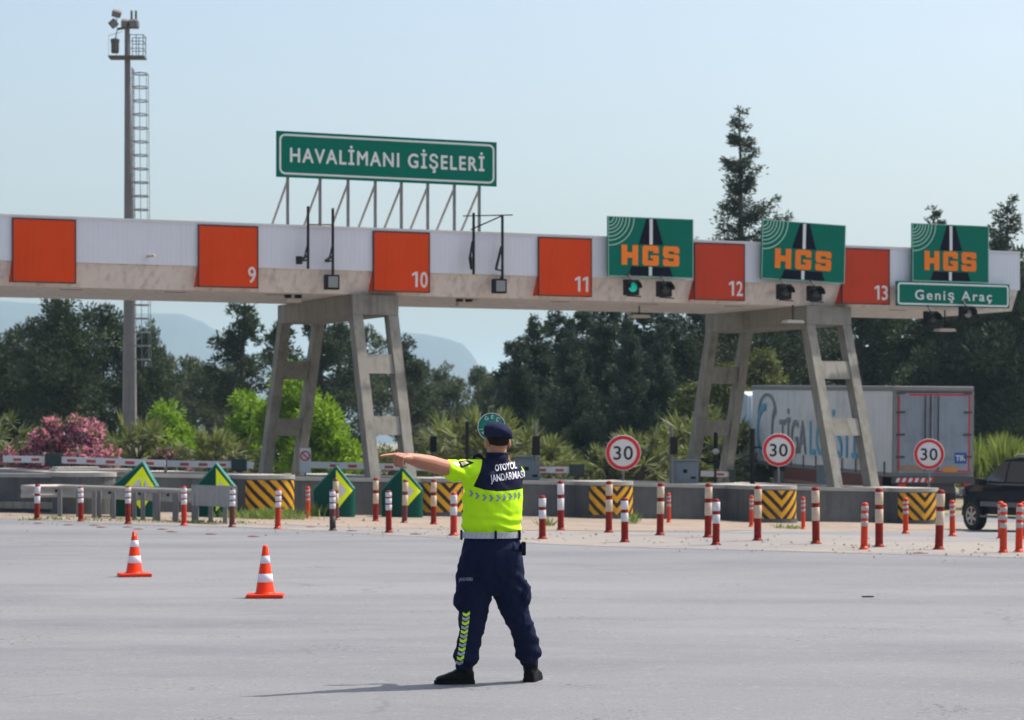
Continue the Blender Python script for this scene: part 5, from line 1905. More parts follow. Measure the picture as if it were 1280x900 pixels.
# --- fan palms and low shrubs
pm = [fan_palm_meshes(111 + i, 2.2, fans=30 + 4 * i) for i in range(3)]
pm = [(a.mesh('stalks'), b) for a, b in pm]
def palm(i, px, Y, yt, wd, label, m='palm_leaves'):
    h = top_h(yt, Y, px)
    k = h / 2.25
    wm, cm = pm[i % 3]
    return plant('fan_palm', px, Y, label, 'palm', 'fan palms behind the walls', wm, cm, m, 'fronds', 'stalks', rz=random.uniform(0, 6.28), scale=(k * wd, k * wd, k))
for a in [(0, 0, 89, 516, 0.95, 'fan palm at the left edge of the photo'),
          (1, 172, 88, 524, 1.0, 'fan palm at the foot of the light mast'),
          (2, 266, 88, 537, 1.1, 'fan palm left of the left pier'),
          (0, 285, 91, 535, 1.0, 'fan palm partly hidden by the leftmost pier leg'),
          (1, 566, 92, 524, 0.95, 'fan palm left of the officer and his paddle'),
          (2, 610, 90, 512, 1.0, 'fan palm directly behind the paddle'),
          (0, 652, 92, 524, 0.9, 'fan palm right of the officer behind the signal post'),
          (2, 684, 89, 545, 1.0, 'low fan palm right of the grey cabinet'),
          (1, 800, 90, 540, 1.1, 'fan palm right of the leftmost speed limit sign'),
          (0, 826, 92, 548, 1.0, 'low fan palm behind the signal post left of the right pier'),
          (2, 758, 91, 556, 0.9, 'low fan palm left of the leftmost speed limit sign'),
          (1, 868, 93, 520, 1.1, 'fan palm behind the grey cabinet left of the right pier'),
          (2, 905, 94, 525, 1.0, 'fan palm between the rear legs of the right pier')]:
    palm(*a)
def shrub(seed, px, Y, ytop, rx, label, leafm='olive_leaves', n=3500):
    h = top_h(ytop, Y, px)
    w, c, f = bush_meshes(seed, rx, rx, h, n=n, lumps=22, leaf=0.13, stems=6, rad=0.34)
    return plant('shrub', px, Y, label, 'shrub', 'low shrubs behind the walls', w, c, leafm, wood_name='stems')
shrub(121, 138, 91, 548, 0.8, 'low olive shrub between the oleander and the mast palm')
shrub(122, 240, 94, 540, 1.0, 'low olive shrub below the bright tree right of the mast')
shrub(123, 440, 96, 552, 1.1, 'low dark shrub behind the boom near the pointing hand')
shrub(124, 535, 95, 548, 1.0, 'low olive shrub right of the left pier')
shrub(125, 482, 97, 556, 1.1, 'low olive shrub between the front legs of the left pier')
shrub(127, 630, 96, 520, 1.2, 'olive shrub behind the officer between two fan palms')
shrub(128, 698, 95, 552, 0.9, 'olive shrub at the foot of the dark cedars right of the grey cabinet')
shrub(129, 782, 95, 545, 1.0, 'olive shrub right behind the leftmost speed limit sign')
shrub(130, 822, 96, 530, 1.0, 'olive shrub left of the signal post beside the right cabinet')
shrub(141, 545, 96, 540, 0.9, 'olive shrub left of the thin dark post', 'lime_leaves', 1800)
shrub(142, 890, 97, 530, 1.0, 'bright shrub between the legs of the right pier', 'lime_leaves', 2200)
shrub(126, 845, 97, 545, 0.9, 'low olive shrub behind the signal post of the right cabinet')
# --- reeds by the car
def reed(seed, px, Y, yt, w_, label):
    h = top_h(yt, Y, px)
    o = plant('reed_clump', px, Y, label, 'reeds', 'tall reeds right of the truck', None, reed_meshes(seed, w_, 0.7, h, 1500), 'reed_leaves', 'blades')
    return o
reed(131, 1240, 90, 528, 0.75, 'tall green reeds between the truck and the dark car')
reed(132, 1274, 92, 532, 0.7, 'tall green reeds behind the roof of the dark car')
# --- weeds along the foot of the walls: countless blades in one sheet
rng = np.random.default_rng(5)
PP, HH = [], []
for (px, py, sx, sy, n, hh) in [(330, 649, 0.75, 0.5, 700, 0.30), (348, 647, 0.3, 0.2, 150, 0.34), (394, 646, 0.15, 0.1, 80, 0.40), (683, 658, 0.12, 0.2, 60, 0.25), (792, 655, 0.12, 0.3, 60, 0.42), (985, 661, 0.25, 0.3, 90, 0.14), (100, 650, 1.1, 0.5, 90, 0.09), (215, 653, 1.4, 0.5, 150, 0.08), (268, 654, 0.8, 0.4, 150, 0.10), (50, 650, 0.5, 0.4, 50, 0.09), (133, 643, 0.15, 0.1, 60, 0.25)]:
    p = U(px, py)
    for i in range(n):
        x, y = p.x + rng.normal() * sx * 0.6, p.y + rng.normal() * sy * 0.8
        PP.append((x, y, gz(x, y)))
        HH.append(hh * rng.uniform(0.4, 1.1))
PP = np.array(PP)
DD = np.stack([rng.normal(0, .5, len(PP)), rng.normal(0, .5, len(PP)), np.ones(len(PP))], 1)
o = link('grass', kites('grass', PP, DD, np.array(HH), 0.03, rng, rng.random(len(PP))), 'weed_leaves')
structure(o, 'stuff')

# --- small stones and crumbs of rubble on the shoulder: countless, one sheet
m = MB()
rs = random.Random(4)
for i in range(420):
    px = rs.uniform(-40, 1300)
    t_ = max(0.0, min(1.0, px / 1280))
    py = 650 + 46 * t_ + rs.gauss(0, 5) - (rs.random() ** 2) * 14
    if py < 642:
        continue
    p = U(px, py)
    r_ = rs.uniform(0.012, 0.035) * (1.8 if rs.random() < 0.06 else 1)
    a = rs.uniform(0, 6.28)
    vs = [(p.x + r_ * math.cos(a + k * 1.57) * rs.uniform(.7, 1.2), p.y + r_ * math.sin(a + k * 1.57) * rs.uniform(.7, 1.2), p.z + 0.009) for k in range(4)] + [(p.x, p.y, p.z + 0.009 + r_ * rs.uniform(.5, 1.1))]
    m.add(vs, [(0, 1, 4), (1, 2, 4), (2, 3, 4), (3, 0, 4)])
mat('stone', (0.24, 0.21, 0.18), 0.9, var=0.4, vscale=3)
structure(m.build('rubble', 'stone'), 'stuff')
# ------------------------------------------------------------------ truck with curtain-sided trailer
def truck():
    al = R(13.3)
    Y0 = 80.0
    X0 = (1117 - 640) / FPX * Y0
    o = thing('articulated_truck', 'white curtain sided articulated truck seen from behind through the right pier', 'truck', (X0, Y0, gz(X0, Y0)), al)
    o.rotation_euler = (R(1.35), 0, al)
    W, L_, zf, zt = 2.62, 13.8, 1.28, 3.98
    side = MB()
    # slightly rippled tarpaulin side
    n, mz = 70, 8
    vs, fs = [], []
    for i in range(n + 1):
        y = L_ * i / n
        for j in range(mz + 1):
            z = zf - 0.02 + (zt - 0.16 - zf + 0.02) * j / mz
            bul = 0.02 * math.sin(y * 2.0) * math.sin(math.pi * j / mz) + 0.012 * noise.noise(Vector((y * 1.7, z * 1.3, 2)))
            vs.append((0.0 - max(0, bul) - 0.004, y, z))
    for i in range(n):
        for j in range(mz):
            a = i * (mz + 1) + j
            fs.append((a, a + 1, a + mz + 2, a + mz + 1))
    side.add(vs, fs, 0, True)
    side.box((0.002, 0.02, zf), (W - 0.002, L_, zt - 0.16))
    box = side.build('trailer_curtain', 'tarp_white', o)
    rl = MB()
    rl.box((-0.035, -0.02, zt - 0.158), (W + 0.035, L_ + 0.02, zt), bev=0.03)
    rl.build('roof_rail', 'truck_rail', o)
    rl = MB()
    rl.box((-0.03, 0.0, zf - 0.15), (W + 0.03, L_, zf - 0.024))
    rl.build('floor_rail', 'truck_rail', o)
    post = MB()
    post.box((-0.03, -0.03, zf - 0.02), (0.10, 0.10, zt - 0.16))
    post.box((W - 0.10, -0.03, zf - 0.02), (W + 0.03, 0.10, zt - 0.16))
    post.build('corner_post', 'truck_rail', o)
    st = MB()
    for i in range(11):
        y = 0.7 + i * 1.25
        st.box((-0.05, y, zf - 0.10), (-0.032, y + 0.06, zf + 0.32))
    st.build('strap_buckle', 'truck_dark', o)
    # rear doors
    for k, (xa, xb) in enumerate(((0.11, W / 2 - 0.006), (W / 2 + 0.006, W - 0.11))):
        d = MB().box((xa, -0.05, zf - 0.02), (xb, -0.004, zt - 0.22), bev=0.01).build('rear_door', 'door_grey', o)
        t_ = MB()
        xe = xa if k == 0 else xb - 0.055
        t_.box((xe, -0.055, zf + 0.06), (xe + 0.055, -0.052, zt - 0.30))
        t_.box((xa + (0.35 if k == 0 else 0.02), -0.055, zt - 0.295), (xb - 0.02, -0.052, zt - 0.235))
        if k == 1:
            t_.box((xa - 0.0, -0.055, zf + 0.0), (xb, -0.052, zf + 0.055))
        t_.build('red_tape', 'tape_red', d)
        h = MB()
        for z in (zf + 0.45, zf + 1.15, zf + 1.85, zf + 2.45):
            if k == 0:
                h.box((xa - 0.06, -0.075, z), (xa + 0.22, -0.056, z + 0.07))
            else:
                h.box((xb - 0.22, -0.075, z), (xb + 0.06, -0.056, z + 0.07))
        h.build('hinge', 'truck_dark', d)
        b = MB()
        for x in ((xb - 0.12, xb - 0.30) if k == 0 else (xa + 0.12,)):
            b.tube([(x, -0.085, zf + 0.05), (x, -0.085, zt - 0.3)], 0.022, 8)
        b.build('lock_bar', 'truck_dark', d)
    fr = MB()
    fr.box((0.09, -0.03, zt - 0.218), (W - 0.09, -0.004, zt - 0.165))
    fr.build('door_header', 'truck_dark', o)
    pb = MB().box((W - 0.62, -0.064, zf + 0.28), (W - 0.22, -0.056, zf + 0.62)).build('blue_plate', 'plate_blue', o)
    text_on('plate_lettering', 'TIR', pb, (W - 0.42, -0.066, zf + 0.45), 0.17, 0.32, 'sign_white', 0.02)
    MB().box((W - 1.02, -0.066, zf + 0.01), (W - 0.52, -0.058, zf + 0.17)).build('number_plate', 'plate_orange', o)
    MB().box((0.16, -0.064, zf + 0.06), (0.92, -0.058, zf + 0.22)).build('tan_plate', 'truck_tan', o)
    text_on('rear_lettering', 'MAX 90', o, (W * 0.62, -0.054, zf + 0.42), 0.11, 0.5, 'logo_grey', 0.01)
    # bumper with slanted red and white marks
    bp = MB().box((-0.1, -0.12, 0.93), (W + 0.02, -0.032, 1.16), bev=0.015).build('rear_bumper', 'truck_dark', o)
    mk = MB()
    for i in range(6):
        x = 0.0 + i * 0.21
        mk.add([(x, -0.125, 0.98), (x + 0.10, -0.125, 0.98), (x + 0.16, -0.125, 1.11), (x + 0.06, -0.125, 1.11)], [(0, 1, 2, 3)])
    mk.build('white_mark', 'sign_white', bp)
    mk = MB()
    for i in range(6):
        x = 0.105 + i * 0.21
        mk.add([(x, -0.125, 0.98), (x + 0.10, -0.125, 0.98), (x + 0.16, -0.125, 1.11), (x + 0.06, -0.125, 1.11)], [(0, 1, 2, 3)])
    mk.build('red_mark', 'ring_red', bp)
    for x in (0.10, W - 0.34):
        MB().box((x, -0.13, 0.80), (x + 0.26, -0.03, 0.925), bev=0.01).build('tail_light', 'ring_red', o)
    # skirts, chassis, wheels
    for (ya, yb) in ((1.0, 4.6), (5.6, 10.2)):
        s = MB().box((-0.01, ya, 0.50), (0.03, yb, zf - 0.155), bev=0.01).build('side_skirt', 'truck_skirt', o)
        MB().box((-0.016, ya, 0.62), (-0.012, yb, 0.70)).build('tan_stripe', 'truck_tan', s)
    MB().box((0.55, 0.1, 0.62), (W - 0.55, L_ - 0.2, zf - 0.16)).build('chassis', 'truck_dark', o)
    for y in (1.7, 3.0, 4.3):
        for x in (0.20, W - 0.20):
            wx = MB().lathe([(0.30, -0.18), (0.50, -0.18), (0.52, -0.12), (0.52, 0.12), (0.50, 0.18), (0.30, 0.18)], 26, X=Matrix.Translation((x, y, 0.52)) @ Matrix.Rotation(R(90), 4, 'Y')).build('wheel', 'tyre', o)
            MB().lathe([(0.29, -0.12), (0.10, -0.10), (0.08, 0.10), (0.29, 0.12)], 20, X=Matrix.Translation((x, y, 0.52)) @ Matrix.Rotation(R(90), 4, 'Y')).build('rim', 'truck_rail', wx)
    # lettering on the curtain
    X = (math.pi / 2, 0, -math.pi / 2)
    a = text_on('lettering', 'TİGA', o, (-0.045, 9.33, 2.22), 1.15, 2.75, 'logo_grey', 0.008, 1.0, X)
    b = text_on('lettering', 'LOJİSTİK', o, (-0.045, 4.9, 2.22), 1.15, 5.4, 'logo_blue', 0.012, 1.0, X)
    lg = MB()
    # emblem: open rounded shapes
    def arc(cy, cz, ry, rz, a0, a1, wd, n=24):
        vs, fs = [], []
        for i in range(n + 1):
            t = R(a0 + (a1 - a0) * i / n)
            for q in (1.0, 1.0 - wd):
                vs.append((-0.045, cy - ry * q * math.cos(t), cz + rz * q * math.sin(t)))
        for i in range(n):
            fs.append((2 * i, 2 * i + 2, 2 * i + 3, 2 * i + 1))
        return vs, fs
    cy = 12.0
    v, f = arc(cy + 0.35, 2.35, 0.85, 1.0, 80, 285, 0.26)
    lg.add(v, f)
    lg.add([(-0.0455, cy + 0.15, 1.35), (-0.0455, cy - 0.15, 1.35), (-0.0455, cy - 0.15, 1.5), (-0.0455, cy + 0.15, 1.5)], [(0, 1, 2, 3)])
    lg.build('logo_blue_arc', 'logo_blue', o)
    lg = MB()
    v, f = arc(cy + 0.1, 2.95, 1.0, 0.75, 0, 180, 0.14)
    lg.add(v, f)
    v, f = arc(cy - 0.75, 2.4, 0.35, 0.8, 95, 265, 0.4)
    lg.add(v, f)
    lg.build('logo_grey_arc', 'logo_grey', o)
    text_on('small_lettering', 'www', o, (-0.04, 3.1, 1.62), 0.12, 0.9, 'logo_grey', 0.01, 1.0, X) if False else None
    # cab
    cb = MB()
    pr = [(L_ + 0.55, 0.55), (L_ + 2.6, 0.55), (L_ + 2.75, 1.2), (L_ + 2.55, 2.3), (L_ + 2.2, 3.35), (L_ + 1.4, 3.75), (L_ + 0.62, 3.6)]
    vs = [(0.02, y, z) for y, z in pr] + [(W - 0.02, y, z) for y, z in pr]
    k = len(pr)
    cb.add(vs, [tuple(range(k)), tuple(range(k, 2 * k))[::-1]] + [(i, k + i, k + (i + 1) % k, (i + 1) % k) for i in range(k)])
    c = cb.build('cab', 'cab_white', o)
    MB().box((0.0, L_ + 1.3, 1.75), (0.018, L_ + 2.2, 2.55), bev=0.004).build('side_window', 'suv_glass', c)
    fa = MB()
    fa.add([(0.06, L_ + 0.12, 0.6), (0.03, L_ + 0.56, 0.6), (0.03, L_ + 0.56, 3.55), (0.06, L_ + 0.30, 3.5)], [(0, 1, 2, 3)])
    fa.add([(W - 0.06, L_ + 0.12, 0.6), (W - 0.03, L_ + 0.56, 0.6), (W - 0.03, L_ + 0.56, 3.55), (W - 0.06, L_ + 0.30, 3.5)], [(0, 1, 2, 3)])
    fa.build('side_fairing', 'cab_white', c)
    for y in (L_ - 0.4, L_ + 1.9):
        for x in (0.22, W - 0.22):
            MB().lathe([(0.28, -0.17), (0.49, -0.17), (0.51, -0.11), (0.51, 0.11), (0.49, 0.17), (0.28, 0.17)], 24, X=Matrix.Translation((x, y, 0.51)) @ Matrix.Rotation(R(90), 4, 'Y')).build('wheel', 'tyre', o)
    MB().box((0.06, L_ - 3.2, 0.42), (0.5, L_ - 2.2, 0.95), bev=0.05).build('fuel_tank', 'galvanised', o)
truck()

# ------------------------------------------------------------------ dark off-road car
def car():
    ps = R(23)
    p = U(1217.5, 663)
    fw = Vector((-math.sin(ps), math.cos(ps), 0))
    rt = Vector((math.cos(ps), math.sin(ps), 0))
    o0 = p - fw * 1.40 + rt * 0.86
    o = thing('offroad_car', 'dark blue black off road car driving away at the right edge', 'car', (o0.x, o0.y, p.z), ps)
    Wd = 0.94
    def hull(poly, xs):
        k = len(poly)
        vs = [(-x, y, z) for (y, z), x in zip(poly, xs)] + [(x, y, z) for (y, z), x in zip(poly, xs)]
        fs = [tuple(range(k)), tuple(range(k, 2 * k))[::-1]] + [(i, k + i, k + (i + 1) % k, (i + 1) % k) for i in range(k)]
        bm = bmesh.new()
        bv = [bm.verts.new(v) for v in vs]
        for q in fs:
            bm.faces.new([bv[i] for i in q])
        bmesh.ops.recalc_face_normals(bm, faces=bm.faces)
        ed = [e for e in bm.edges if len(e.link_faces) == 2 and e.calc_face_angle() > 0.6]
        bmesh.ops.bevel(bm, geom=ed, offset=0.055, segments=3, affect='EDGES', profile=0.5)
        bm.verts.index_update()
        r = [v.co.copy() for v in bm.verts], [[v.index for v in q.verts] for q in bm.faces]
        bm.free()
        return r
    low = [(-2.40, 0.42), (1.98, 0.42), (2.10, 0.55), (2.12, 0.98), (1.98, 1.13), (1.25, 1.20), (0.9, 1.21), (-2.30, 1.16), (-2.45, 0.95), (-2.46, 0.55)]
    v, f = hull(low, [0.90, 0.80, 0.72, 0.72, 0.78, 0.90, 0.92, 0.92, 0.92, 0.90])
    b = MB().add(v, f, 0, False)
    body = b.build('car_body', 'suv_paint', o)
    gh = [(-2.33, 1.15), (1.12, 1.17), (0.32, 1.80), (-0.3, 1.86), (-1.9, 1.84), (-2.12, 1.76)]
    v, f = hull(gh, [0.88, 0.86, 0.68, 0.68, 0.68, 0.70])
    MB().add(v, f).build('cabin', 'suv_paint', o)
    def sx(z):
        return 0.872 - (z - 1.15) / 0.65 * 0.185
    for sd in (-1, 1):
        for poly in ([(0.95, 1.24), (0.28, 1.73), (0.06, 1.74), (0.06, 1.24)], [(-0.02, 1.24), (-0.02, 1.74), (-1.05, 1.74), (-1.05, 1.24)], [(-1.15, 1.20), (-1.15, 1.73), (-1.95, 1.70), (-2.10, 1.20)]):
            vs = [(sd * (sx(z) + 0.012), y, z) for y, z in poly] + [(sd * (sx(z) - 0.01), y, z) for y, z in poly]
            k = len(poly)
            MB().add(vs, [tuple(range(k)), tuple(range(k, 2 * k))[::-1]] + [(i, k + i, k + (i + 1) % k, (i + 1) % k) for i in range(k)]).build('side_window', 'suv_glass', o)
        MB().box((sd * 0.935 - 0.02, -1.0, 0.62), (sd * 0.935 + 0.02, 1.0, 0.74), bev=0.012).build('side_trim', 'suv_trim', o)
        MB().box((sd * 0.90 - 0.08, -0.95, 0.34), (sd * 0.90 + 0.08, 0.95, 0.40), bev=0.015).build('running_board', 'suv_trim', o)
        MB().box((sd * 0.915 - 0.012, -2.2, 1.165), (sd * 0.915 + 0.012, 1.05, 1.195)).build('belt_trim', 'suv_trim', o)
        for y in (0.02, -1.10):
            MB().box((sd * 0.934 - 0.004, y - 0.008, 0.50), (sd * 0.934 + 0.002, y + 0.008, 1.14)).build('door_gap', 'dark_metal', o)
        mr = MB().box((sd * 1.04 - 0.12, 0.72, 1.14), (sd * 1.04 + 0.12, 0.92, 1.32), bev=0.04)
        mr.build('wing_mirror', 'dark_metal', o)
        MB().box((sd * 0.74 - 0.12, 1.94, 0.86), (sd * 0.74 + 0.08, 2.10, 1.06), bev=0.03).build('headlight', 'headlamp', o)
        MB().box((sd * 0.80 - 0.07, -2.475, 0.85), (sd * 0.80 + 0.07, -2.40, 1.15), bev=0.02).build('tail_light', 'ring_red', o)
        MB().tube([(sd * 0.60, 0.0, 1.885), (sd * 0.60, -0.2, 1.92), (sd * 0.60, -1.6, 1.92), (sd * 0.60, -1.8, 1.86)], 0.02, 8).build('roof_rail', 'alloy', o)
        for y in (1.40, -1.40):
            n = 20
            vs, fs = [], []
            for i in range(n + 1):
                a = math.pi * i / n
                for r in (0.39, 0.43):
                    for x in (0.86, 0.945):
                        vs.append((sd * x, y + r * math.cos(a), 0.37 + r * math.sin(a) * 1.02))
            for i in range(n):
                q = i * 4
                fs += [(q, q + 4, q + 6, q + 2), (q + 1, q + 3, q + 7, q + 5), (q, q + 1, q + 5, q + 4), (q + 2, q + 6, q + 7, q + 3)]
            MB().add(vs, fs, 0, True).build('wheel_arch', 'suv_paint', o)
            X = Matrix.Translation((sd * 0.83, y, 0.37)) @ Matrix.Rotation(R(90) * sd, 4, 'Y')
            w = MB().lathe([(0.22, -0.13), (0.35, -0.13), (0.37, -0.09), (0.37, 0.08), (0.35, 0.125), (0.25, 0.135), (0.24, 0.10), (0.24, -0.1)], 30, X=X).build('wheel', 'tyre', o)
            r = MB().lathe([(0.238, 0.06), (0.236, 0.115), (0.22, 0.12), (0.215, 0.07)], 30, X=X)
            r.lathe([(0.06, 0.05), (0.06, 0.112), (0.0, 0.118)], 14, X=X)
            for s in range(6):
                a = 2 * math.pi * s / 6
                r.bar(X @ Vector((0.05 * math.cos(a), 0.05 * math.sin(a), 0.095)), X @ Vector((0.22 * math.cos(a), 0.22 * math.sin(a), 0.095)), 0.065, 0.03, up=tuple((X.to_3x3() @ Vector((0, 0, 1)))))
            r.build('rim', 'alloy', w)
            MB().lathe([(0.0, 0.03), (0.236, 0.03)], 24, X=X).build('wheel_hub', 'dark_metal', w)
            MB().lathe([(0.40, -0.02), (0.40, 0.0), (0.0, 0.0)], 24, X=Matrix.Translation((sd * 0.925, y, 0.40)) @ Matrix.Rotation(R(90) * sd, 4, 'Y')).build('wheel_well', 'dark_metal', o)
    MB().box((-0.72, 2.08, 0.45), (0.72, 2.18, 0.62), bev=0.03).build('front_bumper', 'suv_trim', o)
    MB().box((-0.80, -2.53, 0.45), (0.80, -2.44, 0.64), bev=0.03).build('rear_bumper', 'suv_trim', o)
    MB().add([(-0.60, -2.36, 1.24), (0.60, -2.36, 1.24), (0.55, -2.15, 1.70), (-0.55, -2.15, 1.70)], [(0, 1, 2, 3)]).build('rear_window', 'suv_glass', o)
    MB().add([(-0.74, 1.07, 1.24), (0.74, 1.07, 1.24), (0.58, 0.42, 1.765), (-0.58, 0.42, 1.765)], [(0, 1, 2, 3)]).build('windscreen', 'suv_glass', o)
car()
# ------------------------------------------------------------------ the officer
PO = Vector(((612 - 640) / FPX * 17.5, 17.5, 0))
def lx(px):
    return (px - 612) * 17.5 / FPX
def lz(py):
    return EYE + (HOR - py) * 17.5 / FPX

def oloft(mb, rings, n=28, yaw=0.0):
    """horizontal elliptic rings: (x, y, z, half width, half depth)"""
    vs, fs = [], []
    cy, sy = math.cos(yaw), math.sin(yaw)
    for (x, y, z, a, b) in rings:
        for k in range(n):
            t = 2 * math.pi * k / n
            u, v = a * math.cos(t), b * math.sin(t)
            vs.append((x + u * cy - v * sy, y + u * sy + v * cy, z))
    for i in range(len(rings) - 1):
        for k in range(n):
            fs.append((i * n + k, i * n + (k + 1) % n, (i + 1) * n + (k + 1) % n, (i + 1) * n + k))
    fs += [tuple(range(n))[::-1], tuple((len(rings) - 1) * n + k for k in range(n))]
    return mb.add(vs, fs, 0, True)

def ellip(mb, c, r, yaw=0.0, rot=None, nu=20, nv=12):
    X = Matrix.Translation(c) @ (rot.to_4x4() if rot is not None else Matrix.Rotation(yaw, 4, 'Z'))
    prof = [(math.sin(math.pi * i / nv), -math.cos(math.pi * i / nv)) for i in range(nv + 1)]
    S = Matrix.Diagonal((r[0], r[1], r[2], 1))
    vs, fs = [Vector((0, 0, -1))], []
    for i in range(1, nv):
        for k in range(nu):
            t = 2 * math.pi * k / nu
            vs.append(Vector((prof[i][0] * math.cos(t), prof[i][0] * math.sin(t), prof[i][1])))
    vs.append(Vector((0, 0, 1)))
    for k in range(nu):
        fs.append((0, 1 + (k + 1) % nu, 1 + k))
        fs.append((len(vs) - 1, 1 + (nv - 2) * nu + k, 1 + (nv - 2) * nu + (k + 1) % nu))
    for i in range(nv - 2):
        for k in range(nu):
            a, b = 1 + i * nu + k, 1 + i * nu + (k + 1) % nu
            fs.append((a, b, b + nu, a + nu))
    return mb.add([X @ (S @ v) for v in vs], fs, 0, True)

def limb(mb, pts, rs, n=16):
    """tapered limb with rounded ends, densely sampled"""
    P, Q = [], []
    for i in range(len(pts) - 1):
        a, b = Vector(pts[i]), Vector(pts[i + 1])
        for j in range(6):
            t = j / 6
            P.append(a.lerp(b, t))
            Q.append(rs[i] + (rs[i + 1] - rs[i]) * t)
    P.append(Vector(pts[-1]))
    Q.append(rs[-1])
    for _ in range(3):
        P2 = [P[0]] + [(P[i - 1] + P[i] * 2 + P[i + 1]) / 4 for i in range(1, len(P) - 1)] + [P[-1]]
        P = P2
    d0, d1 = (P[0] - P[1]).normalized(), (P[-1] - P[-2]).normalized()
    P = [P[0] + d0 * Q[0] * 0.8, P[0] + d0 * Q[0] * 0.45] + P + [P[-1] + d1 * Q[-1] * 0.45, P[-1] + d1 * Q[-1] * 0.8]
    Q = [Q[0] * 0.45, Q[0] * 0.85] + Q + [Q[-1] * 0.85, Q[-1] * 0.45]
    return mb.tube(P, Q, n)

def remesh(mb, name, voxel, it=6, fac=0.5):
    me = mb.mesh(name + '_raw')
    ob = bpy.data.objects.new('raw', me)
    COL.objects.link(ob)
    md = ob.modifiers.new('r', 'REMESH')
    md.mode = 'VOXEL'
    md.voxel_size = voxel
    md.use_smooth_shade = True
    if it:
        s = ob.modifiers.new('s', 'SMOOTH')
        s.factor = fac
        s.iterations = it
    dg = bpy.context.evaluated_depsgraph_get()
    dg.update()
    r = bpy.data.meshes.new_from_object(ob.evaluated_get(dg))
    r.name = name
    bpy.data.objects.remove(ob)
    return r

def displace(me, fn):
    n = len(me.vertices)
    co = np.zeros(n * 3, dtype=np.float32)
    no = np.zeros(n * 3, dtype=np.float32)
    me.vertices.foreach_get('co', co)
    me.vertices.foreach_get('normal', no)
    co = co.reshape(-1, 3)
    no = no.reshape(-1, 3)
    d = np.array([fn(Vector(c), Vector(q)) for c, q in zip(co.tolist(), no.tolist())], dtype=np.float32)
    co = co + no * d[:, None]
    me.vertices.foreach_set('co', co.ravel())
    me.update()

per = thing('person', 'person seen from behind in a fluorescent lime vest and navy trousers, pointing left', 'person', PO)
TY = R(24)       # the chest is turned to the left

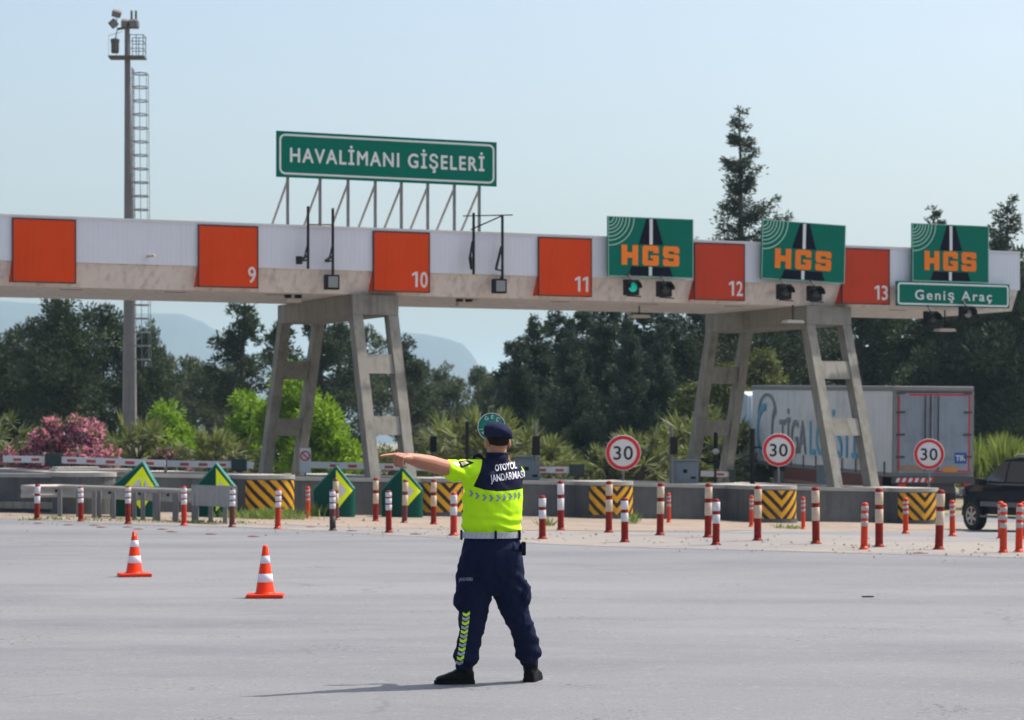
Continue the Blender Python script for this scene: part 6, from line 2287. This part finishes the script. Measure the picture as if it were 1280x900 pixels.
def person():
    head = Vector((0.053, 0.02, 1.655))
    HY = R(20)
    fh = Vector((-math.sin(HY), math.cos(HY), 0))
    rh = Vector((math.cos(HY), math.sin(HY), 0))
    tw = Vector((-math.sin(TY), math.cos(TY), 0))       # chest direction
    tl = Vector((-math.cos(TY), -math.sin(TY), 0))      # his left
    SLf = Vector((0.027, 0, 1.455)) + tl * 0.175
    SRt = Vector((0.027, 0, 1.435)) - tl * 0.150
    y_of = lambda x: SLf.y + 0.72 * (x - SLf.x)
    el = Vector((-0.400, y_of(-0.400), 1.508))
    wr = Vector((-0.548, y_of(-0.548), 1.546))
    # ---------------- body, one continuous surface
    b = MB()
    ellip(b, head + Vector((0, 0, 0.02)), (0.076, 0.096, 0.105), HY)
    ellip(b, head + fh * 0.028 + Vector((0, 0, -0.055)), (0.060, 0.070, 0.068), HY)
    ellip(b, head + fh * 0.088 + Vector((0, 0, -0.095)), (0.024, 0.018, 0.02), HY)
    ellip(b, head + fh * 0.102 + Vector((0, 0, -0.018)), (0.013, 0.020, 0.024), HY)
    ellip(b, head + fh * 0.096 + Vector((0, 0, -0.062)), (0.024, 0.010, 0.008), HY)
    ellip(b, head + fh * 0.085 + Vector((0, 0, 0.022)), (0.05, 0.014, 0.010), HY)
    for s in (-1, 1):
        ellip(b, head + rh * (0.083 * s) - fh * 0.006 + Vector((0, 0, -0.012)), (0.012, 0.021, 0.034), HY - 0.35 * s)
    limb(b, [(0.045, -0.01, 1.46), (0.055, 0.0, 1.56), (0.055, 0.01, 1.62)], [0.068, 0.062, 0.06])
    oloft(b, [(0.02, 0, 0.95, 0.16, 0.12), (0.02, 0, 1.1, 0.17, 0.125), (0.025, 0, 1.3, 0.18, 0.115), (0.027, 0, 1.42, 0.17, 0.095), (0.03, 0, 1.50, 0.10, 0.07), (0.045, 0, 1.53, 0.06, 0.055)], yaw=TY)
    limb(b, [SLf, (-0.285, y_of(-0.285), 1.473), el, (-0.475, y_of(-0.475), 1.527), wr], [0.064, 0.056, 0.056, 0.048, 0.035])
    ellip(b, el + Vector((0.0, 0.03, -0.022)), (0.034, 0.030, 0.036))
    ellip(b, Vector((-0.455, y_of(-0.455), 1.512)), (0.055, 0.040, 0.040))
    relb = SRt + tw * 0.24 + Vector((-0.01, 0, -0.17))
    rwr = Vector((0.135, 0.40, 1.425))
    limb(b, [SRt, relb, rwr], [0.06, 0.05, 0.03])
    limb(b, [(-0.07, 0, 0.95), (-0.105, 0, 0.52), (-0.158, 0, 0.14)], [0.10, 0.07, 0.040])
    limb(b, [(0.10, 0, 0.95), (0.175, 0.06, 0.52), (0.272, 0.16, 0.14)], [0.10, 0.07, 0.040])
    # left hand: pointing index, three fingers folded down, thumb on the far side
    e1 = (wr - el)
    e1.z *= 0.25
    e1.normalize()
    e2 = Vector((-e1.y, e1.x, 0)).normalized()
    if e2.y > 0:
        e2 = -e2
    e2 = (e2 + Vector((0, 0, -0.30))).normalized()       # towards the little finger, nearer the lens
    dn = Vector((0, 0, -1))
    kn = []
    for i, (o2, ln, rr) in enumerate(((-0.036, 0.092, 0.0155), (-0.012, 0.086, 0.016), (0.013, 0.074, 0.0155), (0.037, 0.060, 0.0145))):
        k = wr + e1 * ln + e2 * o2 + Vector((0, 0, 0.004))
        kn.append(k)
        limb(b, [wr + e2 * o2 * 0.45 - e1 * 0.01, wr + e1 * ln * 0.5 + e2 * o2 * 0.8 + Vector((0, 0, 0.005)), k], [0.026, 0.022, rr], 12)
    limb(b, [kn[0], kn[0] + e1 * 0.045 + dn * 0.004, kn[0] + e1 * 0.075 + dn * 0.008, kn[0] + e1 * 0.100 + dn * 0.013], [0.0135, 0.0115, 0.0102, 0.008], 12)
    for i, L_ in ((1, 1.0), (2, 0.95), (3, 0.80)):
        a = kn[i]
        p1 = a + (e1 * 0.006 + dn * 0.050) * L_
        p2 = p1 + (e1 * -0.018 + dn * 0.016) * L_
        p3 = p2 + (e1 * -0.020 + dn * -0.010) * L_
        limb(b, [a, p1, p2, p3], [0.0118, 0.0108, 0.0098, 0.0085], 12)
    tb = wr + e1 * 0.028 - e2 * 0.026 + dn * 0.006
    limb(b, [tb, tb + e1 * 0.035 - e2 * 0.010 + dn * 0.014, tb + e1 * 0.062 - e2 * 0.002 + dn * 0.030], [0.015, 0.0115, 0.008], 12)
    # right hand: fingers closed round the paddle handle
    ha, hb = Vector((0.112, 0.42, 1.475)), Vector((0.052, 0.42, 1.645))
    ax = (hb - ha).normalized()
    hc = ha + ax * 0.03
    back = Vector((ax.z, 0, -ax.x))                     # to the right of the handle
    fwd = Vector((0, 1, 0))
    limb(b, [rwr, hc + back * 0.028 - ax * 0.03], [0.028, 0.028], 12)
    for i in range(4):
        q = hc + ax * (0.021 * i - 0.025)
        rr = (0.0095, 0.0105, 0.0105, 0.0098)[i]
        limb(b, [q + back * 0.034, q + back * 0.024 + fwd * 0.026, q - back * 0.010 + fwd * 0.030, q - back * 0.024 + fwd * 0.006, q - back * 0.016 - fwd * 0.012], [0.014, rr, rr, rr * 0.92, rr * 0.8], 12)
    limb(b, [hc + back * 0.02 - fwd * 0.012 + ax * 0.02, hc + back * 0.008 - fwd * 0.024 + ax * 0.045, hc - back * 0.014 - fwd * 0.020 + ax * 0.056], [0.014, 0.011, 0.0085], 12)
    bd = link('body', remesh(b, 'body', 0.0034, 3, 0.4), 'skin', per)
    for s in (-1, 1):
        m = MB()
        ellip(m, head + fh * 0.088 + rh * (0.031 * s) + Vector((0, 0, 0.004)), (0.012, 0.010, 0.009), HY)
        m.build('eye', 'band_white', per)
    # hair under the beret
    m = MB()
    ellip(m, head - fh * 0.014 + Vector((0, 0, 0.034)), (0.080, 0.093, 0.098), HY)
    hm_ = remesh(m, 'hair', 0.006, 2)
    displace(hm_, lambda c, n_: 0.0022 * noise.noise(c * 160) - (0.010 if c.z < 1.585 else 0))
    link('hair', hm_, 'hair', per)
    # beret
    m = MB()
    tilt = Matrix.Rotation(R(10), 3, 'Y')
    ellip(m, (0.052, 0.012, 1.735), (0.094, 0.110, 0.055), rot=tilt)
    ellip(m, (0.100, -0.012, 1.718), (0.062, 0.088, 0.044), rot=Matrix.Rotation(R(26), 3, 'Y'))
    ellip(m, (0.128, -0.02, 1.697), (0.030, 0.05, 0.024), rot=Matrix.Rotation(R(30), 3, 'Y'))
    oloft(m, [(0.050, 0.008, 1.690, 0.083, 0.102), (0.050, 0.008, 1.725, 0.086, 0.104)], yaw=HY)
    bm_ = remesh(m, 'beret', 0.0045, 7)
    displace(bm_, lambda c, n_: 0.0035 * noise.noise(Vector((c.x * 22, c.y * 16, c.z * 30))) + 0.0012 * noise.noise(c * 60))
    link('beret', bm_, 'beret', per)
    # ---------------- vest (shirt)
    v = MB()
    oloft(v, [(0.016, 0, 1.030, 0.188, 0.148), (0.016, 0, 1.055, 0.203, 0.158), (0.018, 0, 1.12, 0.210, 0.160), (0.020, 0, 1.20, 0.212, 0.155), (0.022, 0, 1.30, 0.214, 0.145), (0.026, 0, 1.38, 0.212, 0.132), (0.028, 0, 1.44, 0.200, 0.118), (0.032, 0, 1.485, 0.160, 0.098), (0.040, 0, 1.52, 0.105, 0.085), (0.048, 0, 1.548, 0.078, 0.078), (0.052, 0, 1.578, 0.072, 0.075)], n=40, yaw=TY)
    limb(v, [SLf - tl * 0.07 + Vector((0, 0, -0.005)), SLf + Vector((0, 0, 0.0)), Vector((-0.215, y_of(-0.215), 1.458)), Vector((-0.262, y_of(-0.262), 1.462))], [0.088, 0.086, 0.078, 0.073], 22)
    limb(v, [SRt + tl * 0.07, SRt, SRt + tw * 0.14 + Vector((0.0, 0, -0.10))], [0.088, 0.086, 0.074], 22)
    limb(v, [SLf - tl * 0.02 + Vector((0, 0, -0.06)), Vector((-0.16, -0.02, 1.30))], [0.05, 0.02], 16)
    vm = remesh(v, 'vest', 0.0048, 7)
    def vw(c, n_):
        low = max(0, 1 - (c.z - 1.04) / 0.16)
        arm = max(0, min(1, (-0.12 - c.x) / 0.05))
        d = 0.0085 * low * math.sin(c.z * 95 + 3.0 * noise.noise(Vector((c.x * 7, c.y * 7, c.z * 4))))
        d += 0.007 * noise.noise(Vector((c.x * 9, c.y * 9, c.z * 16 + c.x * 14)))
        d += arm * 0.006 * math.sin((c.x * 60 + c.z * 40) + 4 * noise.noise(c * 9))
        diag = max(0, 1 - abs((c.z - 1.33) - (c.x + 0.15) * 0.9) / 0.18)
        d += 0.005 * diag * math.sin((c.x * 0.7 - c.z) * 75 + 2 * noise.noise(c * 6))
        return d
    displace(vm, vw)
    n = len(vm.vertices)
    co = np.zeros(n * 3, dtype=np.float32)
    vm.vertices.foreach_get('co', co)
    co = co.reshape(-1, 3)
    x, z = co[:, 0], co[:, 2]
    zlow = np.interp(x, [-0.11, -0.03, 0.055, 0.14, 0.245], [1.352, 1.328, 1.318, 1.322, 1.336])
    xleft = np.interp(z, [1.33, 1.36, 1.40, 1.45, 1.50, 1.54, 1.6], [-0.118, -0.105, -0.085, -0.063, -0.052, -0.050, -0.06])
    sd = np.minimum(z - zlow, x - xleft)
    xpip = np.interp(z, [1.437, 1.513, 1.573], [0.240, 0.214, 0.150])
    sd = np.where(z > 1.437, np.minimum(sd, np.abs(x - xpip) - 0.006), sd)
    sd = np.maximum(sd, z - 1.535)
    a = vm.attributes.new('yoke', 'FLOAT', 'POINT')
    a.data.foreach_set('value', sd)
    m = bpy.data.materials.new('vest_fabric')
    m.use_nodes = True
    nt = m.node_tree
    bs = nt.nodes['Principled BSDF']
    bs.inputs['Roughness'].default_value = 0.8
    bs.inputs['Specular IOR Level'].default_value = 0.15
    at_ = nt.nodes.new('ShaderNodeAttribute')
    at_.attribute_name = 'yoke'
    gt = nt.nodes.new('ShaderNodeMath')
    gt.operation = 'GREATER_THAN'
    gt.inputs[1].default_value = 0.0
    nt.links.new(at_.outputs['Fac'], gt.inputs[0])
    mx = nt.nodes.new('ShaderNodeMix')
    mx.data_type = 'RGBA'
    nt.links.new(gt.outputs[0], mx.inputs['Factor'])
    mx.inputs['A'].default_value = (0.50, 0.86, 0.012, 1)
    mx.inputs['B'].default_value = (0.008, 0.011, 0.032, 1)
    nt.links.new(mx.outputs['Result'], bs.inputs['Base Color'])
    tc = nt.nodes.new('ShaderNodeTexCoord')
    nn = nt.nodes.new('ShaderNodeTexNoise')
    nn.inputs['Scale'].default_value = 220
    nt.links.new(tc.outputs['Object'], nn.inputs['Vector'])
    bp = nt.nodes.new('ShaderNodeBump')
    bp.inputs['Strength'].default_value = 0.15
    bp.inputs['Distance'].default_value = 0.004
    nt.links.new(nn.outputs['Fac'], bp.inputs['Height'])
    nt.links.new(bp.outputs[0], bs.inputs['Normal'])
    MATS['vest_fabric'] = m
    vest = link('vest', vm, 'vest_fabric', per)
    # collar
    m = MB()
    oloft(m, [(0.050, 0.0, 1.535, 0.080, 0.080), (0.053, 0.0, 1.575, 0.075, 0.078), (0.055, 0.002, 1.582, 0.070, 0.073)], yaw=TY)
    cm_ = remesh(m, 'collar', 0.005, 3)
    link('collar', cm_, 'navy', vest)
    # ---------------- trousers
    t = MB()
    oloft(t, [(0.016, 0, 1.035, 0.182, 0.142), (0.015, 0, 0.98, 0.194, 0.150), (0.014, -0.004, 0.90, 0.208, 0.164), (0.013, -0.006, 0.82, 0.212, 0.168), (0.016, 0, 0.74, 0.200, 0.15), (0.022, 0, 0.66, 0.15, 0.11), (0.024, 0, 0.61, 0.08, 0.08)], n=36, yaw=R(12))
    limb(t, [(-0.088, -0.005, 0.84), (-0.098, 0, 0.62), (-0.112, 0.012, 0.48), (-0.122, 0.005, 0.36), (-0.146, 0, 0.25), (-0.166, 0, 0.16), (-0.170, 0, 0.135)], [0.124, 0.116, 0.100, 0.084, 0.080, 0.086, 0.070], 24)
    limb(t, [(0.105, 0.0, 0.84), (0.138, 0.03, 0.62), (0.178, 0.065, 0.48), (0.226, 0.095, 0.37), (0.258, 0.12, 0.26), (0.268, 0.14, 0.185), (0.268, 0.15, 0.165)], [0.124, 0.114, 0.098, 0.083, 0.081, 0.090, 0.072], 24)
    ellip(t, (-0.188, -0.015, 0.69), (0.045, 0.085, 0.115))
    ellip(t, (-0.196, -0.015, 0.575), (0.050, 0.085, 0.078))
    ellip(t, (0.242, 0.02, 0.61), (0.042, 0.080, 0.10))
    ellip(t, (-0.070, -0.085, 0.85), (0.115, 0.075, 0.15))
    ellip(t, (0.095, -0.075, 0.85), (0.115, 0.075, 0.15))
    tm = remesh(t, 'trousers', 0.005, 8)
    def tw_(c, n_):
        leg = max(0, min(1, (0.72 - c.z) / 0.2))
        w_ = noise.noise(Vector((c.x * 5 + 3, c.y * 5, c.z * 4)))
        d = 0.012 * leg * (abs(noise.noise(Vector((c.x * 7, c.y * 7 + 5, c.z * 13 + c.x * 9)))) - 0.2)
        d += 0.0075 * math.sin(c.z * 62 + c.x * 22 + 6 * w_) * max(0, min(1, (0.42 - c.z) / 0.18))
        d += 0.012 * (abs(noise.noise(Vector((c.x * 10 - c.z * 8, c.y * 6, c.z * 6)))) - 0.22)
        def ridge(v):
            return max(0.0, 1 - 2.6 * abs(noise.noise(v))) ** 2
        sx_ = c.x - 0.02
        th = max(0, min(1, (0.80 - c.z) / 0.12)) * max(0, min(1, (c.z - 0.30) / 0.1))
        d += 0.010 * th * (ridge(Vector((sx_ * 6 + abs(sx_) * 8, c.y * 5, c.z * 9 - abs(sx_) * 10))) - 0.25)
        lo = max(0, min(1, (0.46 - c.z) / 0.12))
        d += 0.007 * lo * (ridge(Vector((c.x * 5, c.y * 5, c.z * 12 + c.x * 6 + 9))) - 0.25)
        d += 0.004 * (ridge(Vector((c.x * 12 + 5, c.y * 12, c.z * 10))) - 0.2)
        seat = math.exp(-((c.x - 0.02) / 0.03) ** 2) * max(0, min(1, (0.92 - c.z) / 0.1)) * max(0, min(1, (c.z - 0.66) / 0.08)) * (1 if c.y < 0 else 0)
        d *= 0.72
        d -= 0.012 * seat
        cr = max(0, 1 - abs(c.z - 0.70) / 0.13)
        d += 0.006 * cr * math.sin((c.x - 0.02) * (70 if c.x > 0.02 else -70) + c.z * 55 + 3 * w_)
        return d
    displace(tm, tw_)
    tro = link('trousers', tm, 'trouser', per)
    # ---------------- boots
    def boot(nm, ankle, direc, ln, heel):
        d = Vector(direc).normalized()
        sdv = Vector((-d.y, d.x, 0))
        c0 = Vector((ankle[0], ankle[1], 0)) - d * heel
        bt = MB()
        prof = [(0.0, 0.034, 0.085), (0.03, 0.042, 0.105), (0.08, 0.044, 0.115), (0.13, 0.044, 0.105), (0.18, 0.049, 0.082), (0.23, 0.051, 0.066), (0.27, 0.045, 0.055), (0.295, 0.030, 0.040)]
        vs, fs = [], []
        k = 14
        for (q, w_, hh) in prof:
            for i in range(k):
                a = 2 * math.pi * i / k
                zz_ = 0.018 + (hh - 0.018) * (0.5 + 0.5 * math.sin(a)) if math.sin(a) > -0.2 else 0.018
                ww = w_ * math.copysign(abs(math.cos(a)) ** 0.7, math.cos(a))
                vs.append(c0 + d * (q * ln / 0.295) + sdv * ww + Vector((0, 0, zz_)))
        for i in range(len(prof) - 1):
            for j in range(k):
                fs.append((i * k + j, i * k + (j + 1) % k, (i + 1) * k + (j + 1) % k, (i + 1) * k + j))
        fs += [tuple(range(k)), tuple((len(prof) - 1) * k + j for j in range(k))]
        bt.add(vs, fs, 0, True)
        limb(bt, [Vector((ankle[0], ankle[1], 0.25)), Vector((ankle[0], ankle[1], 0.09))], [0.058, 0.053], 16)
        me = remesh(bt, nm, 0.005, 5)
        displace(me, lambda c, n_: 0.0028 * noise.noise(c * 34))
        bo = link(nm, me, 'boot', per)
        so = MB()
        pl = [(q * ln / 0.295 - (0.004 if i == 0 else 0), w_ + 0.004) for i, (q, w_, hh) in enumerate(prof)]
        out = [c0 + d * q + sdv * w_ for q, w_ in pl] + [c0 + d * (ln + 0.012)] + [c0 + d * q - sdv * w_ for q, w_ in reversed(pl)]
        so.plan([(p.x, p.y) for p in out], 0.001, 0.026)
        so.build('boot_sole', 'boot_sole', bo)
    boot('boot', (-0.165, 0.0), (-0.985, -0.12, 0), 0.262, 0.058)
    boot('boot', (0.280, 0.165), (0.20, 0.98, 0), 0.285, 0.06)
    # ---------------- belt with reflective checks
    def ringpt(t_, z, off):
        a, b_ = 0.196 + off, 0.152 + off
        cy, sy = math.cos(R(18)), math.sin(R(18))
        u, w_ = a * math.cos(t_), b_ * math.sin(t_)
        return Vector((0.016 + u * cy - w_ * sy, u * sy + w_ * cy, z))
    mm = MB()
    k = 72
    for i in range(k):
        t0, t1 = 2 * math.pi * i / k, 2 * math.pi * (i + 1) / k
        mid = (ringpt(t0, 0, 0) + ringpt(t1, 0, 0)) / 2
        mm.add([ringpt(t0, 0.998, 0.010), ringpt(t1, 0.998, 0.010), ringpt(t1, 1.040, 0.010), ringpt(t0, 1.040, 0.010), ringpt(t0, 0.998, -0.01), ringpt(t1, 0.998, -0.01), ringpt(t1, 1.040, -0.01), ringpt(t0, 1.040, -0.01)],
               [(0, 1, 2, 3), (3, 2, 6, 7), (0, 4, 5, 1)], 0)
    belt = mm.build('belt', 'belt_grey', per)
    ck = MB()
    for i in range(0, k, 2):
        t0, t1, dt = 2 * math.pi * i / k, 2 * math.pi * (i + 1) / k, 2 * math.pi / k * 0.8
        ck.add([ringpt(t0, 1.000, 0.0125), ringpt(t1, 1.000, 0.0125), ringpt(t1 + dt, 1.038, 0.0125), ringpt(t0 + dt, 1.038, 0.0125)], [(0, 1, 2, 3)])
    ck.build('check_pattern', 'reflective_grey', belt)
    lp = MB()
    for px in (575, 620, 649.5):
        xx = lx(px)
        best = min((ringpt(2 * math.pi * i / 720, 1.018, 0.016) for i in range(720)), key=lambda q: abs(q.x - xx) + (10 if q.y > 0.02 else 0))
        lp.box((best.x - 0.008, best.y - 0.012, 0.985), (best.x + 0.008, best.y + 0.012, 1.052), bev=0.003)
    lp.build('belt_loop', 'navy', belt)
    MB().box((lx(653.5) - 0.012, 0.0, 0.875), (lx(653.5) + 0.022, 0.07, 0.97), bev=0.012).build('belt_pouch', 'boot', per)
    # ---------------- things sewn or printed on, laid onto the cloth along the view line
    dg = bpy.context.evaluated_depsgraph_get()
    bv = BVHTree.FromPolygons([v_.co.copy() for v_ in vm.vertices], [tuple(p.vertices) for p in vm.polygons])
    bt_ = BVHTree.FromPolygons([v_.co.copy() for v_ in tm.vertices], [tuple(p.vertices) for p in tm.polygons])
    eye = Vector((-PO.x, -PO.y, EYE))
    def lay(name, me, mname, tree_, parent, off=0.0035, sub=1):
        """me holds photo pixels in x, -y; every point is laid on the cloth"""
        bm = bmesh.new()
        bm.from_mesh(me)
        bmesh.ops.triangulate(bm, faces=bm.faces)
        for _ in range(sub):
            ed = [e for e in bm.edges if e.calc_length() > 1.6]
            if ed:
                bmesh.ops.subdivide_edges(bm, edges=ed, cuts=1)
                bmesh.ops.triangulate(bm, faces=bm.faces)
        for v_ in bm.verts:
            d = Vector(((v_.co.x - 640) / FPX, 1.0, (HOR + v_.co.y) / FPX)).normalized()
            hit, nrm, idx, dist = tree_.ray_cast(eye, d)
            if hit is None:
                hit = eye + d * 17.4
                nrm = -d
            v_.co = hit + nrm * off
        bm.to_mesh(me)
        bm.free()
        return link(name, me, mname, parent)
    def flatmesh(polys):
        me = bpy.data.meshes.new('flat')
        vs, fs = [], []
        for pl in polys:
            fs.append(tuple(range(len(vs), len(vs) + len(pl))))
            vs += [(p[0], -p[1], 0) for p in pl]
        me.from_pydata(vs, [], fs)
        return me
    def word(body, cx, cy, w_, h_, rot, mname, tree_, parent, bold=0.012, sub=2):
        me = text_mesh(body, h_, w_, bold, 1.02)
        c_, s_ = math.cos(rot), math.sin(rot)
        for v_ in me.vertices:
            X, Y = v_.co.x, v_.co.y
            v_.co = (cx + X * c_ - Y * s_, -cy + X * s_ + Y * c_, 0)
        return lay('lettering', me, mname, tree_, parent, 0.004, sub)
    word('OTOYOL', 632.0, 583.3, 27, 8.2, R(8), 'letter_white', bv, vest, 0.022)
    word('JANDARMASI', 634.0, 595.3, 42.5, 8.8, R(8), 'letter_white', bv, vest, 0.022)
    ch = []
    for (cx, cy, w_) in ((589.3, 616.8, 5.6), (596.7, 619.8, 6), (605.6, 622, 6.2), (614, 622.8, 6.2), (622.7, 622.6, 6), (630.4, 621.8, 5.6), (637.8, 620.8, 5), (643.8, 619.8, 4.2), (648.9, 618.8, 3.2), (577.6, 614.5, 2.2)):
        hw, hh = w_ / 2, 4.0
        ch.append([(cx - hw, cy - hh), (cx - hw + w_ * 0.5, cy - hh), (cx + hw, cy), (cx - hw + w_ * 0.5, cy + hh), (cx - hw, cy + hh), (cx - hw + w_ * 0.45, cy)])
    lay('chevron_stripe', flatmesh(ch), 'chevron_grey', bv, vest, 0.0032, 2)
    lay('sleeve_patch', flatmesh([[(572.5, 577.2), (584.4, 575.4), (592.5, 578.8), (576.5, 585.2)]]), 'navy', bv, vest, 0.003, 3)
    lay('patch_emblem', flatmesh([[(575.5, 578.2), (582.0, 577.0), (585.5, 579.4), (577.8, 582.8)]]), 'patch_cream', bv, vest, 0.0045, 3)
    lay('patch_badge', flatmesh([[(565.2, 578.2), (571.6, 577.4), (575.2, 581.4), (571.5, 583.8)]]), 'reflective_grey', bv, vest, 0.003, 3)
    lime, grey = [], []
    for i in range(12):
        q = i / 11
        cx, cy = 583.2 + (574.8 - 583.2) * q + 0.9 * math.sin(q * 3.1), 767.5 + (828 - 767.5) * q
        w_, h_ = 4.3, 3.0
        pol = [(cx - w_, cy - h_ + 0.6), (cx, cy - 0.3), (cx + w_, cy - h_ - 0.8), (cx + w_, cy + 0.4), (cx, cy + h_ + 0.4), (cx - w_, cy + 1.4)]
        (lime if i % 2 == 0 else grey).append(pol)
    lay('leg_chevron', flatmesh(lime), 'lime', bt_, tro, 0.004, 2)
    lay('leg_chevron', flatmesh(grey), 'reflective_grey', bt_, tro, 0.004, 2)
    lay('pocket_flap', flatmesh([[(573.5, 703), (596, 705), (597.5, 728.5), (573, 730.5)]]), 'trouser', bt_, tro, 0.010, 3)
    word('JANDARMA', 582.5, 723.8, 17.5, 4.4, R(3), 'pocket_letter', bt_, tro, 0.02).data.vertices
    for o_ in tro.children:
        if o_.name.startswith('lettering'):
            for v_ in o_.data.vertices:
                v_.co.y -= 0.010
    lay('back_pocket_flap', flatmesh([[(583, 677), (607, 679), (608.5, 689), (600, 691.5), (584, 688.5)]]), 'trouser', bt_, tro, 0.008, 3)
    lay('back_pocket_flap', flatmesh([[(641, 678), (655, 680), (656.5, 686), (650, 689), (642, 687)]]), 'trouser', bt_, tro, 0.008, 3)
    # cord loop on the left shoulder
    pts = [Vector((lx(592), -0.06, lz(574.5))), Vector((lx(593), -0.06, lz(570.5))), Vector((lx(597), -0.05, lz(569))), Vector((lx(602), -0.04, lz(571))), Vector((lx(605), -0.03, lz(576)))]
    MB().tube(pts, [0.009, 0.011, 0.012, 0.011, 0.009], 10).build('shoulder_cord', 'navy', per)
    # ---------------- signal paddle, held in the right hand in front of the face
    dc = Vector((lx(614.6) * 17.92 / 17.5 + PO.x * (17.92 / 17.5 - 1), 0.42, EYE + (HOR - 533.5) * 17.92 / FPX))
    pad = thing('signal_paddle', 'round green traffic paddle held up in front of the head', 'paddle', PO + dc)
    m = MB().lathe([(0.098, -0.007), (0.098, 0.007), (0, 0.007)], 44, X=Matrix.Rotation(R(90), 4, 'X'))
    m.lathe([(0, -0.0071), (0.098, -0.007)], 44, X=Matrix.Rotation(R(90), 4, 'X'))
    m.build('paddle_disc', 'paddle_green', pad)
    g = MB()
    ring_prism(g, circle(0.0985, 44), circle(0.0935, 44), -0.010, -0.0075)
    g.build('white_rim', 'sign_white', pad)
    def ch_at(c_, ang, r, inward=False, h_=0.026):
        a = R(ang)
        rot = (a - math.pi / 2) if not inward else (a + math.pi / 2)
        o_ = text_on('lettering', c_, pad, (r * math.cos(a), -0.0085, r * math.sin(a)), h_, None, 'sign_white', 0.02, 1.0, (math.pi / 2, 0, 0), 0.001)
        o_.rotation_euler = (Matrix.Rotation(-rot, 3, 'Y') @ Matrix.Rotation(R(90), 3, 'X')).to_euler()
    for c_, an in zip('GEÇ', (122, 86, 50)):
        ch_at(c_, an, 0.070)
    for i, c_ in enumerate('JANDARMA'):
        ch_at(c_, 192 + i * 22, 0.072, True, 0.020)
    MB().lathe([(0, -0.002), (0.040, -0.002), (0.040, 0.0), (0, 0)], 30, X=Matrix.Translation((0, -0.0075, 0.0)) @ Matrix.Rotation(R(90), 4, 'X')).build('pale_centre', 'marker_edge', pad)
    h0 = ha - ax * 0.06 - dc
    h1 = (Vector((0, 0, 0)) - h0).normalized()
    MB().tube([h0, -h1 * 0.085], 0.014, 12).build('paddle_handle', 'dark_metal', pad)
person()
